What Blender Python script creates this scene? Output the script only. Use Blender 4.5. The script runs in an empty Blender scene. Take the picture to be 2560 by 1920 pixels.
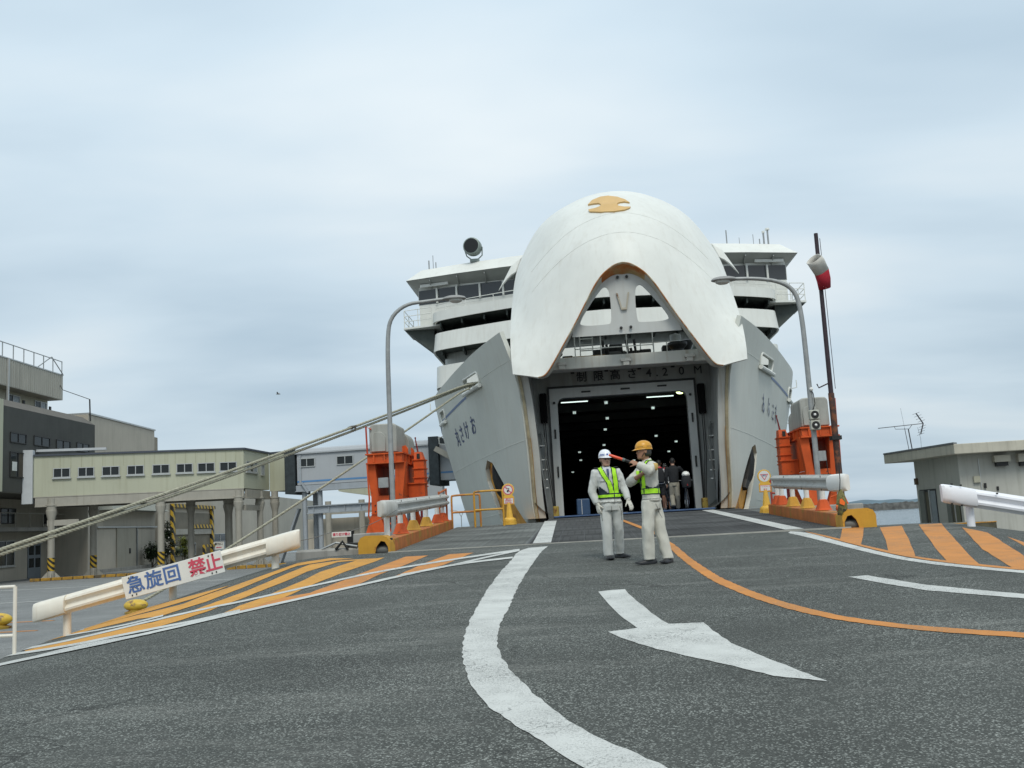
import bpy, bmesh, math, random
from mathutils import Vector, Matrix, Euler, noise as mnoise
from mathutils.geometry import delaunay_2d_cdt
from mathutils.bvhtree import BVHTree
random.seed(7)
R = math.radians
sc = bpy.context.scene
COL = sc.collection

# ---------------------------------------------------------------- camera
FPX, ROLL, HZ, CZ = 2500.0, R(3.2), 1314.0, 1.35      # focal length in photo pixels, roll, horizon row, eye height
PITCH = math.atan((HZ - 960) * math.cos(ROLL) / FPX)
cp, sp_, cr, sr = math.cos(PITCH), math.sin(PITCH), math.cos(ROLL), math.sin(ROLL)
fwd, up0, rt0 = Vector((0, cp, sp_)), Vector((0, -sp_, cp)), Vector((1, 0, 0))
rt, upv = rt0 * cr - up0 * sr, rt0 * sr + up0 * cr
cd = bpy.data.cameras.new('camera'); cam = bpy.data.objects.new('camera', cd); COL.objects.link(cam)
m3 = Matrix((rt, upv, -fwd)).transposed(); cam.matrix_world = Matrix.Translation((0, 0, CZ)) @ m3.to_4x4()
cd.sensor_width = 36; cd.lens = FPX / 2560 * 36; cd.clip_start = 0.1; cd.clip_end = 30000
sc.camera = cam

# ---------------------------------------------------------------- sky, sun, exposure (bright overcast noon)
SUN_EL, SUN_AZ = R(52), R(172)          # azimuth clockwise from +Y
w = bpy.data.worlds.new('World'); sc.world = w; w.use_nodes = True
nt = w.node_tree; N = nt.nodes; L = nt.links; N.clear()
out = N.new('ShaderNodeOutputWorld'); bg = N.new('ShaderNodeBackground'); bg.inputs[1].default_value = 0.1
sky = N.new('ShaderNodeTexSky'); sky.sky_type = 'NISHITA'; sky.sun_disc = False
sky.sun_elevation = SUN_EL; sky.sun_rotation = SUN_AZ; sky.air_density = 1.0; sky.dust_density = 3.0
tc = N.new('ShaderNodeTexCoord'); sep = N.new('ShaderNodeSeparateXYZ'); L.new(tc.outputs['Generated'], sep.inputs[0])
def wm(op, a, b=None, c=None):
    n = N.new('ShaderNodeMath'); n.operation = op
    for i, q in enumerate((a, b, c)):
        if q is None: continue
        if isinstance(q, (int, float)): n.inputs[i].default_value = q
        else: L.new(q, n.inputs[i])
    return n.outputs[0]
den = wm('ADD', wm('MAXIMUM', sep.outputs[2], 0.0), 0.16)      # cloud layer seen from below
px_, py_ = wm('DIVIDE', sep.outputs[0], den), wm('DIVIDE', sep.outputs[1], den)
cmb = N.new('ShaderNodeCombineXYZ'); L.new(px_, cmb.inputs[0]); L.new(py_, cmb.inputs[1])
def wnoise(scale, detail, rough, rot, sx, sy, off):
    mp = N.new('ShaderNodeMapping'); mp.inputs['Rotation'].default_value = (0, 0, R(rot)); mp.inputs['Scale'].default_value = (sx, sy, 1)
    mp.inputs['Location'].default_value = off; L.new(cmb.outputs[0], mp.inputs[0])
    n = N.new('ShaderNodeTexNoise'); n.inputs['Scale'].default_value = scale; n.inputs['Detail'].default_value = detail
    n.inputs['Roughness'].default_value = rough; n.inputs['Distortion'].default_value = 0.25; L.new(mp.outputs[0], n.inputs[0]); return n.outputs[0]
n1 = wnoise(0.62, 2.5, 0.5, 20, 1.0, 1.3, (3.1, 1.7, 0)); n2 = wnoise(1.1, 4, 0.5, 24, 1.0, 1.7, (7.3, 2.2, 3))
mixn = wm('ADD', wm('MULTIPLY', n1, 0.68), wm('MULTIPLY', n2, 0.32))
ramp = N.new('ShaderNodeValToRGB'); L.new(mixn, ramp.inputs[0])
e = ramp.color_ramp.elements
e[0].position = 0.34; e[0].color = (4.35, 5.65, 6.75, 1)
e[1].position = 0.66; e[1].color = (8.1, 8.85, 9.2, 1)
q = e.new(0.50); q.color = (6.2, 7.45, 8.35, 1)
# thicker and greyer towards the horizon, lighter overhead, as an overcast layer is
gr = N.new('ShaderNodeMapRange'); gr.inputs[1].default_value = 0.0; gr.inputs[2].default_value = 0.55
gr.inputs[3].default_value = 0.80; gr.inputs[4].default_value = 1.03; L.new(sep.outputs[2], gr.inputs[0])
sc1 = N.new('ShaderNodeVectorMath'); sc1.operation = 'SCALE'; L.new(ramp.outputs[0], sc1.inputs[0]); L.new(gr.outputs[0], sc1.inputs['Scale'])
mx = N.new('ShaderNodeMix'); mx.data_type = 'RGBA'; mx.inputs[0].default_value = 0.93
L.new(sky.outputs[0], mx.inputs[6]); L.new(sc1.outputs[0], mx.inputs[7]); L.new(mx.outputs[2], bg.inputs[0]); L.new(bg.outputs[0], out.inputs[0])
sd = bpy.data.lights.new('sun', 'SUN'); sd.energy = 1.5; sd.angle = R(20); sd.color = (1, 0.97, 0.88)
sun = bpy.data.objects.new('sun', sd); COL.objects.link(sun)
tosun = Vector((math.sin(SUN_AZ) * math.cos(SUN_EL), math.cos(SUN_AZ) * math.cos(SUN_EL), math.sin(SUN_EL)))
sun.rotation_euler = tosun.to_track_quat('Z', 'Y').to_euler()
vs = sc.view_settings; vs.view_transform = 'Standard'; vs.look = 'None'; vs.exposure = 0.2; vs.gamma = 1.0; vs.use_curve_mapping = False
sc.cycles.use_denoising = True; sc.cycles.max_bounces = 6; sc.cycles.caustics_reflective = False; sc.cycles.caustics_refractive = False

# ---------------------------------------------------------------- helpers
def at(u, v, Y):
    "world point at depth Y on the line of sight of photo pixel (u, v)"
    x, y = (u - 1280) / FPX, -(v - 960) / FPX
    d = fwd + rt * x + upv * y
    return Vector((0, 0, CZ)) + d * (Y / d.y)
def softplus(t, k): return math.log1p(math.exp(min(t / k, 60))) * k
def gz(x, y):
    "height of the asphalt ramp that climbs to the link span and rolls off to both sides"
    z = 0.0528 * softplus(y - 2.2, 0.7) - 0.27 * softplus(-4.45 - x, 0.28) - 0.34 * softplus(x - 8.85, 0.30)
    return max(z, -0.46)
def gp(u, v):
    "plan position where the line of sight of pixel (u, v) meets the ramp surface"
    x, y = (u - 1280) / FPX, -(v - 960) / FPX
    d = fwd + rt * x + upv * y; kx, kz = d.x / d.y, d.z / d.y; yy = 2.0
    while yy <= 20.12:
        if CZ + kz * yy <= gz(kx * yy, yy):
            lo, hi = max(yy - 0.12, 0.5), yy
            for _ in range(10):
                mid = (lo + hi) / 2
                if CZ + kz * mid <= gz(kx * mid, mid): hi = mid
                else: lo = mid
            return Vector((kx * hi, hi))
        yy += 0.12
    return Vector((kx * 20.12, 20.12))

MATS = {}
def M(name, col, rough=0.6, var=0.12, scale=2.5, bump=0.0, bscale=60, metal=0.0, streak=0.0, scol=(0.05, 0.045, 0.035), rust=0.0, rcol=(0.16, 0.055, 0.02), rscale=6, emit=0.0, spec=0.4, vor=0.0, coat=0.0, trans=0.0):
    if name in MATS: return MATS[name]
    m = bpy.data.materials.new(name); m.use_nodes = True; t = m.node_tree; n = t.nodes; l = t.links
    b = n['Principled BSDF']; b.inputs['Roughness'].default_value = rough; b.inputs['Metallic'].default_value = metal
    b.inputs['Specular IOR Level'].default_value = spec
    if coat: b.inputs['Coat Weight'].default_value = coat
    if trans: b.inputs['Transmission Weight'].default_value = trans
    col = tuple(col) + (1,)
    tcn = n.new('ShaderNodeTexCoord'); geo = n.new('ShaderNodeNewGeometry'); P = geo.outputs['Position']
    def noise(sc_, det=4, vec=None, rgh=0.6):
        k = n.new('ShaderNodeTexNoise'); k.inputs['Scale'].default_value = sc_; k.inputs['Detail'].default_value = det; k.inputs['Roughness'].default_value = rgh
        l.new(vec or P, k.inputs[0]); return k.outputs[0]
    def mrange(v, a, b2, c, d):
        k = n.new('ShaderNodeMapRange'); k.inputs[1].default_value = a; k.inputs[2].default_value = b2; k.inputs[3].default_value = c; k.inputs[4].default_value = d
        l.new(v, k.inputs[0]); return k.outputs[0]
    def mix(f, a, b2, bt='MIX'):
        k = n.new('ShaderNodeMix'); k.data_type = 'RGBA'; k.blend_type = bt
        for i, q_ in ((0, f), (6, a), (7, b2)):
            if isinstance(q_, (int, float)): k.inputs[i].default_value = q_
            elif isinstance(q_, tuple): k.inputs[i].default_value = q_ if len(q_) == 4 else q_ + (1,)
            else: l.new(q_, k.inputs[i])
        return k.outputs[2]
    c = col
    if var:
        lo = tuple(x * (1 - var) for x in col[:3]) + (1,); hi = tuple(min(1, x * (1 + var)) for x in col[:3]) + (1,)
        c = mix(mrange(noise(scale), 0.3, 0.7, 0, 1), lo, hi)
    if streak:
        mp = n.new('ShaderNodeMapping'); mp.inputs['Scale'].default_value = (3.2, 3.2, 0.16); l.new(P, mp.inputs[0])
        f = mrange(noise(1.6, 5, mp.outputs[0]), 0.5, 0.78, 0, streak); c = mix(f, c, tuple(scol) + (1,))
    if rust:
        f = mrange(noise(rscale, 6), 0.66 - rust * 0.25, 0.74 - rust * 0.2, 0, 1); c = mix(f, c, tuple(rcol) + (1,))
    if vor:
        f = mrange(noise(bscale, 2), 0.56, 0.64, 0, vor); c = mix(f, c, tuple(min(1, x * 3.2 + 0.05) for x in col[:3]) + (1,))
    if isinstance(c, tuple): b.inputs['Base Color'].default_value = c
    else: l.new(c, b.inputs['Base Color'])
    if bump:
        k = n.new('ShaderNodeBump'); k.inputs['Strength'].default_value = bump; k.inputs['Distance'].default_value = 0.01; l.new(noise(bscale, 3), k.inputs['Height']); l.new(k.outputs[0], b.inputs['Normal'])
    if emit:
        b.inputs['Emission Color'].default_value = col; b.inputs['Emission Strength'].default_value = emit
    MATS[name] = m; return m

class MB:
    def __init__(s): s.v, s.f, s.m, s.k = [], [], [], 0
    def add(s, vs_, fs):
        o = len(s.v); s.v += [tuple(q) for q in vs_]; s.f += [tuple(i + o for i in f) for f in fs]; s.m += [s.k] * len(fs); return s
    def box(s, c, d, rz=0.0, rot=None):
        c = Vector(c); M_ = rot if rot is not None else Matrix.Rotation(rz, 3, 'Z'); h = Vector(d) / 2
        vv = [c + M_ @ Vector((sx * h.x, sy * h.y, sz * h.z)) for sx in (-1, 1) for sy in (-1, 1) for sz in (-1, 1)]
        return s.add(vv, [(0, 1, 3, 2), (4, 6, 7, 5), (0, 4, 5, 1), (2, 3, 7, 6), (0, 2, 6, 4), (1, 5, 7, 3)])
    def b2(s, x0, x1, y0, y1, z0, z1): return s.box(((x0 + x1) / 2, (y0 + y1) / 2, (z0 + z1) / 2), (abs(x1 - x0), abs(y1 - y0), abs(z1 - z0)))
    def bar(s, a, b, w_, h_, up=(0, 0, 1)):
        a, b = Vector(a), Vector(b); d = (b - a); ln = d.length; d.normalize(); u = Vector(up)
        if abs(d.dot(u)) > 0.98: u = Vector((0, 1, 0))
        x = d.cross(u).normalized(); z = x.cross(d); return s.box((a + b) / 2, (w_, ln, h_), rot=Matrix((x, d, z)).transposed())
    def ring(s, c, x, y, r, n):
        return [Vector(c) + x * (math.cos(2 * math.pi * i / n) * r) + y * (math.sin(2 * math.pi * i / n) * r) for i in range(n)]
    def loft(s, rings, closed=True, cap=True):
        n = len(rings[0]); vv = [p for r in rings for p in r]; fs = []
        for j in range(len(rings) - 1):
            for i in range(n if closed else n - 1):
                k = (i + 1) % n; fs.append((j * n + i, j * n + k, (j + 1) * n + k, (j + 1) * n + i))
        if cap and closed: fs += [tuple(range(n))[::-1], tuple((len(rings) - 1) * n + i for i in range(n))]
        return s.add(vv, fs)
    def tube(s, pts, r, n=8, cap=True):
        pts = [Vector(p) for p in pts]; rs = r if isinstance(r, (list, tuple)) else [r] * len(pts); rings = []; x = None
        for i, p in enumerate(pts):
            d = (pts[min(i + 1, len(pts) - 1)] - pts[max(i - 1, 0)]).normalized()
            if x is None:
                a = Vector((0, 0, 1)) if abs(d.z) < 0.9 else Vector((1, 0, 0)); x = a.cross(d).normalized()
            else: x = (x - d * x.dot(d)).normalized()
            rings.append(s.ring(p, x, d.cross(x), rs[i], n))
        return s.loft(rings, True, cap)
    def prism(s, poly, vec):
        n = len(poly); vec = Vector(vec); a = [Vector(p) for p in poly]; vv = a + [p + vec for p in a]
        return s.add(vv, [tuple(range(n))[::-1], tuple(range(n, 2 * n))] + [(i, (i + 1) % n, n + (i + 1) % n, n + i) for i in range(n)])
    def lathe(s, prof, n=16, c=(0, 0, 0), M_=None):
        rings = []
        for r, z in prof:
            ring = [Vector((math.cos(2 * math.pi * i / n) * r, math.sin(2 * math.pi * i / n) * r, z)) for i in range(n)]
            rings.append([(M_ @ q if M_ else q) + Vector(c) for q in ring])
        return s.loft(rings)
    def ball(s, c, r, n=10, sq=(1, 1, 1)):
        prof = [(math.sin(math.pi * (i + 0.02) / (n * 1.0 + 0.04)) * r, -math.cos(math.pi * (i + 0.02) / (n + 0.04)) * r) for i in range(n + 1)]
        return s.lathe(prof, n + 2, c, Matrix.Diagonal(sq))
    def grid(s, rows): return s.loft(rows, False, False)
    def build(s, name, mat, parent=None, bev=0.0, smooth=False, seg=1, **pr):
        me = bpy.data.meshes.new(name); me.from_pydata(s.v, [], s.f)
        ms = mat if isinstance(mat, (list, tuple)) else [mat]
        for q_ in ms: me.materials.append(q_)
        if len(ms) > 1: me.polygons.foreach_set('material_index', s.m)
        bm = bmesh.new(); bm.from_mesh(me); bmesh.ops.recalc_face_normals(bm, faces=bm.faces); bm.to_mesh(me); bm.free()
        if smooth: me.polygons.foreach_set('use_smooth', [True] * len(me.polygons)); 
        if smooth and smooth != 'full': me.set_sharp_from_angle(angle=R(40))
        o = bpy.data.objects.new(name, me); COL.objects.link(o)
        if parent: o.parent = parent
        if bev:
            bv = o.modifiers.new('bevel', 'BEVEL'); bv.width = bev; bv.segments = seg; bv.limit_method = 'ANGLE'; bv.angle_limit = R(35)
        for k_, v_ in pr.items(): o[k_] = v_
        return o
def thing(name, label, cat, loc=(0, 0, 0), rz=0.0, group=None):
    o = bpy.data.objects.new(name, None); COL.objects.link(o); o.location = loc; o.rotation_euler = (0, 0, rz); o.empty_display_size = 0.2
    o['label'] = label; o['category'] = cat
    if group: o['group'] = group
    return o
def copy_tree(o, parent=None):
    c = o.copy(); COL.objects.link(c); c.parent = parent
    for ch in list(o.children): copy_tree(ch, c)
    return c
def bake(o, name=None):
    "apply the modifiers of an object into its mesh"
    dg = bpy.context.evaluated_depsgraph_get(); dg.update(); me = bpy.data.meshes.new_from_object(o.evaluated_get(dg)); o.modifiers.clear()
    old = o.data; o.data = me; me.name = name or o.name
    return o
def text_mesh(body, size=1.0, bold=0.0, extrude=0.002, spacing=1.0, res=3):
    cu = bpy.data.curves.new('t', 'FONT'); cu.body = body; cu.size = size; cu.offset = bold; cu.extrude = extrude; cu.align_x = 'CENTER'; cu.align_y = 'CENTER'; cu.space_character = spacing; cu.resolution_u = res
    o = bpy.data.objects.new('t', cu); COL.objects.link(o); dg = bpy.context.evaluated_depsgraph_get(); dg.update()
    me = bpy.data.meshes.new_from_object(o.evaluated_get(dg)); bpy.data.objects.remove(o); bpy.data.curves.remove(cu); return me
def text(name, body, size, mat, parent, loc, xdir, zdir, bold=0.0, spacing=1.0, extrude=0.002, sx=1.0):
    "lettering: xdir = reading direction, zdir = up on the surface"
    me = text_mesh(body, size, bold, extrude, spacing); me.materials.clear(); me.materials.append(mat)
    o = bpy.data.objects.new(name, me); COL.objects.link(o)
    x = Vector(xdir).normalized(); z = Vector(zdir).normalized(); nrm = x.cross(z)
    o.parent = parent; mm = Matrix((x * sx, z, nrm)).transposed().to_4x4(); o.matrix_local = Matrix.Translation(loc) @ mm; return o
def arc(cx, cy, r, a0, a1, n): return [(cx + r * math.cos(R(a0 + (a1 - a0) * i / n)), cy + r * math.sin(R(a0 + (a1 - a0) * i / n))) for i in range(n + 1)]
def chaikin(p, it=2, closed=True):
    p = [Vector(q) for q in p]
    for _ in range(it):
        o = []; n = len(p)
        for i in range(n if closed else n - 1):
            a, b = p[i], p[(i + 1) % n]; o += [a * 0.75 + b * 0.25, a * 0.25 + b * 0.75]
        p = o if closed else [p[0]] + o + [p[-1]]
    return p
def polymesh(outer, holes=(), fn=None, thick=0.0, step=0.0):
    "triangulated plate with holes from 2-D outlines; fn maps (a,b) to 3-D; returns verts, faces"
    pts, edges = [], []
    def ins(poly, x, y):
        c = False; n = len(poly); j = n - 1
        for i in range(n):
            if (poly[i][1] > y) != (poly[j][1] > y) and x < (poly[j][0] - poly[i][0]) * (y - poly[i][1]) / (poly[j][1] - poly[i][1]) + poly[i][0]: c = not c
            j = i
        return c
    for lp in [outer] + list(holes):
        o = len(pts)
        if step:
            d = []
            for i in range(len(lp)):
                a, b = Vector(lp[i][:2]), Vector(lp[(i + 1) % len(lp)][:2]); k = max(1, int((b - a).length / step))
                d += [a.lerp(b, j / k) for j in range(k)]
            lp = d
        pts += [Vector(q[:2]) for q in lp]; edges += [(o + i, o + (i + 1) % len(lp)) for i in range(len(lp))]
    if step:
        xs = [p[0] for p in outer]; ys = [p[1] for p in outer]
        x = min(xs) + step / 2
        while x < max(xs):
            y = min(ys) + step / 2
            while y < max(ys):
                if ins(outer, x, y) and not any(ins(h, x, y) for h in holes): pts.append(Vector((x, y)))
                y += step
            x += step
    v, _, f, _, _, _ = delaunay_2d_cdt(pts, edges, [], 0, 1e-5)
    ff = []
    for t in f:
        cx = sum(v[i][0] for i in t) / len(t); cy = sum(v[i][1] for i in t) / len(t)
        if ins(outer, cx, cy) and not any(ins(h, cx, cy) for h in holes): ff.append(tuple(t))
    return [fn(q[0], q[1]) if fn else (q[0], q[1], 0) for q in v], ff
# ---------------------------------------------------------------- surfaces
def asphalt(name, base, worn=(0.16, 0.16, 0.15), wornamt=0.5, agg=1.0):
    m = bpy.data.materials.new(name); m.use_nodes = True; t = m.node_tree; n = t.nodes; l = t.links; b = n['Principled BSDF']
    geo = n.new('ShaderNodeNewGeometry'); P = geo.outputs['Position']
    def nz(s_, d=4, r=0.6, v=None):
        k = n.new('ShaderNodeTexNoise'); k.inputs['Scale'].default_value = s_; k.inputs['Detail'].default_value = d; k.inputs['Roughness'].default_value = r; l.new(v or P, k.inputs[0]); return k.outputs[0]
    def mr(v, a, b2, c, d):
        k = n.new('ShaderNodeMapRange'); k.inputs[1].default_value = a; k.inputs[2].default_value = b2; k.inputs[3].default_value = c; k.inputs[4].default_value = d; l.new(v, k.inputs[0]); return k.outputs[0]
    def mix(f, a, b2):
        k = n.new('ShaderNodeMix'); k.data_type = 'RGBA'
        for i, q_ in ((0, f), (6, a), (7, b2)):
            if isinstance(q_, (int, float)): k.inputs[i].default_value = q_
            elif isinstance(q_, tuple): k.inputs[i].default_value = q_ + (1,)
            else: l.new(q_, k.inputs[i])
        return k.outputs[2]
    def mul(a, b2):
        k = n.new('ShaderNodeMath'); k.operation = 'MULTIPLY'
        for i, q_ in ((0, a), (1, b2)):
            if isinstance(q_, (int, float)): k.inputs[i].default_value = q_
            else: l.new(q_, k.inputs[i])
        return k.outputs[0]
    c = mix(mr(nz(0.55, 5), 0.32, 0.7, 0, 1), tuple(x * 0.82 for x in base), tuple(x * 1.2 for x in base))
    vo = n.new('ShaderNodeTexVoronoi'); vo.inputs['Scale'].default_value = 105; l.new(P, vo.inputs['Vector'])
    sp2 = n.new('ShaderNodeSeparateColor'); l.new(vo.outputs['Color'], sp2.inputs[0])
    c = mix(mul(mr(sp2.outputs[0], 0.78, 0.86, 0, agg), mr(nz(0.9, 3), 0.3, 0.62, 0.35, 1.0)), c, tuple(min(1, x * 3.6 + 0.04) for x in base))
    c = mix(mul(mr(sp2.outputs[1], 0.7, 0.9, 0, 0.7), 1.0), c, tuple(x * 0.45 for x in base))
    mp = n.new('ShaderNodeMapping'); mp.inputs['Scale'].default_value = (0.35, 1.6, 1); mp.inputs['Rotation'].default_value = (0, 0, R(-3)); l.new(P, mp.inputs[0])
    c = mix(mul(mr(nz(1.1, 6, 0.65, mp.outputs[0]), 0.52, 0.72, 0, wornamt), mr(nz(38, 4, 0.75), 0.42, 0.6, 0, 1)), c, worn)
    mp2 = n.new('ShaderNodeMapping'); mp2.inputs['Scale'].default_value = (0.10, 0.9, 1); mp2.inputs['Rotation'].default_value = (0, 0, R(4)); l.new(P, mp2.inputs[0])
    c = mix(mr(nz(0.9, 4, 0.55, mp2.outputs[0]), 0.56, 0.74, 0, 0.3), c, tuple(x * 0.66 for x in base))      # oil and tyre bands
    wv = n.new('ShaderNodeVectorMath'); wv.operation = 'ADD'; kn_ = n.new('ShaderNodeTexNoise'); kn_.inputs['Scale'].default_value = 1.6; kn_.inputs['Detail'].default_value = 5; l.new(P, kn_.inputs[0]); l.new(P, wv.inputs[0]); l.new(kn_.outputs['Color'], wv.inputs[1])
    ve = n.new('ShaderNodeTexVoronoi'); ve.feature = 'DISTANCE_TO_EDGE'; ve.inputs['Scale'].default_value = 0.32; l.new(wv.outputs[0], ve.inputs['Vector'])
    c = mix(mul(mr(ve.outputs['Distance'], 0.0, 0.006, 0.75, 0), mr(nz(0.45, 2), 0.47, 0.56, 0, 1)), c, tuple(x * 0.3 for x in base))      # cracks
    l.new(c, b.inputs['Base Color']); b.inputs['Roughness'].default_value = 0.86; b.inputs['Specular IOR Level'].default_value = 0.25
    bp = n.new('ShaderNodeBump'); bp.inputs['Strength'].default_value = 0.55; bp.inputs['Distance'].default_value = 0.008; l.new(vo.outputs['Distance'], bp.inputs['Height']); l.new(bp.outputs[0], b.inputs['Normal'])
    return m
def paint(name, col, under=(0.075, 0.077, 0.075), wear=0.5):
    m = bpy.data.materials.new(name); m.use_nodes = True; t = m.node_tree; n = t.nodes; l = t.links; b = n['Principled BSDF']
    P = n.new('ShaderNodeNewGeometry').outputs['Position']
    def nz(s_, d=4, r=0.6):
        k = n.new('ShaderNodeTexNoise'); k.inputs['Scale'].default_value = s_; k.inputs['Detail'].default_value = d; k.inputs['Roughness'].default_value = r; l.new(P, k.inputs[0]); return k.outputs[0]
    def mr(v, a, b2, c, d):
        k = n.new('ShaderNodeMapRange'); k.inputs[1].default_value = a; k.inputs[2].default_value = b2; k.inputs[3].default_value = c; k.inputs[4].default_value = d; l.new(v, k.inputs[0]); return k.outputs[0]
    def mix(f, a, b2):
        k = n.new('ShaderNodeMix'); k.data_type = 'RGBA'
        for i, q_ in ((0, f), (6, a), (7, b2)):
            if isinstance(q_, (int, float)): k.inputs[i].default_value = q_
            elif isinstance(q_, tuple): k.inputs[i].default_value = q_ + (1,)
            else: l.new(q_, k.inputs[i])
        return k.outputs[2]
    c = mix(mr(nz(3, 5), 0.3, 0.7, 0, 1), tuple(x * 0.86 for x in col), tuple(min(1, x * 1.06) for x in col))
    k = n.new('ShaderNodeMath'); k.operation = 'MULTIPLY'; l.new(mr(nz(1.3, 5, 0.7), 0.42, 0.66, 0.12, 1), k.inputs[0]); l.new(mr(nz(70, 4, 0.8), 0.56 - 0.1 * wear, 0.66 - 0.1 * wear, 0, 1), k.inputs[1])
    c = mix(k.outputs[0], c, under)
    vo = n.new('ShaderNodeTexVoronoi'); vo.feature = 'DISTANCE_TO_EDGE'; vo.inputs['Scale'].default_value = 1.1; vo.inputs['Randomness'].default_value = 1
    wv = n.new('ShaderNodeVectorMath'); wv.operation = 'ADD'; kk = n.new('ShaderNodeTexNoise'); kk.inputs['Scale'].default_value = 4; kk.inputs['Detail'].default_value = 4; l.new(P, kk.inputs[0]); l.new(P, wv.inputs[0]); l.new(kk.outputs['Color'], wv.inputs[1]); l.new(wv.outputs[0], vo.inputs['Vector'])
    k2 = n.new('ShaderNodeMath'); k2.operation = 'MULTIPLY'; l.new(mr(vo.outputs['Distance'], 0.0, 0.012, 0.8, 0), k2.inputs[0]); l.new(mr(nz(0.8, 2), 0.5, 0.6, 0, 1), k2.inputs[1])
    c = mix(k2.outputs[0], c, tuple(x * 0.8 for x in under))
    l.new(c, b.inputs['Base Color']); b.inputs['Roughness'].default_value = 0.75; b.inputs['Specular IOR Level'].default_value = 0.3
    bp = n.new('ShaderNodeBump'); bp.inputs['Strength'].default_value = 0.3; bp.inputs['Distance'].default_value = 0.005; l.new(nz(85, 3), bp.inputs['Height']); l.new(bp.outputs[0], b.inputs['Normal'])
    return m
ASPH = asphalt('ramp asphalt', (0.072, 0.076, 0.069), (0.28, 0.28, 0.255), 0.8, 1.0)
QUAY = asphalt('quay concrete', (0.20, 0.205, 0.20), (0.30, 0.30, 0.29), 0.5, 0.25)
WPAINT = paint('white road paint', (0.57, 0.575, 0.545), wear=0.65)
OPAINT = paint('orange road paint', (0.58, 0.235, 0.055), under=(0.20, 0.15, 0.10), wear=0.8)
YPAINT = paint('yellow orange road paint', (0.62, 0.30, 0.05), wear=0.45)
CONC = M('concrete', (0.30, 0.29, 0.265), 0.85, 0.2, 1.2, 0.3, 40, streak=0.5)

# ---------------------------------------------------------------- ground
b = MB()
def slab(poly, z0=-3.5, z1=-0.4): b.prism([(x, y, z0) for x, y in poly], (0, 0, z1 - z0))
slab([(-400, -150), (400, -150), (400, 20.25), (7.7, 20.25), (-3.3, 20.25), (-400, 20.25)])
slab([(-400, 20.25), (-3.3, 20.25), (-3.3, 33.5), (-5.6, 35.5), (-5.6, 125), (-400, 125)])
slab([(7.7, 20.25), (400, 20.25), (400, 73), (16.8, 73), (16.8, 36), (7.7, 33)])
b.build('quay_ground', QUAY, kind='structure')
rows = []
ys = [-8 + 0.2 * i for i in range(141)] + [20.22]; xs = [-13.2 + 0.2 * i for i in range(146)]
for y in ys: rows.append([(x, y, gz(x, y)) for x in xs])
rows.append([(x, 20.23, -0.5) for x in xs])
ROAD = MB().grid(rows).build('ramp_road', ASPH, smooth=True, kind='structure')
def dense_px(pl, closed, step=14.0):
    o = []; n_ = len(pl)
    for i in range(n_ if closed else n_ - 1):
        a, c = Vector(pl[i]), Vector(pl[(i + 1) % n_]); k_ = max(1, int((c - a).length / step)); o += [a.lerp(c, j / k_) for j in range(k_)]
    return o if closed else o + [Vector(pl[-1])]
def mark(name, pts, mat, lift=0.005, step=0.3):
    poly = [gp(*p) for p in dense_px(pts, True)]; cl = []
    for p in poly:
        if not cl or (p - cl[-1]).length > 0.03: cl.append(p + Vector((random.uniform(-.008, .008), random.uniform(-.008, .008))))
    v, f = polymesh(cl, fn=lambda x, y: (x, y, gz(x, y) + lift), step=0.0 if step == 0 else step)
    return MB().add(v, f).build(name, mat, ROAD, smooth='full')
def strip(name, a, b_, mat, lift=0.005, n_=150):
    "a painted band between two edge polylines (pixel lists), with ragged hand-rolled edges"
    def res(pl):
        p = chaikin([(q_[0], q_[1], 0) for q_ in pl], 2, False); g_ = [gp(q_.x, q_.y) for q_ in dense_px([(q_.x, q_.y) for q_ in p], False)]; ln = [0.0]
        for i in range(1, len(g_)): ln.append(ln[-1] + (g_[i] - g_[i - 1]).length)
        o = []; j = 0
        for k in range(n_ + 1):
            t = ln[-1] * k / n_
            while j < len(ln) - 2 and ln[j + 1] < t: j += 1
            o.append(g_[j].lerp(g_[j + 1], min(1, (t - ln[j]) / max(1e-6, ln[j + 1] - ln[j]))))
        return o
    A, B = res(a), res(b_); rw = []
    for i in range(n_ + 1):
        wd = max(0.04, (A[i] - B[i]).length); r0, r1 = random.uniform(-.011, .011) / wd, random.uniform(-.011, .011) / wd
        rw.append([(lambda c: (c.x, c.y, gz(c.x, c.y) + lift))(A[i].lerp(B[i], t + (r0 if t == 0 else r1 if t == 1 else 0))) for t in (0, 0.25, 0.5, 0.75, 1)])
    return MB().grid(rw).build(name, mat, ROAD, smooth='full')
strip('white_line', [(1322, 1370), (1293, 1380), (1284, 1395), (1234, 1450), (1187, 1527), (1164, 1574), (1155, 1621), (1158, 1662), (1181, 1721), (1222, 1768), (1260, 1794), (1300, 1821), (1372, 1868), (1454, 1920), (1640, 2040)],
      [(1371, 1366), (1354, 1378), (1319, 1427), (1295, 1468), (1269, 1527), (1252, 1555), (1240, 1597), (1249, 1638), (1286, 1691), (1366, 1762), (1419, 1803), (1507, 1853), (1589, 1885), (1665, 1920), (1850, 1990)], WPAINT)
mark('lane_arrow', [(1495, 1480), (1530, 1476), (1561, 1474), (1583, 1495), (1607, 1515), (1640, 1541), (1671, 1561), (1760, 1557), (1783, 1577), (1830, 1609), (1906, 1641), (1990, 1674), (2068, 1705), (1936, 1691), (1789, 1656), (1642, 1624), (1570, 1602), (1519, 1581), (1595, 1571), (1560, 1548), (1536, 1527), (1510, 1498)], WPAINT, step=0.25)
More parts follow.
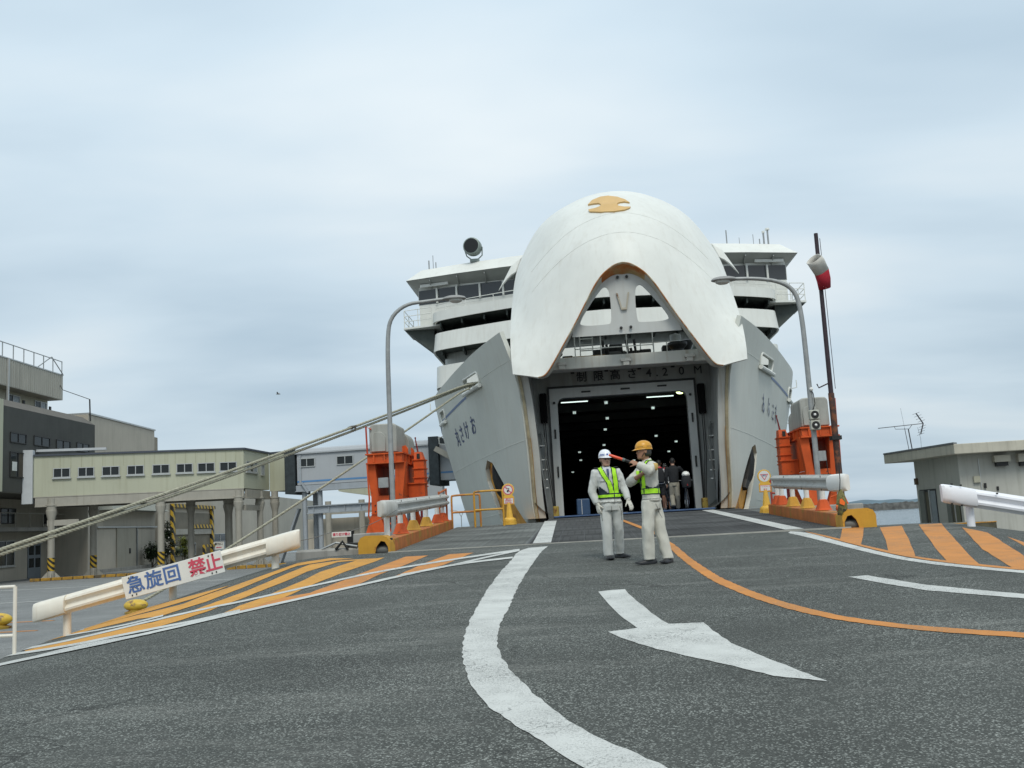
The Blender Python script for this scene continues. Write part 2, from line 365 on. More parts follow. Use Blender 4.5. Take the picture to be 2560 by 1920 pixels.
strip('orange_line', [(1653, 1344), (1683, 1358), (1730, 1399), (1777, 1429), (1812, 1450), (1906, 1489), (2024, 1524), (2141, 1548), (2318, 1568), (2560, 1583), (2750, 1592)],
      [(1642, 1346), (1664, 1360), (1700, 1396), (1746, 1431), (1792, 1459), (1880, 1496), (1985, 1528), (2110, 1554), (2290, 1577), (2560, 1596), (2750, 1608)], OPAINT)
strip('white_line', [(1976, 1329), (2018, 1331), (2095, 1353), (2200, 1380), (2288, 1399), (2435, 1416), (2560, 1427), (2750, 1442)],
      [(1970, 1333), (2012, 1342), (2083, 1360), (2171, 1382), (2259, 1402), (2377, 1417), (2560, 1434), (2750, 1450)], WPAINT)
mark('white_line', [(2121, 1443), (2168, 1439), (2240, 1451), (2318, 1463), (2440, 1475), (2560, 1486), (2750, 1503), (2750, 1515), (2560, 1497), (2440, 1487), (2318, 1477), (2220, 1461)], WPAINT)
# right-hand hatching
for pl in ([(2107, 1319), (2159, 1318), (2158, 1340), (2151, 1362), (2099, 1349), (2104, 1335)],
           [(2200, 1319), (2255, 1315), (2272, 1348), (2290, 1393), (2221, 1377), (2214, 1350)],
           [(2296, 1312), (2353, 1309), (2410, 1374), (2449, 1413), (2366, 1403), (2338, 1369)],
           [(2405, 1319), (2470, 1332), (2560, 1390), (2580, 1424), (2530, 1419), (2457, 1374)],
           [(2519, 1342), (2570, 1360), (2570, 1372)]):
    mark('hatch_stripe', pl, OPAINT, 0.005, 0.22)
strip('orange_line', [(2012, 1329), (2060, 1339), (2099, 1348), (2155, 1363), (2213, 1376), (2285, 1392), (2364, 1403), (2480, 1415), (2560, 1423)],
      [(2020, 1332), (2095, 1352), (2150, 1366), (2200, 1379), (2255, 1391), (2320, 1402), (2400, 1412), (2480, 1420), (2560, 1427)], OPAINT, 0.009)
# left-hand hatching and lines
HL = [[(576, 1464), (485, 1488), (400, 1511), (346, 1526), (243, 1553), (152, 1573), (10, 1600), (10, 1605), (104, 1587), (208, 1569), (298, 1549), (400, 1522), (485, 1497), (553, 1473)],
      [(885, 1397), (827, 1396), (744, 1408), (726, 1415), (683, 1430), (627, 1450), (576, 1468), (513, 1489), (457, 1511), (381, 1530), (312, 1546), (243, 1562), (173, 1579), (0, 1617), (-50, 1628), (-50, 1643), (0, 1632), (69, 1615), (173, 1589), (277, 1564), (346, 1548), (400, 1542), (457, 1523), (513, 1506), (570, 1484), (627, 1462), (683, 1438), (744, 1415), (831, 1401)],
      [(940, 1396), (847, 1402), (774, 1412), (712, 1437), (655, 1462), (598, 1485), (542, 1505), (485, 1526), (451, 1536), (381, 1557), (243, 1584), (150, 1605), (62, 1627), (69, 1630), (173, 1613), (295, 1589), (400, 1567), (457, 1550), (525, 1527), (570, 1510), (613, 1494), (655, 1477), (712, 1455), (767, 1430), (845, 1406), (900, 1401)],
      [(801, 1430), (868, 1409), (891, 1402), (962, 1394), (934, 1406), (868, 1428), (787, 1460), (712, 1494), (669, 1506), (641, 1517), (598, 1526), (545, 1540), (598, 1515), (641, 1501), (683, 1483), (760, 1451)],
      [(894, 1437), (955, 1414), (1015, 1392), (1070, 1389), (1018, 1411), (951, 1436), (888, 1465), (787, 1487), (660, 1518), (560, 1538), (660, 1503), (774, 1483), (868, 1448)],
      [(988, 1441), (1068, 1406), (1122, 1386), (1184, 1382), (1108, 1413), (1035, 1435)]]
for i, pl in enumerate(HL): mark('hatch_stripe', pl, OPAINT if i > 3 else YPAINT, 0.0062 - 0.0004 * i, 0.25)
def wl(pts, wpx0, wpx1):
    n = len(pts); a = [(p[0], p[1] - (wpx0 + (wpx1 - wpx0) * i / (n - 1)) / 2) for i, p in enumerate(pts)]; c = [(p[0], p[1] + (wpx0 + (wpx1 - wpx0) * i / (n - 1)) / 2) for i, p in enumerate(pts)]
    return a, c
for pts, w0, w1, lf in (([(-60, 1676), (0, 1663), (335, 1594), (600, 1532), (801, 1487), (1001, 1441), (1135, 1412), (1282, 1395)], 7, 4, 0.011),
                    ([(-60, 1651), (0, 1641), (157, 1620), (335, 1583), (502, 1551), (600, 1527)], 6, 5, 0.010),
                    ([(1001, 1439), (1102, 1421), (1200, 1398), (1299, 1377)], 4, 4, 0.012),
                    ([(-60, 1644), (0, 1634), (167, 1604), (335, 1564), (502, 1525), (600, 1506), (767, 1469), (934, 1432), (1102, 1404), (1299, 1375)], 5, 4, 0.009),
                    ([(-60, 1622), (0, 1612), (134, 1588), (210, 1573)], 4, 3, 0.0085),
                    ([(164, 1590), (301, 1567), (408, 1540)], 3, 4, 0.008)):
    strip('white_line', *wl(pts, w0, w1), WPAINT, lf)
b = MB()      # metal joint line between asphalt and link span
b.box((1.9, 20.24, 0.945), (9.2, 0.16, 0.04), R(-3.8)); b.build('joint_strip', M('joint concrete', (0.36, 0.35, 0.31), 0.8, 0.2), ROAD)
# low wall behind the ramp's rolled-off shoulders is the ramp's own face; faint painted lines on the quay
for (x0, y0, x1, y1, mt) in ((-24, 27, -12, 26, OPAINT), (-30, 38, -14, 36, WPAINT), (-34, 50, -12, 47, WPAINT), (-20, 23.5, -11, 23, OPAINT)):
    MB().bar((x0, y0, -0.394), (x1, y1, -0.394), 0.15, 0.006).build('painted_line', mt, bpy.data.objects['quay_ground'])

# ---------------------------------------------------------------- sea, breakwater, island
SEA = bpy.data.materials.new('sea water'); SEA.use_nodes = True; t = SEA.node_tree; n = t.nodes; l = t.links; bs = n['Principled BSDF']
bs.inputs['Base Color'].default_value = (0.035, 0.07, 0.085, 1); bs.inputs['Roughness'].default_value = 0.12; bs.inputs['IOR'].default_value = 1.33
P = n.new('ShaderNodeNewGeometry').outputs['Position']; mp = n.new('ShaderNodeMapping'); mp.inputs['Scale'].default_value = (0.5, 0.9, 1); l.new(P, mp.inputs[0])
k = n.new('ShaderNodeTexNoise'); k.inputs['Scale'].default_value = 0.7; k.inputs['Detail'].default_value = 5; l.new(mp.outputs[0], k.inputs[0])
bp = n.new('ShaderNodeBump'); bp.inputs['Strength'].default_value = 1.0; bp.inputs['Distance'].default_value = 0.9; l.new(k.outputs[0], bp.inputs['Height']); l.new(bp.outputs[0], bs.inputs['Normal'])
MB().add([(-15000, -3000, -1.9), (15000, -3000, -1.9), (15000, 20000, -1.9), (-15000, 20000, -1.9)], [(0, 1, 2, 3)]).build('sea', SEA, kind='structure')
b = MB(); A, B = Vector((60, 600, 0)), Vector((620, 700, 0)); nrm = Vector((-0.17, 0.98, 0)); rws = []
for i in range(281):
    p = A.lerp(B, i / 280); h = 1.9 + random.random() * 1.1
    rws.append([p - nrm * 5 + Vector((0, 0, -3)), p - nrm * (2.6 + random.random()) + Vector((0, 0, 0.4 + random.random() * 0.8)), p - nrm * 1 + Vector((0, 0, h)), p + nrm * 2 + Vector((0, 0, h * 0.95)), p + nrm * 6 + Vector((0, 0, -3))])
b.grid(rws).build('breakwater', M('breakwater rock', (0.09, 0.09, 0.085), 0.95, 0.5, 0.35), kind='structure', smooth=True)
b = MB(); rws = []
for i in range(61):
    tt = i / 60; env = math.sin(math.pi * tt) ** 0.7 * (0.75 + 0.25 * math.sin(tt * 7 + 1) + 0.06 * math.sin(tt * 31)); X = 2000 + 1000 * tt
    rws.append([(X, 6300, -2), (X, 6420, 36 * env + 2), (X, 6600, 55 * env + 2), (X, 6900, -2)])
b.grid(rws).build('island_hill', M('island hazy green', (0.11, 0.16, 0.19), 0.95, 0.2, 0.01), kind='structure', smooth=True)
# ================================================================ the ferry (local frame: y aft along the ship, x to starboard side in view, z up)
SA = R(3.8); SO = Vector((3.85, 34.2, 0)); LC = 0.0
SHIP = thing('car_ferry', 'white car ferry with its bow visor raised over the open vehicle deck', 'ferry', SO, -SA)
AX, AY = Vector((math.cos(SA), -math.sin(SA), 0)), Vector((math.sin(SA), math.cos(SA), 0))
def toloc(p): d = Vector(p) - SO; return Vector((d.dot(AX), d.dot(AY), d.z))
def toworld(p): return SO + AX * p[0] + AY * p[1] + Vector((0, 0, p[2]))
def interp(x, xs_, ys_):
    if x <= xs_[0]: return ys_[0]
    for i in range(1, len(xs_)):
        if x <= xs_[i]: return ys_[i - 1] + (ys_[i] - ys_[i - 1]) * (x - xs_[i - 1]) / (xs_[i] - xs_[i - 1])
    return ys_[-1]
def smooth_interp(x, xs_, ys_):      # Catmull-Rom through the knots
    x = min(max(x, xs_[0]), xs_[-1]); i = 0
    while i < len(xs_) - 2 and x > xs_[i + 1]: i += 1
    h = xs_[i + 1] - xs_[i]; t_ = (x - xs_[i]) / h
    def sl(k):
        if k == 0: return (ys_[1] - ys_[0]) / (xs_[1] - xs_[0])
        if k == len(xs_) - 1: return (ys_[-1] - ys_[-2]) / (xs_[-1] - xs_[-2])
        return (ys_[k + 1] - ys_[k - 1]) / (xs_[k + 1] - xs_[k - 1])
    a, c = sl(i) * h, sl(i + 1) * h
    return (2 * t_**3 - 3 * t_**2 + 1) * ys_[i] + (t_**3 - 2 * t_**2 + t_) * a + (-2 * t_**3 + 3 * t_**2) * ys_[i + 1] + (t_**3 - t_**2) * c
HZs = [-3, 0, 1.5, 4, 6.4, 8.05]
def hb(y, z):
    a = smooth_interp(z, HZs, [1.6, 2.9, 3.35, 3.47, 3.7, 4.2]); c = smooth_interp(z, HZs, [5.4, 6.5, 6.95, 7.55, 8.1, 8.4])
    return a + (c - a) * smooth_interp(y, [0, 2, 4, 8, 12, 18, 26, 45, 110], [0, .2, .38, .72, 1, 1.17, 1.26, 1.3, 1.3])
def sheer(y): return smooth_interp(y, [0, 4, 8, 12, 18, 110], [8.08, 7.95, 7.72, 7.55, 7.5, 7.5])
WHITE = M('ship white paint', (0.72, 0.725, 0.68), 0.5, 0.06, 0.6, 0.05, 1.2, streak=0.22, scol=(0.45, 0.40, 0.32), spec=0.45)
HULLW = M('hull white greyed for facing', (0.55, 0.565, 0.515), 0.5, 0.06, 0.5, 0.05, 2.0, streak=0.28, scol=(0.42, 0.38, 0.30), spec=0.45)  # greyer than the ship white: dimmer facing of the sides put into the colour
GREYW = M('bow interior grey paint', (0.36, 0.37, 0.345), 0.55, 0.14, 1.2, streak=0.45, scol=(0.12, 0.10, 0.06))
SOFF = M('deck soffit shade grey green', (0.075, 0.088, 0.08), 0.7, 0.15, 1.5, streak=0.3)  # grey green, darkened so the colour itself carries the shade of the deck gaps
DARKSTEEL = M('dark greasy steel', (0.022, 0.022, 0.020), 0.5, 0.3, 4)
GASK = M('rust stained gasket', (0.27, 0.235, 0.15), 0.7, 0.3, 3, streak=0.7, scol=(0.14, 0.08, 0.03))
DECKBLK = M('vehicle deck dark paint', (0.10, 0.11, 0.10), 0.6, 0.25, 1.0)
NAVY = M('navy lettering', (0.055, 0.075, 0.16), 0.5, 0.1)
BLACKL = M('black lettering', (0.03, 0.032, 0.035), 0.6, 0.1)
RUSTB = M('rusty visor rim', (0.52, 0.47, 0.33), 0.65, 0.1, 1.5, rust=1.0, rcol=(0.42, 0.15, 0.035), rscale=1.3, streak=0.6, scol=(0.30, 0.12, 0.03))
POCKET = M('yellow brown pocket paint', (0.58, 0.28, 0.04), 0.6, 0.2, 2, rust=0.45, rcol=(0.28, 0.09, 0.02), rscale=2.5)
DGLASS = M('dark window glass', (0.03, 0.035, 0.04), 0.06, 0, spec=0.6)
# ---- hull sides with mooring ports and the pocket of the visor arm
pocketL = chaikin([(4.68, 4.12, 0), (5.65, 3.45, 0), (4.8, 2.2, 0), (4.2, 1.25, 0), (0.7, 1.25, 0), (1.4, 1.70, 0), (2.0, 2.1, 0), (2.9, 2.8, 0)], 1)
pocketR = chaikin([(3.6, 4.02, 0), (4.3, 3.4, 0), (3.25, 2.2, 0), (2.5, 1.25, 0), (0.0, 1.25, 0), (0.5, 1.62, 0), (1.1, 2.15, 0), (1.95, 2.9, 0)], 1)
def rrect(y0, y1, z0, z1, r): return [(y1 - r + r * math.cos(R(a)) if k in (0, 3) else y0 + r + r * math.cos(R(a)), z1 - r + r * math.sin(R(a)) if k in (0, 1) else z0 + r + r * math.sin(R(a))) for k in range(4) for a in (90 * k, 90 * k + 45, 90 * k + 90)]
port1, port2 = rrect(3.55, 5.75, 6.85, 7.3, 0.14), rrect(10.2, 11.4, 6.25, 6.72, 0.12)
outer = [(0, -3)] + [(y, -3) for y in (2, 4, 8, 12, 18, 26, 45, 100)] + [(y, sheer(y)) for y in (100, 45, 26, 18, 15, 12, 10, 8, 6, 4, 3, 2, 1, 0)] + [(0, z) for z in (7, 6, 5, 4, 3, 2, 1, 0, -1, -2)]
def dens(poly, near):
    o = []
    for i in range(len(poly)):
        a, c = Vector(poly[i][:2]), Vector(poly[(i + 1) % len(poly)][:2]); k = max(1, int((c - a).length / near)) if a.x < 20 and c.x < 20 else 1
        o += [a.lerp(c, j / k) for j in range(k)]
    return o
def hullside(sd):
    pocket = pocketL if sd < 0 else pocketR
    pts, edges = [], []
    for lp in (dens(outer, 0.6), [(*q[:2],) for q in pocket], port1, port2):
        o = len(pts); pts += [Vector(q[:2]) for q in lp]; edges += [(o + i, o + (i + 1) % len(lp)) for i in range(len(lp))]
    def ins(poly, x, y):
        c = False; j = len(poly) - 1
        for i in range(len(poly)):
            if (poly[i][1] > y) != (poly[j][1] > y) and x < (poly[j][0] - poly[i][0]) * (y - poly[i][1]) / (poly[j][1] - poly[i][1]) + poly[i][0]: c = not c
            j = i
        return c
    holes = [[(q[0], q[1]) for q in pocket], port1, port2]
    for i in range(80):
        y = 0.25 + i * 0.33 if i < 60 else 20 + (i - 60) * 4
        for j in range(33):
            z = -2.8 + j * 0.33
            if z < sheer(y) - 0.15 and not any(ins(h, y, z) for h in holes): pts.append(Vector((y, z)))
    v, _, f, _, _, _ = delaunay_2d_cdt(pts, edges, [], 0, 1e-5); ff = []
    for t_ in f:
        cy, cz = sum(v[i][0] for i in t_) / 3, sum(v[i][1] for i in t_) / 3
        if ins(outer, cy, cz) and not any(ins(h, cy, cz) for h in holes): ff.append(tuple(t_))
    o = MB().add([(sd * hb(q[0], q[1]), q[0], q[1]) for q in v], ff).build('hull_side', HULLW, SHIP, smooth='full')
    so = o.modifiers.new('s', 'SOLIDIFY'); so.thickness = 0.16; so.offset = -1; bake(o); o.data.set_sharp_from_angle(angle=R(38))
    return o
for sd in (-1, 1):
    H = hullside(sd)
    # pocket interior: slanted yellow-brown plate and a dark fender inside
    rw = [[(sd * (hb(y, z) - 0.175 - 0.05 * max(0, 1 - abs(y - 2.6) / 3)), y, z) for z in (1.1, 1.5, 1.8, 2.4, 3.0, 3.6, 4.3)] for y in (-0.1, 0.8, 1.8, 2.8, 3.8, 4.6, 5.4, 6.2)]
    MB().grid(rw).build('pocket_plate', POCKET, H, smooth=True)
    k_ = 1.0 if sd < 0 else 0.0; f = MB(); pl = [(hb(3.6 + k_, 3.7) - .2, 3.5 + k_, 3.75), (hb(3.3 + k_, 3.2) - .16, 3.25 + k_, 3.25), (hb(2.8 + k_, 2.7) - .14, 2.75 + k_, 2.7), (hb(2.5 + k_, 2.3) - .18, 2.45 + k_, 2.2)]
    f.tube([(sd * a, c, d) for a, c, d in pl], [0.12, 0.24, 0.26, 0.10], 7); f.build('pocket_fender', DARKSTEEL, H, smooth=True)
    f.tube([(sd * a, c, d) for a, c, d in pl], [0.1, 0.2, 0.24, 0.12], 7); f.build('pocket_fender', DARKSTEEL, H, smooth=True)
    # rims, roller bars, sheer band, weld seams, name
    for pr, zz in ((port1, 6.85), (port2, 6.25)):
        pts = [(sd * (hb(y, z) + 0.02), y, z) for y, z in pr]; MB().tube(pts + [pts[0]], 0.035, 6).build('mooring_port_rim', WHITE, H, smooth=True)
        y0, y1 = min(q[0] for q in pr), max(q[0] for q in pr)
        MB().tube([(sd * (hb(y0 - .1, zz - .1) + 0.10), y0 - .1, zz - .1), (sd * (hb(y1 + .1, zz - .12) + 0.10), y1 + .1, zz - .12)], 0.085, 8).build('mooring_roller', WHITE, H, smooth=True)
    # blue sheer band
    rw = [[(sd * (hb(y, 6.62 - 0.07 * (y - 6) + dz) + 0.012), y, 6.62 - 0.07 * (y - 6) + dz) for dz in (-0.05, 0.05)] for y in [5.9 + 0.3 * i for i in range(30)]]
    MB().grid(rw).build('blue_sheer_band', M('blue grey band', (0.13, 0.18, 0.30), 0.5, 0.1), H, smooth='full')
    for z0, y1, y2 in ((4.25, 0.05, 12), (7.08, 0.05, 3.5), (1.95, 4.3, 12)):
        MB().tube([(sd * (hb(y, z0 - 0.03 * y) - 0.004), y, z0 - 0.03 * y) for y in [y1 + (y2 - y1) * i / 24 for i in range(25)]], 0.014, 5).build('weld_seam', HULLW, H, smooth=True)
    for ch, y in zip('おけさ丸', (5.85, 7.0, 7.98, 8.85) if sd < 0 else (4.94, 6.0, 6.92, 7.6)):
        z = 5.45 - 0.06 * (y - 5); p = Vector((sd * hb(y, z), y, z)); ty = Vector((sd * (hb(y + .1, z) - hb(y - .1, z)), .2, 0)).normalized(); tz = Vector((sd * (hb(y, z + .1) - hb(y, z - .1)), 0, .2)).normalized()
        xd = ty * sd; nrm_ = xd.cross(tz).normalized()
        if nrm_.x * sd < 0: xd = -xd; nrm_ = -nrm_
        text('name_letter', ch, 0.86, NAVY, H, p + nrm_ * 0.014, xd, (tz + xd * 0.12).normalized(), bold=0.008, sx=0.86)
    # bow edge post with stained gasket
    zz = [1.4 + 0.35 * i for i in range(17)] + [7.0]
    MB().loft([[(sd * (hb(0, z) - 0.06 - (0 if k_ in (0, 3) else 0.10)), -0.06 if k_ < 2 else 0.22, z) for k_ in range(4)] for z in zz]).build('bow_gasket', GASK, SHIP)
    MB().loft([[(sd * (hb(0, z) - 0.165 - (0 if k_ in (0, 3) else 0.24)), -0.02 if k_ < 2 else 0.34, z) for k_ in range(4)] for z in zz]).build('bow_post', M('bow post paint', (0.37, 0.37, 0.34), 0.5, 0.1, 1, streak=0.6, scol=(0.2, 0.14, 0.06)), SHIP)
    # vestibule side wall, its dark recess gear, hydraulic hoses
    Wl = MB().add([(sd * (hb(0, 1.4) - 0.47), 0.3, 1.4), (sd * 3.3, 2.52, 1.4), (sd * 3.3, 2.52, 7.1), (sd * (hb(0, 7) - 0.47), 0.3, 7.1)], [(0, 1, 2, 3)]).build('vestibule_wall', GREYW, SHIP)
    for z in (2.6, 2.9, 3.25, 3.6, 4.1): MB().tube([(sd * 3.08, 1.2, z), (sd * 2.86, 1.25, z)], 0.022, 6).build('pipe_bracket', WHITE, Wl)
    g = MB(); g.box((sd * 3.1, 1.5, 4.3), (0.16, 0.5, 0.5)); g.box((sd * 3.08, 1.4, 3.3), (0.14, 0.3, 0.9)); g.tube([(sd * 3.0, 1.2, 4.6), (sd * 2.85, 1.1, 4.2), (sd * 2.9, 1.1, 3.4), (sd * 3.0, 1.2, 2.2)], 0.03, 6)
    g.build('hydraulic_unit', M('grimy grey gear', (0.16, 0.165, 0.155), 0.6, 0.3, 6, streak=0.6), Wl)
    MB().tube([(sd * 2.93, 2.3, 5.1), (sd * 2.9, 2.2, 3.6), (sd * 2.72, 2.0, 1.75)], 0.018, 5).build('hydraulic_hose', DARKSTEEL, Wl)
    MB().tube([(sd * 2.86, 2.3, 5.1), (sd * 2.84, 2.2, 3.6), (sd * 2.66, 2.0, 1.75)], 0.018, 5).build('hydraulic_hose', DARKSTEEL, Wl)
    MB().b2(sd * 2.77, sd * 3.03, 2.28, 2.49, 5.02, 6.12).build('dark_panel', M('matt black panel', (0.008, 0.008, 0.008), 0.9, 0, spec=0.1), Wl, bev=0.03)
    g = MB(); g.b2(sd * 2.55, sd * 2.75, 1.75, 2.1, 1.5, 1.95); g.build('ramp_hinge', M('hinge yellow', (0.42, 0.30, 0.06), 0.6, 0.2, 6, rust=0.5), Wl, bev=0.02)
    # curved lower lip of the bow frame
    rw = [[(sd * (hb(0, 1.5) - 0.05 - 1.1 * s_), y_, 1.47 + 0.62 * (1 - s_) ** 2.2 + 0.004) for s_ in [i / 10 for i in range(11)]] for y_ in (-0.12, 0.3, 1.2, 2.3)]
    MB().grid(rw).build('frame_lip', M('dark bow lip', (0.10, 0.105, 0.10), 0.5, 0.3, 2, streak=0.4), SHIP, smooth='full')
    MB().add([(sd * 3.32, -0.75, 1.535), (sd * 2.6, -0.75, 1.535), (sd * 2.6, 0.2, 1.54), (sd * 4.0, 0.9, 1.54), (sd * 4.3, 0.6, 1.53)], [(0, 1, 2, 3, 4)]).build('sill_plate', POCKET, SHIP)
# ---- inner bow door frame, header with the height limit
DF = MB(); v, fcs = polymesh([(-3.3, 1.4), (3.3, 1.4), (3.3, 7.2), (-3.3, 7.2)], [chaikin([(-2.38, 1.42, 0), (-2.38, 5.92, 0), (2.38, 5.92, 0), (2.38, 1.42, 0)], 0) and [(-2.38, 1.42), (-2.38, 5.7), (-2.31, 5.86), (-2.16, 5.92), (2.16, 5.92), (2.31, 5.86), (2.38, 5.7), (2.38, 1.42)]], fn=lambda a, c: (a, 2.66, c))
DF.add(v, fcs); DOORF = DF.build('bow_door_frame', M('header grey with painted shade', (0.33, 0.34, 0.32), 0.55, 0.12, 1.1, streak=0.5, scol=(0.13, 0.11, 0.07)), SHIP); so = DOORF.modifiers.new('s', 'SOLIDIFY'); so.thickness = 0.3; so.offset = 0; bake(DOORF)  # header shade painted in: its grey is darkened in the base colour
fr = MB(); v, fcs = polymesh([(-2.66, 1.45), (2.66, 1.45), (2.66, 6.28), (-2.66, 6.28)], [[(-2.38, 1.42), (-2.38, 5.7), (-2.31, 5.86), (-2.16, 5.92), (2.16, 5.92), (2.31, 5.86), (2.38, 5.7), (2.38, 1.42)]], fn=lambda a, c: (a, 2.46, c))
fr.add(v, fcs); o = fr.build('door_surround', M('surround paint', (0.52, 0.53, 0.50), 0.5, 0.08, 1.2, streak=0.3, scol=(0.25, 0.2, 0.12)), DOORF); so = o.modifiers.new('s', 'SOLIDIFY'); so.thickness = 0.05; so.offset = 0; bake(o)
g = MB(); g.b2(-2.72, 2.72, 2.42, 2.49, 6.285, 6.36); g.b2(-2.73, -2.665, 2.42, 2.49, 1.9, 6.285); g.b2(2.665, 2.73, 2.42, 2.49, 1.9, 6.285); g.build('door_gasket', DARKSTEEL, DOORF)
for x, z, w_, h_ in ((-1.3, 6.1, .34, .06), (0.15, 6.12, .34, .06), (1.5, 6.14, .34, .06), (-2.52, 4.6, .06, .34), (-2.5, 3.2, .06, .4), (2.52, 4.9, .06, .34), (2.52, 3.3, .06, .4)):
    MB().box((x, 2.41, z), (w_, 0.05, h_)).build('door_cleat', DARKSTEEL, DOORF, bev=0.012)
for x in (-2.5, 2.5): MB().lathe([(0.05, 0), (0.05, 0.05), (0.0, 0.05)], 8, (x, 2.43, 5.75), Matrix.Rotation(R(90), 3, 'X')).build('door_bolt', DARKSTEEL, DOORF)
for i, ch in enumerate('制限高さ4.20M'):
    text('height_letter', ch, 0.40 if i < 4 else 0.42, BLACKL, DOORF, ((-1.42, -0.80, -0.18, 0.44, 1.06, 1.36, 1.66, 2.26, 2.86)[i], 2.475, 6.64), (1, 0, 0), (0, 0, 1), bold=0.006 if ch != 'M' else 0.0)
for x in (-1.75, -0.5, 0.72, 1.95): MB().box((x, 2.44, 6.90), (0.13, 0.12, 0.2)).build('header_stop', DARKSTEEL, DOORF)
# ---- beam over the vestibule with brackets
BE = MB().b2(-3.55, 3.55, 0.36, 1.1, 6.66, 7.08).build('bow_beam', M('bow beam paint', (0.55, 0.55, 0.50), 0.5, 0.1, 1.0, streak=0.55, scol=(0.25, 0.16, 0.07)), SHIP, bev=0.02)
for x in (-2.1, 0.15, 2.35):
    g = MB(); g.box((x, 0.28, 6.85), (0.36, 0.2, 0.12)); g.box((x, 0.29, 6.72), (0.22, 0.18, 0.14)); g.build('beam_bracket', M('bracket paint', (0.52, 0.51, 0.46), 0.5, 0.1, 3, rust=0.35), BE, bev=0.015)
MB().b2(-3.3, 3.3, 1.1, 2.5, 6.98, 7.06).build('vestibule_ceiling', GREYW, SHIP)
MB().b2(-2.65, 2.65, -0.95, 2.9, 1.52, 1.575).build('bow_ramp', M('blue ramp paint', (0.055, 0.10, 0.20), 0.6, 0.25, 3, rust=0.2, rcol=(0.10, 0.09, 0.08)), SHIP, bev=0.01)
MB().b2(-0.35, -0.2, -0.9, 2.6, 1.578, 1.583).build('ramp_centre_line', WPAINT, bpy.data.objects['bow_ramp'])
# ---- vehicle deck
g = MB(); dp_ = [(3.3, 2.82), (6.4, 13), (7.4, 22), (7.4, 78)]; X = 7.2
g.grid([[(-a, c, 6.5), (-a, c, 1.45), (a, c, 1.45), (a, c, 6.5), (-a, c, 6.5)] for a, c in dp_]); g.add([(-7.4, 78, 1.45), (7.4, 78, 1.45), (7.4, 78, 6.5), (-7.4, 78, 6.5)], [(0, 1, 2, 3)])
VD = g.build('vehicle_deck', DECKBLK, SHIP)
for i in range(16): X = interp(5.2 + i * 4.4, [2.8, 13, 22], [3.2, 6.2, 7.2]); MB().b2(-X, X, 5.2 + i * 4.4, 5.4 + i * 4.4, 6.15, 6.48).build('deck_beam', DECKBLK, VD)
LAMP = M('deck lamp glow', (0.82, 1.0, 0.93), 0.5, 0, emit=0.5); LAMPG = M('greenish lamp glow', (0.85, 1.0, 0.45), 0.5, 0, emit=3.0)
for x0, x1 in ((-2.34, -1.19), (1.12, 2.26)):
    T = MB().b2(x0, x1, 5.98, 6.1, 6.2, 6.26).build('tube_lamp', M('lamp housing', (0.4, 0.4, 0.4), 0.5), VD); MB().tube([(x0 + .03, 6.0, 6.17), (x1 - .03, 6.0, 6.17)], 0.02, 6).build('tube', M('tube glow', (0.82, 1.0, 0.93), 0.5, 0, emit=1.3), T)
for u, v_ in ((1515, 1006), (1436, 1031), (1632, 1019), (1518, 1045), (1513, 1073), (1640, 1089), (1690, 1103), (1510, 1112), (1449, 1130), (1672, 1128), (1452, 1150), (1432, 1180), (1585, 1150)):
    d = at(u, v_, 1) - Vector((0, 0, CZ)); p = toloc(Vector((0, 0, CZ)) + d * ((6.12 - CZ) / d.z))
    if p.y > 76: p.y = 76
    s_ = 0.05 + 0.0008 * p.y; T = MB().box((p.x, p.y, 6.17), (s_ * 3.4, 0.22, 0.06)).build('deck_lamp', MATS['lamp housing'], VD)
    MB().box((p.x - s_ * .62, p.y - 0.06, 6.10), (s_, 0.14, 0.09)).build('lamp_glow', LAMP, T); MB().box((p.x + s_ * .62, p.y - 0.06, 6.10), (s_, 0.14, 0.09)).build('lamp_glow', LAMP, T)
MB().ball((2.24, 3.4, 5.98), 0.09, 8, (1.6, 1, 0.8)).build('signal_lamp', LAMPG, VD)
# ---- bow visor, swung up
Iv = [(3.1, 6.25), (2.85, 6.33), (2.6, 6.65), (2.25, 7.2), (1.75, 8.0), (1.4, 8.6), (1.05, 9.2), (.75, 9.6), (.42, 9.87), (.2, 9.98), (0, 10.02)]
Ov = [(3.97, -.6, 6.47), (4.01, -.35, 7.02), (4.05, .4, 8.0), (4.0, 1.7, 9.45), (3.85, 2.6, 10.75), (3.5, 3.2, 11.8), (2.94, 3.6, 12.80), (2.22, 3.7, 13.44), (1.3, 3.8, 13.90), (.6, 3.85, 14.07), (0, 3.85, 14.11)]
kn = list(range(11)); VX = 0.20
def vI(t): return Vector((smooth_interp(t, kn, [q[0] for q in Iv]), -1.0, smooth_interp(t, kn, [q[1] for q in Iv])))
def vO(t): return Vector(tuple(smooth_interp(t, kn, [q[i] for q in Ov]) for i in range(3)))
rows = []; NT = 40
for i in range(2 * NT + 1):
    t_ = (i if i <= NT else 2 * NT - i) * 10 / NT; sg = -1 if i <= NT else 1; a, c = vI(t_), vO(t_); row = []
    for j in range(15):
        u_ = j / 14; s_ = u_ * math.pi / 2; k_ = min(1, t_ / 9) ** 0.8; w_ = 0.62 * k_; la, dp = w_ * math.sin(s_) + (1 - w_) * u_, w_ * (1 - math.cos(s_)) + (1 - w_) * (0.55 * u_ + 0.45 * u_ ** 2)
        p = Vector((a.x + (c.x - a.x) * la, a.y + (c.y - a.y) * dp, a.z + (c.z - a.z) * la)); row.append((sg * p.x + VX, p.y, p.z))
    rows.append(row)
VIS = MB().grid(rows).build('bow_visor', WHITE, SHIP, smooth='full'); BV = BVHTree.FromPolygons([p for r_ in rows for p in r_], [f for f in MB().grid(rows).f])
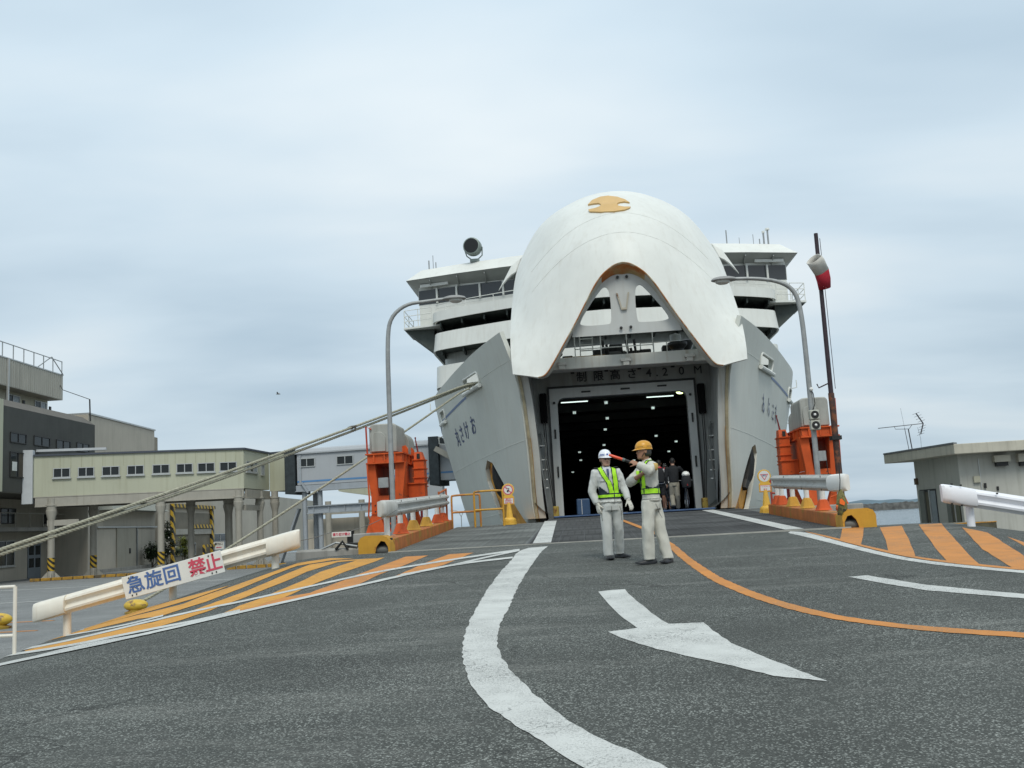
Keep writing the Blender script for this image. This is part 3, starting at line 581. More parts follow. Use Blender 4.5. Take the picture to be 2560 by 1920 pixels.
so = VIS.modifiers.new('s', 'SOLIDIFY'); so.thickness = 0.09; so.offset = -1; bake(VIS); VIS.data.set_sharp_from_angle(angle=R(38))
nav = sum((p.normal.y for p in VIS.data.polygons), 0)
# rim flange and hole panel
rw, rw2, rw3 = [], [], []
for i in range(2 * NT + 1):
    t_ = (i if i <= NT else 2 * NT - i) * 10 / NT; sg = -1 if i <= NT else 1; a = vI(t_); dz = 0.34 * max(0, (t_ - 4) / 6)
    rw.append([(sg * (a.x + 0.008) + VX, -1.015, a.z + 0.008), (sg * (a.x - .012) + VX, -1.01, a.z - 0.012), (sg * (a.x - .02) + VX, -0.96, a.z - .02 - dz * .1)])
    q3 = [(sg * (a.x - .02) + VX, -0.96, a.z - .02 - dz * .1), (sg * a.x * 0.985 + VX, -.72, a.z - .01 - dz * .6), (sg * a.x * 0.97 + VX, -0.5, a.z - dz)]
    if t_ >= 7: rw3.append(q3)
    if t_ <= 7: (rw2 if i <= NT else rw2).append((i, q3))
MB().grid(rw).build('visor_rim', RUSTB, VIS, smooth=True); MB().grid(rw3).build('rusty_reveal', M('orange rusted reveal', (0.50, 0.36, 0.17), 0.7, 0.15, 1.2, rust=0.9, rcol=(0.45, 0.14, 0.03), rscale=0.9, streak=0.6, scol=(0.3, 0.1, 0.02)), VIS, smooth=True)
for half in (0, 1): MB().grid([q3 for i_, q3 in rw2 if (i_ <= NT) == (half == 0)]).build('visor_reveal', M('reveal paint', (0.55, 0.53, 0.46), 0.5, 0.08, 2, streak=0.5, scol=(0.36, 0.22, 0.08)), VIS, smooth=True)
pl = [];
for i in range(2 * NT + 1):
    t_ = (i if i <= NT else 2 * NT - i) * 10 / NT; sg = -1 if i <= NT else 1; a = vI(t_); z = a.z - 0.32 * max(0, (t_ - 4) / 6)
    if z >= 7.66: pl.append((sg * a.x * 0.975 + VX, z))
pl = [(pl[0][0] - 0.05, 7.62)] + pl + [(pl[-1][0] + 0.05, 7.62)]
hl = chaikin([(-0.42, 9.34, 0), (-0.27, 9.12, 0), (-0.28, 8.04, 0), (-0.4, 7.98, 0), (-1.3, 7.98, 0), (-1.4, 8.14, 0), (-0.62, 9.2, 0)], 2)
hr = [(2 * 0.15 - q.x, q.y) for q in hl]; hl = [(q.x, q.y) for q in hl]
v, fcs = polymesh(pl, [hl, hr], fn=lambda a, c: (a, -0.55, c)); PAN = MB().add(v, fcs).build('visor_panel', M('visor panel grey', (0.50, 0.51, 0.49), 0.45, 0.05, 1, streak=0.2, scol=(0.3, 0.25, 0.18)), VIS)
so = PAN.modifiers.new('s', 'SOLIDIFY'); so.thickness = 0.06; bake(PAN)
for x, z in ((-1.75, 7.78), (0.02, 7.82), (0.35, 7.83), (0.02, 9.6), (0.33, 9.6)): MB().lathe([(0.055, 0), (0.055, 0.04), (0, 0.05)], 8, (x, -0.6, z), Matrix.Rotation(R(90), 3, 'X')).build('panel_bolt', DARKSTEEL, PAN)
MB().prism([(-0.07, -0.63, 9.05), (0.07, -0.63, 8.45), (0.26, -0.63, 8.45), (0.38, -0.63, 9.05), (0.33, -0.63, 9.05), (0.23, -0.63, 8.52), (0.10, -0.63, 8.52), (-0.02, -0.63, 9.05)], (0, 0.08, 0)).build('panel_lug', M('lug rust edge', (0.40, 0.36, 0.28), 0.6, 0.1, 2, rust=0.3), PAN)
for sg in (-1, 1):      # pointed fairings and lifting arms
    MB().prism([(sg * 3.85 + VX, 2.95, 10.95), (sg * 4.05 + VX, 3.0, 10.85), (sg * 4.2 + VX, 3.02, 10.72), (sg * 4.6 + VX, 3.1, 10.3), (sg * 4.02 + VX, 3.1, 11.3), (sg * 3.6 + VX, 3.1, 11.6)], (0, 0.16, 0)).build('visor_fairing', WHITE, VIS, bev=0.04)
    MB().bar((sg * 3.4 + VX, 2.6, 9.4), (sg * 3.2, 9.5, 7.6), 0.35, 0.5).build('lifting_arm', GREYW, VIS, bev=0.03)
em = [(1042, 160), (1065, 135), (1110, 117), (1150, 112), (1200, 118), (1240, 132), (1264, 148), (1235, 143), (1208, 147), (1195, 156), (1205, 165), (1235, 170), (1269, 170), (1262, 178), (1235, 187), (1180, 195), (1110, 198), (1050, 196), (1044, 186), (1085, 176), (1108, 167), (1113, 158), (1100, 151), (1070, 154)]
em3 = []
for u, v_ in em:
    o0 = toloc((0, 0, CZ)); d0 = (toloc(at(980 + u * .47016, 440 + v_ * .47016, 34)) - o0).normalized(); hit = BV.ray_cast(o0, d0); em3.append(hit[0] if hit[0] else o0 + d0 * 36)
cen = sum(em3, Vector()) / len(em3); ehit = BV.find_nearest(cen); en = ehit[1] if ehit[1].y < 0 else -ehit[1]; ex = Vector((1, 0, 0)); ez = en.cross(ex).normalized() * (1 if en.cross(ex).z > 0 else -1)
flat = [((q - cen).dot(ex), (q - cen).dot(ez)) for q in em3]; v, fcs = polymesh(flat, fn=lambda a, c: cen + ex * a + ez * c)
vv = []
for q in v:
    hit = BV.ray_cast(Vector(q) + en * 2, -en); vv.append((hit[0] if hit[0] else Vector(q)) + en * 0.03)
o = MB().add(vv, fcs).build('funnel_emblem', M('gold emblem', (0.62, 0.40, 0.16), 0.5, 0.06), VIS); so = o.modifiers.new('s', 'SOLIDIFY'); so.thickness = 0.06; so.offset = 0; bake(o)
for zz in (11.2, 12.1):      # faint plate seams across the visor shell
    pts = []
    for i in range(31):
        a_ = -3.2 + 6.4 * i / 30; z_ = zz - 0.16 * a_ * a_; hit = BV.ray_cast(Vector((a_ + VX, -6, z_)), Vector((0, 1, 0)))
        if hit[0]: pts.append(hit[0] + Vector((0, -0.002, 0)))
    MB().tube(pts, 0.008, 4).build('plate_seam', WHITE, VIS, smooth=True)
# ---- foredeck and what stands on it
MB().add([(-3.6, 0.9, 7.0), (3.6, 0.9, 7.0), (5.2, 5, 7.0), (7.3, 11, 7.0), (8.2, 22, 7.0), (-8.2, 22, 7.0), (-7.3, 11, 7.0), (-5.2, 5, 7.0)], [tuple(range(8))]).build('fore_deck', M('deck green grey', (0.10, 0.12, 0.11), 0.7, 0.2, 1), SHIP)
YTOP = M('ochre machine cover', (0.34, 0.20, 0.05), 0.6, 0.2, 4)
def fd(name, mk, mat, bev=0.02): o = mk(MB()).build(name, mat, SHIP, bev=bev, smooth=False); return o
for x, y in ((-1.25, 2.2), (1.5, 2.4)):
    o = fd('winch_box', lambda m: m.b2(x - .7, x + .7, y, y + .9, 7.0, 7.34), DARKSTEEL); MB().b2(x - .74, x + .74, y - .04, y + .94, 7.342, 7.40).build('winch_cover', YTOP, o)
for x, y, r_, h_ in ((-2.35, 1.9, .22, .55), (2.2, 2.6, .28, .8), (-.25, 3.5, .3, .9), (2.6, 3.2, .2, .95), (-2.3, 4.2, .35, .7), (0.7, 4.4, .35, .85)):
    m = MB(); m.lathe([(r_ * 1.5, 7.0), (r_ * 1.5, 7.12), (r_, 7.16), (r_ * .8, 7.0 + h_ * .6), (r_ * 1.3, 7.0 + h_ * .8), (r_ * 1.3, 7.0 + h_ * .92), (0.02, 7.0 + h_)], 12, (x, y, 0)); m.build('mooring_winch', DARKSTEEL, SHIP, smooth=True)
MB().lathe([(0.22, 7.0), (0.22, 8.4), (0.0, 8.45)], 14, (2.35, 4.6, 0)).build('deck_vent', GREYW, SHIP, smooth=True)
for x0, x1, y in ((-1.6, 1.2, 1.25), (0.9, 2.4, 3.6)):
    RL = MB().tube([(x0, y, 7.5), (x1, y, 7.5)], 0.02, 5).build('deck_rail', WHITE, SHIP)
    for k_ in range(4): xx = x0 + (x1 - x0) * k_ / 3; MB().tube([(xx, y, 7.05), (xx, y, 8.0)], 0.02, 5).build('stanchion', WHITE, RL)
    MB().tube([(x0, y, 7.98), (x1, y, 7.98)], 0.02, 5).build('deck_rail_top', WHITE, RL)
LAD = MB().b2(-1.42, -1.38, 4.0, 4.05, 7.0, 8.6).build('deck_ladder', WHITE, SHIP)
MB().b2(-.93, -.89, 4.0, 4.05, 7.0, 8.6).build('stile', WHITE, LAD)
for k_ in range(6): MB().b2(-1.38, -.93, 4.0, 4.04, 7.2 + .23 * k_, 7.24 + .23 * k_).build('rung', WHITE, LAD)
for k_, (x, h_) in enumerate(((-.55, 1.0), (-.4, .85), (.35, 1.0), (.5, .7), (.65, 1.05), (.15, .8))): MB().tube([(x, 2.6 + .1 * k_, 7.0), (x + .03, 2.6 + .1 * k_, 7.5), (x - .02, 2.6 + .1 * k_, 7.0 + h_)], [.07, .05, .06], 6).build('control_stand', DARKSTEEL, SHIP)
for x, y, w_, h_ in ((-.75, 3.0, .35, .75), (-.05, 3.2, .5, .95), (1.05, 3.3, .45, .7), (-1.9, 3.1, .4, .6), (1.9, 3.6, .35, .85)):
    hw_ = MB().b2(x - w_ / 2, x + w_ / 2, y, y + .5, 7.0, 7.0 + h_).build('windlass_frame', DARKSTEEL, SHIP, bev=.03); MB().tube([(x - w_ * .7, y - .05, 7.0 + h_ * .6), (x + w_ * .7, y - .05, 7.0 + h_ * .6)], .09, 10).build('windlass_drum', M('worn grey steel', (0.12, 0.12, 0.11), 0.5), hw_, smooth=True)
# ---- superstructure: banded decks with rounded corners
def plan(x0, yc, yside, r_=0.9, n_=14):
    "half front outline from the centre line out to the side and aft"
    p = [(0, yc), (x0 * .33, yc + (yside - yc) * .10), (x0 * .52, yc + (yside - yc) * .30), (x0 * .76, yc + (yside - yc) * .60), (x0 * .93, yc + (yside - yc) * .86), (x0 * .985, yside), (x0, yside + 1.0), (x0, yside + 2.0)]
    q = chaikin([(a, c, 0) for a, c in p], 2, False); return [(v_.x, v_.y) for v_ in q] + [(x0, 60)]
def full(pl_): return [(-a, c) for a, c in reversed(pl_)] + [(a, c) for a, c in pl_[1:]]
def band(name, pl_, z0, z1, th, mat, par, lean=0.0):
    F_ = full(pl_); n_ = len(F_); rings = []
    def inset(k_, d): a = Vector(F_[max(k_ - 1, 0)]); c = Vector(F_[min(k_ + 1, n_ - 1)]); t_ = (c - a).normalized(); nr = Vector((-t_.y, t_.x)); return Vector(F_[k_]) + nr * d
    A = [(*F_[k_], z0) for k_ in range(n_)]; B = [(*inset(k_, lean), z1) for k_ in range(n_)]; C = [(*inset(k_, th + lean), z1) for k_ in range(n_)]; D = [(*inset(k_, th), z0) for k_ in range(n_)]
    o = MB().loft([[A[k_], B[k_], C[k_], D[k_]] for k_ in range(n_)]).build(name, mat, par, smooth=True); return o
P1, P2, P3 = plan(9.3, 15.0, 18.3), plan(9.35, 15.0, 18.4), plan(9.3, 15.2, 18.6)
BR = MB()
def decksheet(pl_, z, inset_=0.05): F_ = full(pl_); return [(x * (1 - inset_ / 9), y + inset_, z) for x, y in F_]
SUP = band('bulwark_band', P1, 12.45, 12.97, 0.10, WHITE, SHIP)
band('bulwark_band', P2, 10.87, 11.84, 0.10, WHITE, SHIP, 0.12); band('bulwark_band', P3, 8.9, 10.06, 0.10, WHITE, SHIP, 0.06)
for pl_, z in ((P1, 12.47), (P2, 10.93), (P3, 8.96)):
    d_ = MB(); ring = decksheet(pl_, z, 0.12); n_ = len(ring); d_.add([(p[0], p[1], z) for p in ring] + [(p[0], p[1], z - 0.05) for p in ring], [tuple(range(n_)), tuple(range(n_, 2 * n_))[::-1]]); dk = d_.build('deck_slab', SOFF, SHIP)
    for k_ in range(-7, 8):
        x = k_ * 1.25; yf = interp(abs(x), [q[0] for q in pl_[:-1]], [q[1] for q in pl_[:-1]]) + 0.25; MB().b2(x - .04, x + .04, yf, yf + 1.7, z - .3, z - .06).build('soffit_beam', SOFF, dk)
# recessed deck house fronts behind the bands
def house(name, x, yc, ys_, z0, z1, mat):
    F_ = full(plan(x, yc, ys_)); return MB().prism([(a, c, z0) for a, c in F_], (0, 0, z1 - z0)).build(name, mat, SHIP, smooth=True)
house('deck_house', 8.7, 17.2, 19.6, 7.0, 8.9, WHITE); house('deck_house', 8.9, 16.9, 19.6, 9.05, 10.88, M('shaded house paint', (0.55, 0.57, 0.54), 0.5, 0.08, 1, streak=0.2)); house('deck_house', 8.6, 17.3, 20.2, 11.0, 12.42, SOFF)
# bridge: window wall, sills, windows, roof
WP = [(0, 18.0), (2.6, 18.1), (5.2, 18.45), (7.8, 18.95), (10.05, 19.5), (10.05, 24)]
def wallrow(z0, z1, name, dy=0.0, par=SHIP, mat=WHITE):
    F_ = [(-a, c + dy) for a, c in reversed(WP)] + [(a, c + dy) for a, c in WP[1:]]
    return MB().prism([(a, c, z0) for a, c in F_], (0, 0, z1 - z0)).build(name, mat, par)
wallrow(12.5, 13.72, 'bridge_front'); BH = wallrow(14.52, 15.3, 'bridge_head'); wallrow(13.72, 14.52, 'bridge_room', 0.35, mat=M('bridge interior', (0.035, 0.04, 0.04), 0.7, 0.2))
for sg in (-1, 1):
    for k_ in range(4):
        (xa, ya), (xb, yb) = WP[k_], WP[k_ + 1]
        for h_ in (0, 1):
            a = Vector((sg * (xa + (xb - xa) * (h_ * .5)), ya + (yb - ya) * (h_ * .5), 14.12)); c = Vector((sg * (xa + (xb - xa) * (h_ * .5 + .5)), ya + (yb - ya) * (h_ * .5 + .5), 14.12)); d = (c - a).normalized(); nr = Vector((d.y, -d.x, 0)) * sg; ln = (c - a).length
            pn = MB().bar(a + nr * .06, a + nr * .06 + d * .10, 0.16, 0.8).build('window_pillar', WHITE, SHIP)
            MB().bar(a + d * .10 + nr * .01, c + nr * .01, 0.03, 0.8).build('bridge_window', DGLASS, SHIP)
    MB().bar((sg * 10.02, 19.5, 14.12), (sg * 10.02, 19.62, 14.12), 0.14, 0.8).build('window_pillar', WHITE, SHIP)
    MB().b2(sg * 9.98, sg * 10.03, 19.66, 23.5, 13.73, 14.5).build('bridge_window', DGLASS, SHIP)
    MB().bar((sg * 8.3, 18.8, 14.7), (sg * 9.9, 19.15, 14.7), 0.12, 0.16).build('wing_lamp_box', WHITE, SHIP)
    # wing platform with railing
    pf = MB().prism([(sg * 8.8, 18.7, 12.36), (sg * 10.95, 19.3, 12.36), (sg * 10.95, 22.5, 12.36), (sg * 8.8, 22.5, 12.36)], (0, 0, 0.1)).build('wing_platform', WHITE, SHIP)
    MB().prism([(sg * 9.3, 19.6, 12.34), (sg * 10.9, 19.6, 12.34), (sg * 9.3, 19.6, 11.0)], (0, 2.2, 0)).build('wing_bracket', SOFF, pf)
    pts = [(9.3, 18.85), (10.9, 19.33), (10.9, 22.4)]
    for zz in (12.8, 13.1, 13.42): MB().tube([(sg * a, c, zz) for a, c in pts], 0.022, 5).build('wing_rail', WHITE, pf)
    for a, c in ((9.3, 18.85), (10.1, 19.1), (10.9, 19.33), (10.9, 20.8), (10.9, 22.4)): MB().tube([(sg * a, c, 12.46), (sg * a, c, 13.42)], 0.025, 5).build('wing_post', WHITE, pf)
# rail above the uppermost bulwark
F_ = [(a, c + .05) for a, c in P1 if c < 18.2]; pr = [(-a, c, 13.35) for a, c in reversed(F_)] + [(a, c, 13.35) for a, c in F_[1:]]
RL = MB().tube(pr, 0.025, 5).build('bridge_rail', WHITE, SHIP)
for k_ in range(0, len(pr), 3): MB().tube([(pr[k_][0], pr[k_][1], 12.95), pr[k_]], 0.022, 5).build('stanchion', WHITE, RL)
MB().tube([(p[0], p[1], 13.15) for p in pr], 0.018, 5).build('bridge_rail_mid', WHITE, RL)
# roof slab with raked edge and sloping soffit
RO = [(0, 16.9), (2.6, 17.0), (5.2, 17.45), (7.9, 18.1), (10.65, 18.95), (10.65, 24.5)]
def rfull(pl_, dx=0, dy=0): return [(-(a - dx * (a / 10.65)), c + dy) for a, c in reversed(pl_)] + [(a - dx * (a / 10.65), c + dy) for a, c in pl_[1:]]
lip, top = rfull(RO), rfull(RO, 0.8, 0.55); n_ = len(lip); inn = rfull(RO, 0.62, 0.95)
m = MB(); m.add([(a, c, 15.02) for a, c in lip] + [(a, c, 15.70) for a, c in top], [(i, i + 1, n_ + i + 1, n_ + i) for i in range(n_ - 1)] + [tuple(range(n_, 2 * n_))])
ROOF = m.build('bridge_roof', WHITE, SHIP)
m = MB(); m.add([(a, c, 15.0) for a, c in lip] + [(a, c, 14.55) for a, c in inn], [(i, i + 1, n_ + i + 1, n_ + i) for i in range(n_ - 1)]); SF = m.build('roof_soffit', M('soffit painted shade grey', (0.42, 0.43, 0.41), 0.6, 0.08, 1), ROOF)  # grey stands for the shading under the roof lip, put into the colour
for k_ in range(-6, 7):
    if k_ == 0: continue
    x = k_ * 1.55; yf = interp(abs(x), [q[0] for q in RO[:-1]], [q[1] for q in RO[:-1]]); MB().bar((x, yf + .12, 14.93), (x, yf + .9, 14.56), 0.06, 0.16).build('soffit_rib', MATS['soffit painted shade grey'], SF)
# searchlight and aerials on the roof
SL = MB().box((-6.75, 18.6, 15.78), (0.5, 0.35, 0.16)).build('searchlight', M('searchlight grey green', (0.25, 0.29, 0.27), 0.45, 0.15, 5, metal=0.3), ROOF)
rotS = Matrix.Rotation(R(-8), 3, 'Z') @ Matrix.Rotation(R(90), 3, 'X'); cS = Vector((-6.8, 18.45, 16.5)); GS = MATS['searchlight grey green']
MB().lathe([(0.40, 0.42), (0.46, 0.40), (0.46, -0.12), (0.40, -0.38), (0.18, -0.5), (0.0, -0.5)], 20, cS, rotS).build('lamp_drum', GS, SL, smooth=True)
MB().lathe([(0.0, 0.2), (0.1, 0.2), (0.405, 0.425)], 20, cS, rotS).build('lamp_reflector', M('dark reflector', (0.03, 0.03, 0.03), 0.25, 0, metal=0.6), SL, smooth=True)
MB().ball(cS + rotS @ Vector((0, 0, 0.28)), 0.11, 8).build('lamp_bulb', M('bulb mirror', (0.5, 0.55, 0.52), 0.2, 0, metal=0.8), SL, smooth=True)
for sg in (-1, 1): MB().tube([(-6.75 + sg * .16, 18.6, 15.84), (-6.75 + sg * .42, 18.55, 16.05), (-6.8 + sg * .5, 18.45, 16.5)], 0.035, 6).build('yoke_arm', GS, SL, smooth=True)
for k_ in range(4): MB().lathe([(0.47, -0.02), (0.485, 0.0), (0.47, 0.02)], 20, cS + rotS @ Vector((0, 0, 0.3 - .13 * k_)), rotS).build('drum_rib', GS, SL)
AER = M('aerial metal', (0.35, 0.36, 0.36), 0.5, 0.1, metal=0.5)
for x, y, h_, r_ in ((6.9, 18.6, .75, .035), (7.6, 18.8, .35, .015), (8.4, 19.1, .55, .018), (8.75, 19.2, .3, .03), (9.0, 19.3, .62, .05), (9.25, 19.4, .8, .05), (-9.4, 19.4, .5, .04), (-9.15, 19.3, .75, .02), (-9.0, 19.3, .35, .03)):
    AE = MB().tube([(x, y, 15.65), (x, y, 15.7 + h_)], r_, 6).build('aerial', AER, ROOF)
    if r_ == .05: MB().lathe([(r_, 0), (.13 if h_ > .7 else .08, .02), (.11 if h_ > .7 else .08, .12), (0, .15)], 10, (x, y, 15.7 + h_)).build('aerial_dome', WHITE, AE)
# mooring hooks on the shell
for z, y in ((7.1, 14), (5.4, 13.5)):
    for sg in (-1, 1): MB().tube([(sg * hb(y, z), y, z), (sg * (hb(y, z) + .3), y, z + .05), (sg * (hb(y, z) + .3), y, z + .4)], 0.025, 5).build('shell_hook', WHITE, SHIP)
# ================================================================ link span (steel bridge from the ramp to the ferry)
OR = M('orange tower paint', (0.58, 0.088, 0.014), 0.6, 0.2, 1.6, streak=0.55, scol=(0.22, 0.03, 0.012), rust=0.12, rcol=(0.13, 0.05, 0.025), rscale=5, spec=0.35)
ORB = M('orange beam paint', (0.50, 0.16, 0.04), 0.6, 0.22, 3.0, rust=0.5, rcol=(0.36, 0.22, 0.03), rscale=2.2, streak=0.4, scol=(0.12, 0.06, 0.03))
YEL = M('chrome yellow paint', (0.56, 0.29, 0.03), 0.5, 0.1, 3, rust=0.25, rcol=(0.22, 0.07, 0.02), rscale=4, streak=0.3, scol=(0.3, 0.12, 0.02))
YCONE = M('yellow plastic', (0.72, 0.42, 0.06), 0.45, 0.06, 4)
RWHITE = M('galvanised white rail', (0.50, 0.50, 0.47), 0.5, 0.1, 3, streak=0.5, scol=(0.25, 0.22, 0.17))
CREAM = M('cream rail paint', (0.74, 0.70, 0.61), 0.45, 0.06, 2, streak=0.35, scol=(0.5, 0.30, 0.14))
PWHITE = M('clean white paint', (0.76, 0.75, 0.71), 0.45, 0.05, 3, streak=0.15, scol=(0.4, 0.3, 0.2))
WRAIL2 = M('bright white rail', (0.80, 0.80, 0.83), 0.4, 0.04, 3)
GALV = M('galvanised steel', (0.33, 0.34, 0.335), 0.5, 0.14, 5, metal=0.35, streak=0.3)
HOUS = M('grey motor housing', (0.36, 0.36, 0.325), 0.5, 0.1, 2, streak=0.5, scol=(0.12, 0.11, 0.08), metal=0.2)
def treadmat(name, base):
    m = bpy.data.materials.new(name); m.use_nodes = True; t = m.node_tree; n = t.nodes; l = t.links; b_ = n['Principled BSDF']; P_ = n.new('ShaderNodeTexCoord').outputs['Object']
    w_ = n.new('ShaderNodeTexBrick'); w_.inputs['Scale'].default_value = 1.0; w_.inputs['Mortar Size'].default_value = 0.012; w_.inputs['Brick Width'].default_value = 0.16; w_.inputs['Row Height'].default_value = 0.075; w_.inputs['Mortar Smooth'].default_value = 0.3; l.new(P_, w_.inputs['Vector'])
    for k_, f_ in (('Color1', 1.0), ('Color2', 0.9), ('Mortar', 0.74)): w_.inputs[k_].default_value = tuple(x * f_ for x in base) + (1,)
    nz = n.new('ShaderNodeTexNoise'); nz.inputs['Scale'].default_value = 0.9; nz.inputs['Detail'].default_value = 6; l.new(P_, nz.inputs[0]); mr_ = n.new('ShaderNodeMapRange'); mr_.inputs[1].default_value = .3; mr_.inputs[2].default_value = .7; mr_.inputs[3].default_value = .75; mr_.inputs[4].default_value = 1.35; l.new(nz.outputs[0], mr_.inputs[0])
    mu = n.new('ShaderNodeVectorMath'); mu.operation = 'SCALE'; l.new(w_.outputs['Color'], mu.inputs[0]); l.new(mr_.outputs[0], mu.inputs['Scale']); l.new(mu.outputs[0], b_.inputs['Base Color']); b_.inputs['Roughness'].default_value = 0.62; b_.inputs['Specular IOR Level'].default_value = 0.3
    bp_ = n.new('ShaderNodeBump'); bp_.inputs['Strength'].default_value = 0.8; bp_.inputs['Distance'].default_value = 0.01; bp_.invert = True; l.new(w_.outputs['Fac'], bp_.inputs['Height']); l.new(bp_.outputs[0], b_.inputs['Normal']); return m
TREAD = treadmat('steel tread plate', (0.068, 0.070, 0.070)); TREADL = treadmat('pale tread strip', (0.135, 0.142, 0.134))
RUBBER = M('black rubber', (0.018, 0.018, 0.018), 0.7, 0.2)
LS = thing('link_span', 'steel link span bridge with dark tread plate leading into the ferry bow', 'bridge', (1.85, 20.3, 0), -SA)
def lz(y): return 0.945 + 0.0425 * y
def deckstrip(x0, x1, y0, y1, lift): return MB().prism([(x0, y0, lz(y0) + lift), (x1, y0, lz(y0) + lift), (x1, y1, lz(y1) + lift), (x0, y1, lz(y1) + lift)], (0, 0, -0.10 if lift == 0 else -0.012))
DK = deckstrip(-1.75, 4.5, 0.1, 13.05, 0).build('deck_plate', TREAD, LS); deckstrip(-4.5, -1.75, 0.1, 10.6, 0).build('deck_plate', TREADL, LS)
deckstrip(4.5, 5.75, 7.95, 12.2, 0).build('deck_plate', TREADL, LS)
rng = random.Random(3)      # raised tread bars across the deck, one mesh per bay
bar_me = None
for i in range(40):
    y = 0.3 + i * 0.31
    for x0, x1 in (((-4.42, -1.8), (-1.7, 4.45)) if y < 10.3 else ((-1.7, 4.45),)): MB().add([(x0, y, lz(y) + .002), (x1, y, lz(y) + .002), (x1, y + .02, lz(y + .02) + .016), (x0, y + .02, lz(y + .02) + .016), (x1, y + .04, lz(y + .04) + .002), (x0, y + .04, lz(y + .04) + .002)], [(0, 1, 2, 3), (3, 2, 4, 5)]).build('tread_bar', TREAD if x0 > -2 else TREADL, DK)
for i in range(17):
    x = -4.3 + i * 0.53
    if i % 1 == 0: MB().prism([(x, .2, lz(.2) + .001), (x + .03, .2, lz(.2) + .001), (x + .03, 10.4, lz(10.4) + .001), (x, 10.4, lz(10.4) + .001)], (0, 0, 0.009)).build('tread_rib', TREADL if x < -1.8 else TREAD, DK)
def lline(name, xs0, xs1, y0, y1, mat): MB().add([(xs0, y0, lz(y0) + .021), (xs0 + .37, y0, lz(y0) + .021), (xs1 + .37, y1, lz(y1) + .021), (xs1, y1, lz(y1) + .021)], [(0, 1, 2, 3)]).build(name, mat, DK)
lline('white_lane_line', -1.62, -1.80, 0.12, 10.9, WPAINT); lline('white_lane_line', 3.42, 3.22, 0.12, 12.6, WPAINT)
MB().add([(0.95, .12, lz(.12) + .021), (1.1, .12, lz(.12) + .021), (0.55, 9, lz(9) + .021), (0.42, 9, lz(9) + .021)], [(0, 1, 2, 3)]).build('orange_lane_line', OPAINT, DK)
MB().b2(-4.7, 4.7, 0.0, 0.09, 0.86, 0.952).build('edge_bar', DARKSTEEL, LS)
MB().prism([(-4.6, .2, .35), (4.6, .2, .35), (4.6, 12.8, .85), (-4.6, 12.8, .85)], (0, 0, .42)).build('under_girder', DARKSTEEL, LS)
WPROF = [(0.0, 0.0), (-0.02, 0.03), (-0.075, 0.06), (-0.085, 0.10), (-0.02, 0.15), (-0.01, 0.175), (-0.02, 0.20), (-0.085, 0.25), (-0.075, 0.29), (-0.02, 0.32), (0.0, 0.35)]
def wbeam(p0, p1, face, mat, parent, name='rail_beam'):
    "corrugated guard rail beam between two lower-edge points, bulging towards 'face'"
    p0, p1, f = Vector(p0), Vector(p1), Vector(face).normalized(); n_ = 14; rows_ = []
    for i in range(n_ + 1):
        p = p0.lerp(p1, i / n_); front = [p - f * a + Vector((0, 0, c)) for a, c in WPROF]; back = [p - f * (a + 0.02) + Vector((0, 0, c)) for a, c in reversed(WPROF)]; rows_.append(front + back)
    return MB().loft(rows_).build(name, mat, parent, smooth=True)
def sleeve(p0, dirv, face, ln, mat, parent):
    "rounded end piece that wraps the rail's end"
    d, f = Vector(dirv).normalized(), Vector(face).normalized(); up = Vector((0, 0, 1)); p = Vector(p0); rows_ = []
    for s_, th, a, c in ((0.0, 0.13, 0.0, 0.35), (0.35, 0.135, -0.005, 0.355), (0.75, 0.13, -0.005, 0.355), (0.93, 0.11, 0.0, 0.35), (1.0, 0.06, 0.01, 0.34)):
        q_ = p + d * ln * s_; rows_.append([q_ + f * (th * .75) + up * (a + .03), q_ + f * th + up * (a + .09), q_ + f * th + up * (c - .09), q_ + f * (th * .75) + up * (c - .03), q_ + f * .02 + up * c, q_ - f * .04 + up * (c - .02), q_ - f * .04 + up * (a + .02), q_ + f * .02 + up * a])
    return MB().loft(rows_).build('rail_sleeve', mat, parent, smooth=True)
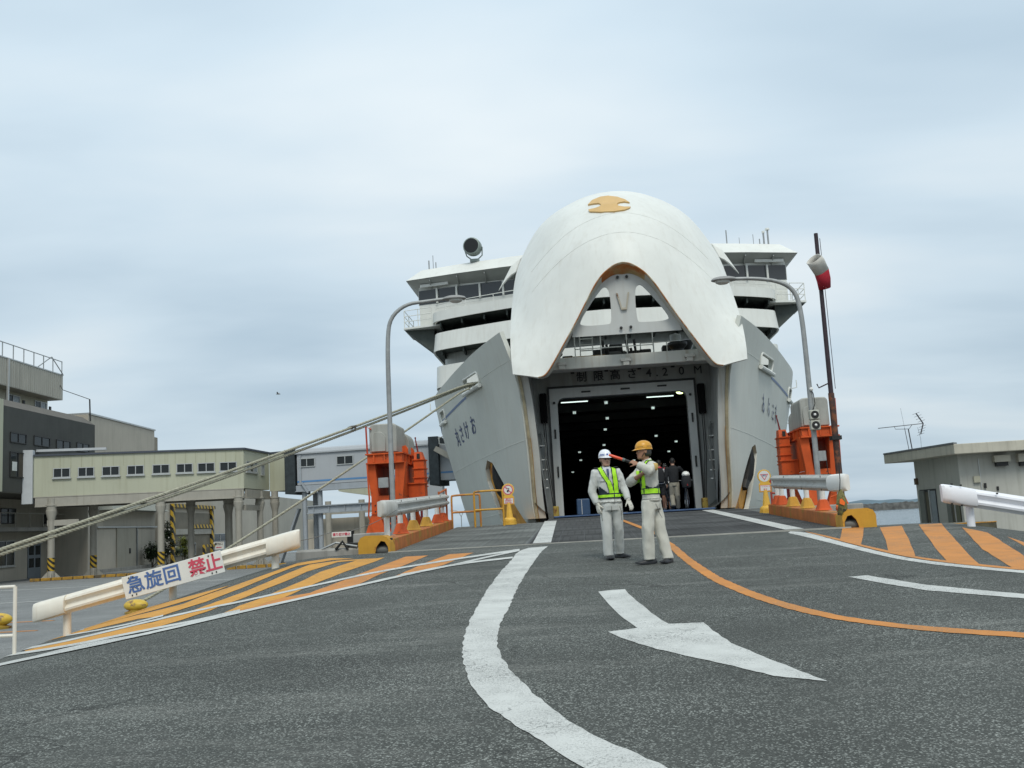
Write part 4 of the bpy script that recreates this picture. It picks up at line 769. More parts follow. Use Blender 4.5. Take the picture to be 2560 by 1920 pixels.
for sd in (-1, 1):
    X = sd * 4.68; YE = 9.9 if sd < 0 else 7.9
    MB().prism([(X - .16, .55, lz(.55) - .1), (X + .16, .55, lz(.55) - .1), (X + .16, YE, lz(YE) - .1), (X - .16, YE, lz(YE) - .1)], (0, 0, .36)).build('side_beam', ORB, LS, bev=0.015)
    for y in (0.75, 2.3, 4.0, 6.0, 8.0, 9.1) if sd < 0 else (0.75, 2.3, 3.9, 5.5, 6.9, 7.5):
        z = lz(y) + .262; x = sd * 4.72
        pst = MB().tube([(x, y, z), (x, y, lz(y) + 0.85)], 0.062, 12).build('rail_post', PWHITE, LS, smooth=True)
        if y > 1: MB().lathe([(0.20, 0), (0.17, .04), (0.10, .22), (0.075, .24)], 8, (x, y, z)).build('post_foot', YEL if y < 6.5 and y > 3 else OR, pst)
    fa = Vector((-sd, 0, 0)); y0, y1 = 0.75, YE - .5; off = Vector((sd * 4.62, 0, 0))
    wbeam(off + Vector((0, y0, lz(y0) + .70)), off + Vector((0, y1, lz(y1) + .70)), fa, RWHITE, LS)
    sleeve(off + Vector((0, y0 + .1, lz(y0) + .70)), (sd * 0.25, -1, -.02), fa, 0.62, RWHITE if sd < 0 else PWHITE, LS)
    for k_ in range(4 if sd < 0 else 3):
        for dz in (0.03, .31): MB().box((sd * 4.55, 1.6 + 2 * k_, lz(1.6 + 2 * k_) + .70 + dz), (0.01, 0.03, 0.05)).build('rail_bolt', DARKSTEEL, LS)
    # hinge hood: bent yellow sheet, rusty arched mouth towards the road
    sx = lambda a: sd * a
    outl = [(4.50, .86), (4.50, 1.16), (4.55, 1.25), (4.64, 1.30), (5.0, 1.31), (5.10, 1.27), (5.15, 1.18), (5.15, .86)]; mouth = [(4.53, .855), (4.54, 1.06), (4.60, 1.17), (4.68, 1.19), (4.76, 1.10), (4.80, .98), (4.81, .855)]
    v_, f_ = polymesh(outl, [mouth], fn=lambda a, c: (sx(a), -.13, c)); hd = MB().add(v_, f_).build('hinge_hood', YEL, LS)
    MB().loft([[(sx(a), y_, c) for a, c in outl] for y_ in (-.132, .42)], False, False).build('hood_shell', YEL, hd, smooth=True); MB().loft([[(sx(a), y_, c) for a, c in mouth] for y_ in (-.138, .2)], False, False).build('hood_mouth', M('rusty mouth', (0.16, 0.06, 0.03), 0.8, 0.3, 8), hd, smooth=True)
    MB().b2(sx(4.52), sx(5.1), .1, .3, .86, 1.24).build('hood_back', DARKSTEEL, hd); MB().tube([(sx(4.54), .02, 1.0), (sx(5.08), .02, 1.0)], 0.1, 10).build('hinge_pin', M('worn grey steel', (0.12, 0.12, 0.11), 0.5, 0.3, 8), hd, smooth=True)
# ================================================================ lift towers
def tower(sd, loc, label):
    "sd = side on which the link span lies"
    T = thing('lift_tower', label, 'lift tower', loc, -SA, 'orange link span lift towers')
    MB().b2(-.95, .95, -.5, 3.6, -0.41 - loc[2], 0).build('plinth', CONC, T, bev=0.03)
    zt = 2.32
    for x in (-.36, .36):
        for y in (.15, 2.75):
            lw = .115
            m = MB(); o_ = 0.18 if x < 0 else -0.18
            m.b2(x - lw, x + lw, y - lw, y + lw, 0.02, 1.05); m.add([(x - lw, y - lw, 1.05), (x + lw, y - lw, 1.05), (x + lw, y + lw, 1.05), (x - lw, y + lw, 1.05)] + [((x - lw - .02) * 1.15 - o_ * .15, y - lw - .02, zt - .26), ((x + lw + .02) * 1.05 - o_ * .5, y - lw - .02, zt - .26), ((x + lw + .02) * 1.05 - o_ * .5, y + lw + .12, zt - .26), ((x - lw - .02) * 1.15 - o_ * .15, y + lw + .12, zt - .26)], [(0, 1, 5, 4), (1, 2, 6, 5), (2, 3, 7, 6), (3, 0, 4, 7), (4, 5, 6, 7)])
            m.build('column', OR, T)
            MB().add([(x - .3, y - .16, 0.0), (x + .3, y - .16, 0.0), (x + .3, y + .16, 0.0), (x - .3, y + .16, 0.0), (x - lw, y - lw, .55), (x + lw, y - lw, .55), (x + lw, y + lw, .55), (x - lw, y + lw, .55)], [(0, 1, 5, 4), (1, 2, 6, 5), (2, 3, 7, 6), (3, 0, 4, 7)]).build('column_foot', OR, T)
    for y in (.04, 2.64): MB().b2(-.24, .24, y, y + .2, .92, 1.08).build('cross_beam', OR, T)
    for x in (-.46, .28): MB().b2(x, x + .18, .29, 2.61, .86, 1.04).build('cross_beam', OR, T)
    for x in (-.45, .37): MB().b2(x, x + .08, .30, 2.60, 1.06, zt - .28).build('side_plate', OR, T)
    G_ = MB().b2(-.53, .53, -.1, 3.0, zt - .25, zt - .02).build('top_girder', OR, T); MB().b2(-.58, .58, -.16, 3.06, zt - .02, zt + .02).build('girder_flange', OR, G_); MB().b2(-.57, .57, -.14, 3.04, zt - .29, zt - .25).build('girder_flange', OR, G_)
    for x in (-.32, 0, .32): MB().b2(x - .02, x + .02, -.15, -.10, zt - .25, zt - .02).build('girder_rib', OR, G_)
    for k_ in range(5):
        for x in (-.545, .545): MB().b2(x - .025, x + .025, .3 + .55 * k_, .34 + .55 * k_, zt - .25, zt - .02).build('girder_rib', OR, G_)
    MB().tube([(0, .9, .2), (0, .9, 1.75)], 0.07, 10).build('hydraulic_ram', OR, T, smooth=True); MB().tube([(-.12, 1.2, .1), (-.12, 1.2, 1.2)], 0.045, 8).build('hydraulic_ram', DARKSTEEL, T, smooth=True)
    # yoke column carrying the span end
    xs_ = sd * .80
    m = MB(); m.b2(xs_ - .16, xs_ + .16, 1.2, 1.75, .98, 2.16); Yk = m.build('yoke_column', OR, T)
    m = MB(); m.add([(xs_ - .15, 1.22, 2.16), (xs_ + .15, 1.22, 2.16), (xs_ + .15, 1.72, 2.16), (xs_ - .15, 1.72, 2.16), (xs_ - .14, 1.3, 2.42), (xs_ + .08, 1.3, 2.42), (xs_ + .08, 1.65, 2.42), (xs_ - .14, 1.65, 2.42)], [(0, 1, 5, 4), (1, 2, 6, 5), (2, 3, 7, 6), (3, 0, 4, 7), (4, 5, 6, 7)]); m.build('yoke_head', OR, Yk)
    for z in (1.35, 1.62, 1.9, 2.17): MB().b2(xs_ - .19, xs_ + .19, 1.16, 1.79, z - .015, z + .015).build('yoke_rib', OR, Yk)
    MB().b2(xs_ - .05, xs_ + .05, 1.19, 1.205, 2.2, 2.36).build('yoke_slot', DARKSTEEL, Yk)
    MB().b2(sd * .46, sd * .98, 1.1, 1.5, 1.0, 1.42).build('yoke_beam', OR, T); MB().b2(sd * .46, sd * 1.02, 1.05, 1.55, 1.42, 1.46).build('yoke_beam_flange', OR, T)
    MB().tube([(xs_ - .05, 1.5, 2.4), (xs_ - .12, 1.5, 2.85)], [.03, .018], 6).build('lift_rod', M('dark red rod', (0.18, 0.02, 0.02), 0.5), Yk); MB().ball((xs_ - .12, 1.5, 2.88), .03, 6).build('rod_tip', MATS['dark red rod'], Yk)
    MB().tube([(xs_, 1.4, 1.0), (xs_, 1.4, .25)], .04, 8).build('lift_chain', M('dark red rod', (0.18, 0.02, 0.02)), Yk)
    # motor housings
    def hood(x0, x1, y0, y1, z0, z1, r_):
        pr = [(x0, z0), (x0, z1 - r_)] + [(x0 + r_ - r_ * math.cos(R(a)), z1 - r_ + r_ * math.sin(R(a))) for a in (22, 45, 68, 90)] + [(x1 - r_ + r_ * math.sin(R(a)), z1 - r_ + r_ * math.cos(R(a))) for a in (0, 22, 45, 68)] + [(x1, z1 - r_), (x1, z0)]
        return MB().prism([(a, y0, c) for a, c in pr], (0, y1 - y0, 0))
    H1 = hood(-.48, .36, .05, 1.45, zt + .05, zt + .92, .13).build('motor_housing', HOUS, T, bev=0.03, seg=2, smooth=True)
    hood(-.42, .02, .005, .05, zt + .08, zt + .68, .2).build('housing_arch', HOUS, H1, bev=0.015, smooth=True)
    hood(-.36, .46, 1.55, 2.55, zt + .05, zt + .78, .3).build('motor_housing', HOUS, T, bev=0.03, seg=2, smooth=True)
    for x, y in ((.43, .9), (.45, 1.9)): MB().prism([(x - .1, y, zt + .02), (x + .1, y, zt + .02), (x + .1, y, zt + .2), (x + .03, y, zt + .3), (x - .06, y, zt + .28), (x - .1, y, zt + .15)], (0, .1, 0)).build('lifting_lug', OR, G_)
    gr_ = MB().tube([(-sd * .54, 0.0, zt), (-sd * .56, 0.0, zt + .85), (-sd * .4, 0.0, zt + .76)], .028, 6).build('guard_bar', M('red guard paint', (0.42, 0.05, 0.02), 0.5), T)
    hp = MB().tube([(-sd * .54, -.1, zt - .3), (-sd * .5, -.2, 1.4), (-sd * .48, -.22, 1.0), (-sd * .52, -.22, .5), (-sd * .4, -.2, .1)], .025, 6).build('hydraulic_hose', OR, T, smooth=True)
    MB().tube([(.2, -.25, .85), (.42, -.3, .6), (.36, -.3, .3), (.1, -.28, .22)], .03, 6).build('hydraulic_hose', OR, T, smooth=True)
    MB().b2(-.2, .1, -.2, -.105, 1.3, 1.6).build('switch_box', GALV, T, bev=.01)
    for x in (-.36, .36):
        for z in (.12, .3): MB().lathe([(.022, 0), (.022, .02), (0, .022)], 6, (x, .15 - .117, z + .5), Matrix.Rotation(R(90), 3, 'X')).build('flange_bolt', DARKSTEEL, T)
    MB().b2(-.48, .48, -.02, .0, .55, .58).build('stiffener', OR, T); MB().tube([(.1, -.15, 1.3), (.12, -.18, .8), (.3, -.2, .4), (.4, -.2, .02)], .014, 5).build('power_cable', RUBBER, T)
    return T
tower(1, (-3.92, 30.0, 1.37), 'orange lift tower beside the grey gangway with blue stripe')
tower(-1, (9.12, 30.0, 1.44), 'orange lift tower beside the windsock pole')
# ================================================================ street lamps, windsock
def lamp(loc, pts, label):
    o = thing('street_lamp', label, 'lamp post', loc, 0, 'arched grey quay lamps'); P_ = chaikin(pts, 2, False)
    MB().lathe([(.16, -0.01), (.16, .05), (.09, .09), (.088, 1.2), (.075, 1.25)], 12).build('lamp_base', GALV, o, smooth=True)
    rs = [0.072 - 0.03 * i / (len(P_) - 1) for i in range(len(P_))]; MB().tube([(0, 0, 1.2)] + P_, [0.075] + rs, 12).build('lamp_pole', GALV, o, smooth=True)
    e_ = Vector(pts[-1]); sg = 1 if e_.x > 0 else -1
    m = MB(); m.lathe([(0.01, .085), (.09, .08), (.14, .05), (.16, 0.0), (.15, -.02)], 16, e_ + Vector((sg * .16, 0, -.02)), Matrix.Diagonal((2.1, 1.25, 1))); hd = m.build('lamp_head', M('lamp head grey', (0.28, 0.28, 0.27), 0.5, 0.1), o, smooth=True)
    m = MB(); m.lathe([(.13, -.02), (.12, -.07), (.07, -.11), (0.01, -.12)], 14, e_ + Vector((sg * .2, 0, -.02)), Matrix.Diagonal((1.5, 1.1, 1))); m.build('lamp_glass', M('lamp glass', (0.55, 0.56, 0.52), 0.15, 0, spec=0.6), hd, smooth=True)
    return o
lamp((-3.37, 27.0, -0.4), [(0, 0, 1.3), (0, 0, 5.5), (.02, 0, 7.0), (.12, 0, 7.6), (.55, 0, 7.95), (1.1, 0, 8.0), (1.75, 0, 8.05)], 'arched grey lamp post in front of the orange tower beside the grey gangway')
LR = lamp((7.47, 25.0, -0.4), [(0, 0, 1.3), (0, 0, 5.5), (-.02, 0, 6.8), (-.14, 0, 7.3), (-.5, 0, 7.55), (-1.1, 0, 7.66), (-1.75, 0, 7.68)], 'arched grey lamp post carrying two horn loudspeakers')
for z in (3.80, 4.06):
    sb = MB().b2(-.12, .12, -.24, -.08, z - .12, z + .12).build('speaker_box', M('speaker cream', (0.42, 0.42, 0.36), 0.5), LR, bev=0.02); MB().lathe([(.10, 0), (.06, .03), (.04, .06)], 14, (0, -.245, z), Matrix.Rotation(R(-90), 3, 'X')).build('speaker_mouth', RUBBER, sb); MB().ball((0, -.25, z), .035, 6).build('speaker_cone', PWHITE, sb)
MB().tube([(.0, -.09, 4.18), (.07, -.1, 4.35), (.05, -.1, 4.6), (.02, -.08, 4.7)], .012, 5).build('speaker_cable', RUBBER, LR); MB().ball((.02, -.08, 4.72), .05, 6).build('cable_box', PWHITE, LR)
WS = thing('windsock_pole', 'tall rusty dark pole with a drooping red and white windsock', 'windsock', (8.0, 25.0, -0.4))
MB().tube([(0, 0, 0), (0, 0, 4.6)], [.085, .075], 10).build('lower_pole', M('rusty pole', (0.06, 0.035, 0.03), 0.7, 0.4, 6, rust=0.7, rcol=(0.20, 0.07, 0.03), rscale=5), WS, smooth=True)
MB().tube([(0, 0, 4.6), (0.02, 0, 8.75)], [.06, .05], 10).build('upper_pole', M('dark pole', (0.035, 0.022, 0.028), 0.5, 0.3, 6), WS, smooth=True)
MB().tube([(-.05, 0, 4.85), (-.3, -.02, 4.75), (-.34, -.02, 4.85)], .018, 5).build('pole_cleat', MATS['dark pole'], WS); MB().tube([(.09, -.06, 8.6), (.1, -.06, 4.7)], .008, 4).build('halyard', MATS['dark pole'], WS)
MB().b2(-.12, .12, -.12, .12, 3.42, 3.52).build('pole_clamp', DARKSTEEL, WS)
rg = []; ax0 = [Vector((.10, -.05, 7.28)), Vector((.06, -.12, 7.48)), Vector((-.02, -.22, 7.68)), Vector((-.16, -.36, 7.90)), Vector((-.22, -.42, 7.98))]; rr = [.15, .17, .19, .20, .20]
for k_, (c, r_) in enumerate(zip(ax0, rr)):
    d = (ax0[min(k_ + 1, 4)] - ax0[max(k_ - 1, 0)]).normalized(); x = Vector((1, 0, 0)) - d * d.x; x.normalize(); y = d.cross(x); rg.append([c + x * math.cos(a) * r_ * (1 + .12 * math.sin(3 * a + k_)) + y * math.sin(a) * r_ * (.8 + .1 * math.sin(2 * a)) for a in [2 * math.pi * i / 18 for i in range(18)]])
m = MB(); m.loft(rg[:3], True, False); m.k = 1; m.loft(rg[2:], True, False); SKO = m.build('windsock_sleeve', [M('red cloth', (0.36, 0.015, 0.03), 0.85, 0.1), M('white cloth', (0.62, 0.60, 0.55), 0.85, 0.08)], WS, smooth='full'); so = SKO.modifiers.new('s', 'SOLIDIFY'); so.thickness = 0.012; bake(SKO)
# ================================================================ guard rails on the ramp shoulders
GL = thing('guard_rail', 'cream corrugated guard rail carrying the no sharp turns board', 'guard rail', (-6.6, 18.85, 0.3), 0, 'ramp shoulder guard rails')
def grail(T, x0, z0, x1, z1, posts, mat, s0, s1, pm):
    L0 = T.location; d = Vector((x1 - x0, 0, z1 - z0)).normalized(); f = Vector((0, -1, 0))
    loc = lambda x, y, z: Vector((x, y, z)) - L0
    a, c = loc(x0, 18.8, z0), loc(x1, 18.8, z1); wbeam(a + d * (.45 if s0 else 0), c - d * (.45 if s1 else 0), f, mat, T)
    if s0: sleeve(a + d * .62, -d, f, .62, mat, T)
    if s1: sleeve(c - d * .62, d, f, .62, mat, T)
    for px in posts:
        t_ = (px - x0) / (x1 - x0); zt = z0 + (z1 - z0) * t_; g_ = gz(px, 18.9) - .1
        MB().tube([loc(px, 18.93, g_), loc(px, 18.93, zt + .25)], .072, 12).build('rail_post', pm, T, smooth=True)
        MB().box(loc(px, 18.86, zt + .18), (.12, .08, .24)).build('rail_spacer', pm, T)
grail(GL, -9.05, 0.06, -4.10, 1.16, (-8.49, -6.52, -4.6), CREAM, True, True, CREAM)
GR_ = thing('guard_rail', 'bright white guard rail running down beside the concrete steps', 'guard rail', (9.6, 18.85, 0.3), 0, 'ramp shoulder guard rails')
grail(GR_, 7.87, 1.33, 12.6, 0.33, (8.42, 10.4, 12.2), WRAIL2, True, True, WRAIL2)
for x, z in ((8.03, 1.66), (8.2, 1.63), (8.0, 1.30), (8.18, 1.26), (8.85, 1.44)): MB().box((x - 9.6, 18.68 - 18.85, z - .3), (.03, .03, .03)).build('rail_bolt', DARKSTEEL, GR_)
# sign board bolted over the left rail
SB = thing('warning_board', 'white board with blue and red Japanese lettering on the cream rail', 'sign', (-6.4, 18.6, 0.8)); ang = math.atan2(0.40, 1.83); ux, uz = Vector((math.cos(ang), 0, math.sin(ang))), Vector((-math.sin(ang), 0, math.cos(ang)))
m = MB(); hw, hh = .935, .205; pr = chaikin([ux * a + uz * c for a, c in ((-hw, -hh), (hw, -hh), (hw, hh), (-hw, hh))], 0)
m.prism(pr, (0, .015, 0)); BRD = m.build('board', M('sign white', (0.70, 0.70, 0.66), 0.4, 0.04, 3), SB, bev=0.006)
SBL, SRD = M('sign blue', (0.07, 0.14, 0.34), 0.5, 0.1, 8), M('sign red', (0.58, 0.075, 0.12), 0.5, 0.1, 8)
for i, ch in enumerate('急旋回禁止'): text('sign_letter', ch, 0.33, SBL if i < 3 else SRD, SB, ux * (-.70, -.36, -.02, .46, .76)[i] + uz * 0.0 + Vector((0, -.006, 0)), ux, uz, bold=0.0065)
for a in (.70, .78, -.8, -.72):
    for c in (.16, -.16): MB().box(ux * a + uz * c + Vector((0, -.006, 0)), (.02, .01, .03)).build('board_bolt', DARKSTEEL, SB)
MB().bar(ux * -.5 + Vector((0, .09, 0)), ux * .5 + Vector((0, .09, 0)), .15, .05).build('board_bracket', GALV, SB)
# ================================================================ white pipe barrier at the ramp foot
PB = thing('pipe_barrier', 'small white pipe barrier frame beside a yellow bollard', 'barrier', (-9.3, 17.0, gz(-9.3, 17)))
zb = -gz(-9.3, 17); pts = [(-.95, 0, zb + .0), (.8, 0, zb + .0), (.8, 0, zb + .8), (-.95, 0, zb + .8), (-.95, 0, zb)]
MB().tube(pts[:2], .028, 8).build('bottom_rail', CREAM, PB); MB().tube([pts[3], pts[2]], .028, 8).build('top_rail', CREAM, PB)
for x in (-.95, -.07, .8): MB().tube([(x, 0, -.08), (x, 0, zb + .8)], .032 if x else .02, 8).build('upright', CREAM, PB)
# ================================================================ bollards and mooring ropes
def bollard(loc, rz, label):
    o = thing('mooring_bollard', label, 'bollard', loc, rz, 'yellow mooring bollards on the quay')
    MB().lathe([(.30, -0.01), (.30, .05), (.20, .08), (.15, .12), (.15, .17)], 16).build('bollard_stem', M('bollard stem', (0.30, 0.2, 0.03), 0.6, 0.3, 6, rust=0.6), o, smooth=True)
    MB().ball((0, -.03, .215), .165, 12, (2.05, 1.15, .95)).build('bollard_head', M('bollard yellow', (0.60, 0.40, 0.05), 0.45, 0.12, 4, rust=0.45, rcol=(0.20, 0.12, 0.07), rscale=5), o, smooth=True); return o
bollard((-10.27, 27.0, -0.4), R(-8), 'yellow mooring bollard holding the lower rope under the no sharp turns board'); bollard((-12.5, 24.2, -0.4), R(10), 'yellow mooring bollard seen behind the white pipe barrier')
ROPE = M('old polypropylene rope', (0.36, 0.35, 0.27), 0.9, 0.3, 14, 0.4, 120, streak=0)
def rope(name, pts, r_, label, group, pitch=0.28, knots=()):
    P_ = chaikin(pts, 3, False); ln = [0.0]
    for i in range(1, len(P_)): ln.append(ln[-1] + (P_[i] - P_[i - 1]).length)
    N_ = int(ln[-1] / .045); C = []; j = 0
    for k_ in range(N_ + 1):
        s_ = ln[-1] * k_ / N_
        while j < len(ln) - 2 and ln[j + 1] < s_: j += 1
        C.append((P_[j].lerp(P_[j + 1], (s_ - ln[j]) / max(1e-6, ln[j + 1] - ln[j])), s_))
    o = thing(name, label, 'rope', C[0][0], 0, group); L0 = C[0][0]
    for st in range(3):
        q = []
        for k_, (c, s_) in enumerate(C):
            d = (C[min(k_ + 1, N_)][0] - C[max(k_ - 1, 0)][0]).normalized(); x = Vector((0, 0, 1)) - d * d.z; x.normalize(); y = d.cross(x); a = 2 * math.pi * (s_ / pitch + st / 3); q.append(c + x * math.cos(a) * r_ * .5 + y * math.sin(a) * r_ * .5 - L0)
        MB().tube(q, r_ * .56, 6).build('strand', ROPE, o, smooth='full')
    for t_ in knots:
        c, s_ = C[int(N_ * t_)]; MB().tube([c - L0 + Vector((-.12, 0, -.02)), c - L0, c - L0 + Vector((.12, 0, .04)), c - L0 + Vector((.1, 0, -.12))], [r_ * 1.1, r_ * 1.6, r_ * 1.3, r_ * .5], 6).build('rope_whipping', M('dark whipping', (0.12, 0.11, 0.09), 0.9, 0.3, 20), o, smooth=True)
pA = toworld((-hb(4.4, 7.0) - .02, 4.4, 7.02)); pI = toworld((-3.6, 5.5, 7.25))
def sagline(a, b_, sag, n_=8): return [a.lerp(b_, i / n_) - Vector((0, 0, 4 * sag * (i / n_) * (1 - i / n_))) for i in range(n_ + 1)]
e1, e2 = at(-330, 1486, 17.5), at(-330, 1496, 17.5)
rope('mooring_rope', [pI] + sagline(pA, e1, .10), .042, 'upper strand of the twin ropes running from the ferry bow port past the green walkway', 'mooring ropes of the ferry', .30, (.42,))
rope('mooring_rope', [pI + Vector((.2, 0, .02))] + sagline(pA + Vector((-.03, .09, -.05)), e2, .16), .042, 'lower strand of the twin ropes running from the ferry bow port past the green walkway', 'mooring ropes of the ferry', .30, ())
pB = toworld((-hb(4.8, 6.95) - .02, 4.8, 6.96)); bo = Vector((-10.1, 27.0, -.12))
rope('mooring_rope', [toworld((-3.6, 5.6, 7.1))] + sagline(pB, bo, .12) + [bo + Vector((-.35, .18, .0)), bo + Vector((-.42, .0, .02))], .04, 'steep single rope from the ferry bow port down to the yellow bollard', 'mooring ropes of the ferry', .28, (.12,))
# ================================================================ cone signs on the span, pipe rails
def conesign(loc, label, kind):
    o = thing('cone_sign', label, 'cone sign', loc, -SA * .5, 'yellow cone signs on the link span')
    MB().lathe([(.215, 0), (.215, .05), (.20, .055), (.205, .06), (.205, .1), (.19, .105), (.195, .11), (.195, .16), (.17, .19), (.115, .22), (.055, .62), (.05, .66), (.0, .665)], 8).build('cone', YCONE, o, smooth=True)
    m = MB(); pl_ = [(-.17, .60), (.17, .60), (.17, .83), (.12, .88)] + [(.19 * math.sin(R(a)), 1.05 + .19 * math.cos(R(a))) for a in range(130, -131, -15)] + [(-.12, .88), (-.17, .83)]
    m.prism([(a, -.02, c) for a, c in pl_], (0, .04, 0)); B_ = m.build('sign_plate', YCONE, o, bev=0.008)
    m = MB(); m.prism([(.155 * math.cos(R(a)), -.024, 1.05 + .155 * math.sin(R(a))) for a in range(0, 360, 15)], (0, .003, 0)); m.build('disc', M('sign white', (0.7, 0.7, 0.66)), B_)
    if kind == 'phone':
        v_, f_ = polymesh([(.15 * math.cos(R(a)), .15 * math.sin(R(a))) for a in range(0, 360, 12)], [[(.122 * math.cos(R(a)), .122 * math.sin(R(a))) for a in range(0, 360, 12)]], fn=lambda a, c: (a, -.027, 1.05 + c)); MB().add(v_, f_).build('red_ring', SRD, B_)
        MB().bar((-.09, -.0285, 1.05 + .09), (.09, -.0285, 1.05 - .09), .026, .003, (0, 1, 0)).build('red_bar', SRD, B_)
        MB().box((.0, -.031, 1.04), (.05, .003, .12), rot=Matrix.Rotation(R(15), 3, 'Y')).build('phone_symbol', BLACKL, B_); MB().box((-.003, -.0335, 1.065), (.03, .002, .03), rot=Matrix.Rotation(R(15), 3, 'Y')).build('phone_screen', MATS['sign white'], B_); MB().bar((-.028, -.031, 1.09), (-.04, -.031, 1.14), .006, .003, (0, 1, 0)).build('phone_aerial', BLACKL, B_)
        lines = ['運転中の', '携帯電話の', '使用は禁止']
    else:
        tri = [(-.115, 1.11), (.115, 1.11), (0, .93)]; inn_ = [(-.082, 1.093), (.082, 1.093), (0, .963)]; v_, f_ = polymesh(tri, [inn_], fn=lambda a, c: (a, -.027, c)); MB().add(v_, f_).build('red_triangle', SRD, B_); text('sign_text', '徐行', .05, SBL, B_, (0, -.027, 1.065), (1, 0, 0), (0, 0, 1), .001, 1, .001); lines = ['ヘッドライト', '消 灯']
    m = MB(); m.prism([(a, -.0235, c) for a, c in ((-.145, .63), (.145, .63), (.145, .80), (-.145, .80))], (0, .003, 0)); m.build('text_panel_edge', SRD, B_); m = MB(); m.prism([(a, -.0255, c) for a, c in ((-.135, .64), (.135, .64), (.135, .79), (-.135, .79))], (0, .002, 0)); m.build('text_panel', MATS['sign white'], B_)
    for i, tx in enumerate(lines): text('sign_text', tx, .042 if len(lines) == 3 else .046, SRD, B_, (0, -.0275, (.765, .715, .665)[i] if len(lines) == 3 else (.755, .68)[i]), (1, 0, 0), (0, 0, 1), .0008, 1, .001)
    return o
def spanpt(lx, ly): a = -SA; return Vector((1.85 + lx * math.cos(a) - ly * math.sin(a), 20.3 + lx * math.sin(a) + ly * math.cos(a), lz(ly)))
p = spanpt(-2.82, 10.2); conesign((-.30, 30.45, lz(10.2) + .0), 'yellow cone sign with a crossed out telephone beside the pipe railing', 'phone')
conesign((6.99, 28.5, lz(8.05) + .002), 'yellow cone sign with a red triangle beside the white guard rail', 'tri')
def piperail(loc, pts_list, mat, label, rz=-SA):
    o = thing('pipe_railing', label, 'railing', loc, rz, 'painted pipe railings at the end of the link span')
    for nm, pts in pts_list: MB().tube(chaikin(pts, 2, False) if len(pts) > 3 else pts, .03, 8).build(nm, mat, o, smooth=True)
    return o
OYR = M('faded orange rail paint', (0.50, 0.20, 0.045), 0.55, 0.2, 5, rust=0.4, rcol=(0.5, 0.27, 0.03), rscale=3)
def hoop(w_, h_): return [('hoop', [(0, 0, 0), (0, 0, h_ * .5), (0, 0, h_ * .97), (0.03, 0, h_), (w_ * .5, 0, h_ + .01), (w_ - .03, 0, h_), (w_, 0, h_ * .97), (w_, 0, h_ * .5), (w_, 0, 0)]), ('mid_rail', [(0, 0, h_ * .48), (w_, 0, h_ * .48)])]
piperail((-2.02, 30.35, lz(10)), hoop(.86, .97), OYR, 'faded orange pipe railing hoop standing against the hull')
piperail((-1.32, 29.95, lz(9.7)), hoop(.86, 1.05), YEL, 'yellow pipe railing hoop next to the telephone cone sign')
piperail((-2.32, 29.4, lz(9.3) + .26), [('post', [(0, 0, 0), (0, 0, .85)]), ('post', [(.16, .4, -.2), (.16, .4, .95)]), ('mid_rail', [(0, 0, .4), (.16, .4, .45)]), ('top_rail', [(0, 0, .8), (.16, .4, .92)])], M('red orange rail paint', (0.42, 0.11, 0.03), 0.5, 0.15, 5), 'short red orange pipe railing where the left guard rail ends')
piperail((7.35, 29.3, lz(9.0) + .1), [('post', [(0, 0, -.1), (0, 0, .95)]), ('post', [(.32, 0, -.1), (.32, 0, .8)]), ('mid_rail', [(0, 0, .45), (.32, 0, .4)])], M('dark red rail paint', (0.36, 0.05, 0.03), 0.5, 0.15, 5), 'short dark red pipe railing behind the triangle cone sign')
# no entry flags in a net bag on the right rail
FB = thing('orange_flag', 'orange no entry flag hanging in a net from the rail end', 'flag', (6.36, 19.95, 1.28), 0)
rws = [[(-.12 + .04 * i + .01 * j, -.02 + .015 * math.sin(i * 1.4 + j), .02 + .05 * j - .017 * i) for i in range(7)] for j in range(3)]
FO = MB().grid(rws).build('flag_cloth', M('fluorescent orange', (0.85, 0.16, 0.02), 0.6, 0.05), FB, smooth='full'); so = FO.modifiers.new('s', 'SOLIDIFY'); so.thickness = .006; bake(FO)
text('flag_letters', '立入禁止', .07, BLACKL, FB, (0.0, -.05, .015), (1, 0, -.43), (.43, 0, 1), .001)
MB().loft([[(.02 + .09 * math.cos(a) * k_, .02 + .06 * math.sin(a) * k_, z) for a in [2 * math.pi * i / 10 for i in range(10)]] for z, k_ in ((-.1, .4), (-.02, 1.2), (.15, 1.2), (.3, .9), (.42, .25))]).build('net_bag', M('net mesh', (0.16, 0.15, 0.06), 0.9, 0.5, 30), FB, smooth=True)
MB().add([(-.05, -.075, .14), (.04, -.075, .1), (.06, -.075, .16), (.0, -.075, .24), (-.04, -.075, .22)], [(0, 1, 2, 3, 4)]).build('flag_fold', MATS['fluorescent orange'], FB)
MB().tube([(0.0, 0, .4), (.02, -.02, .6), (.03, -.02, .95)], .01, 5).build('net_cord', RUBBER, FB)
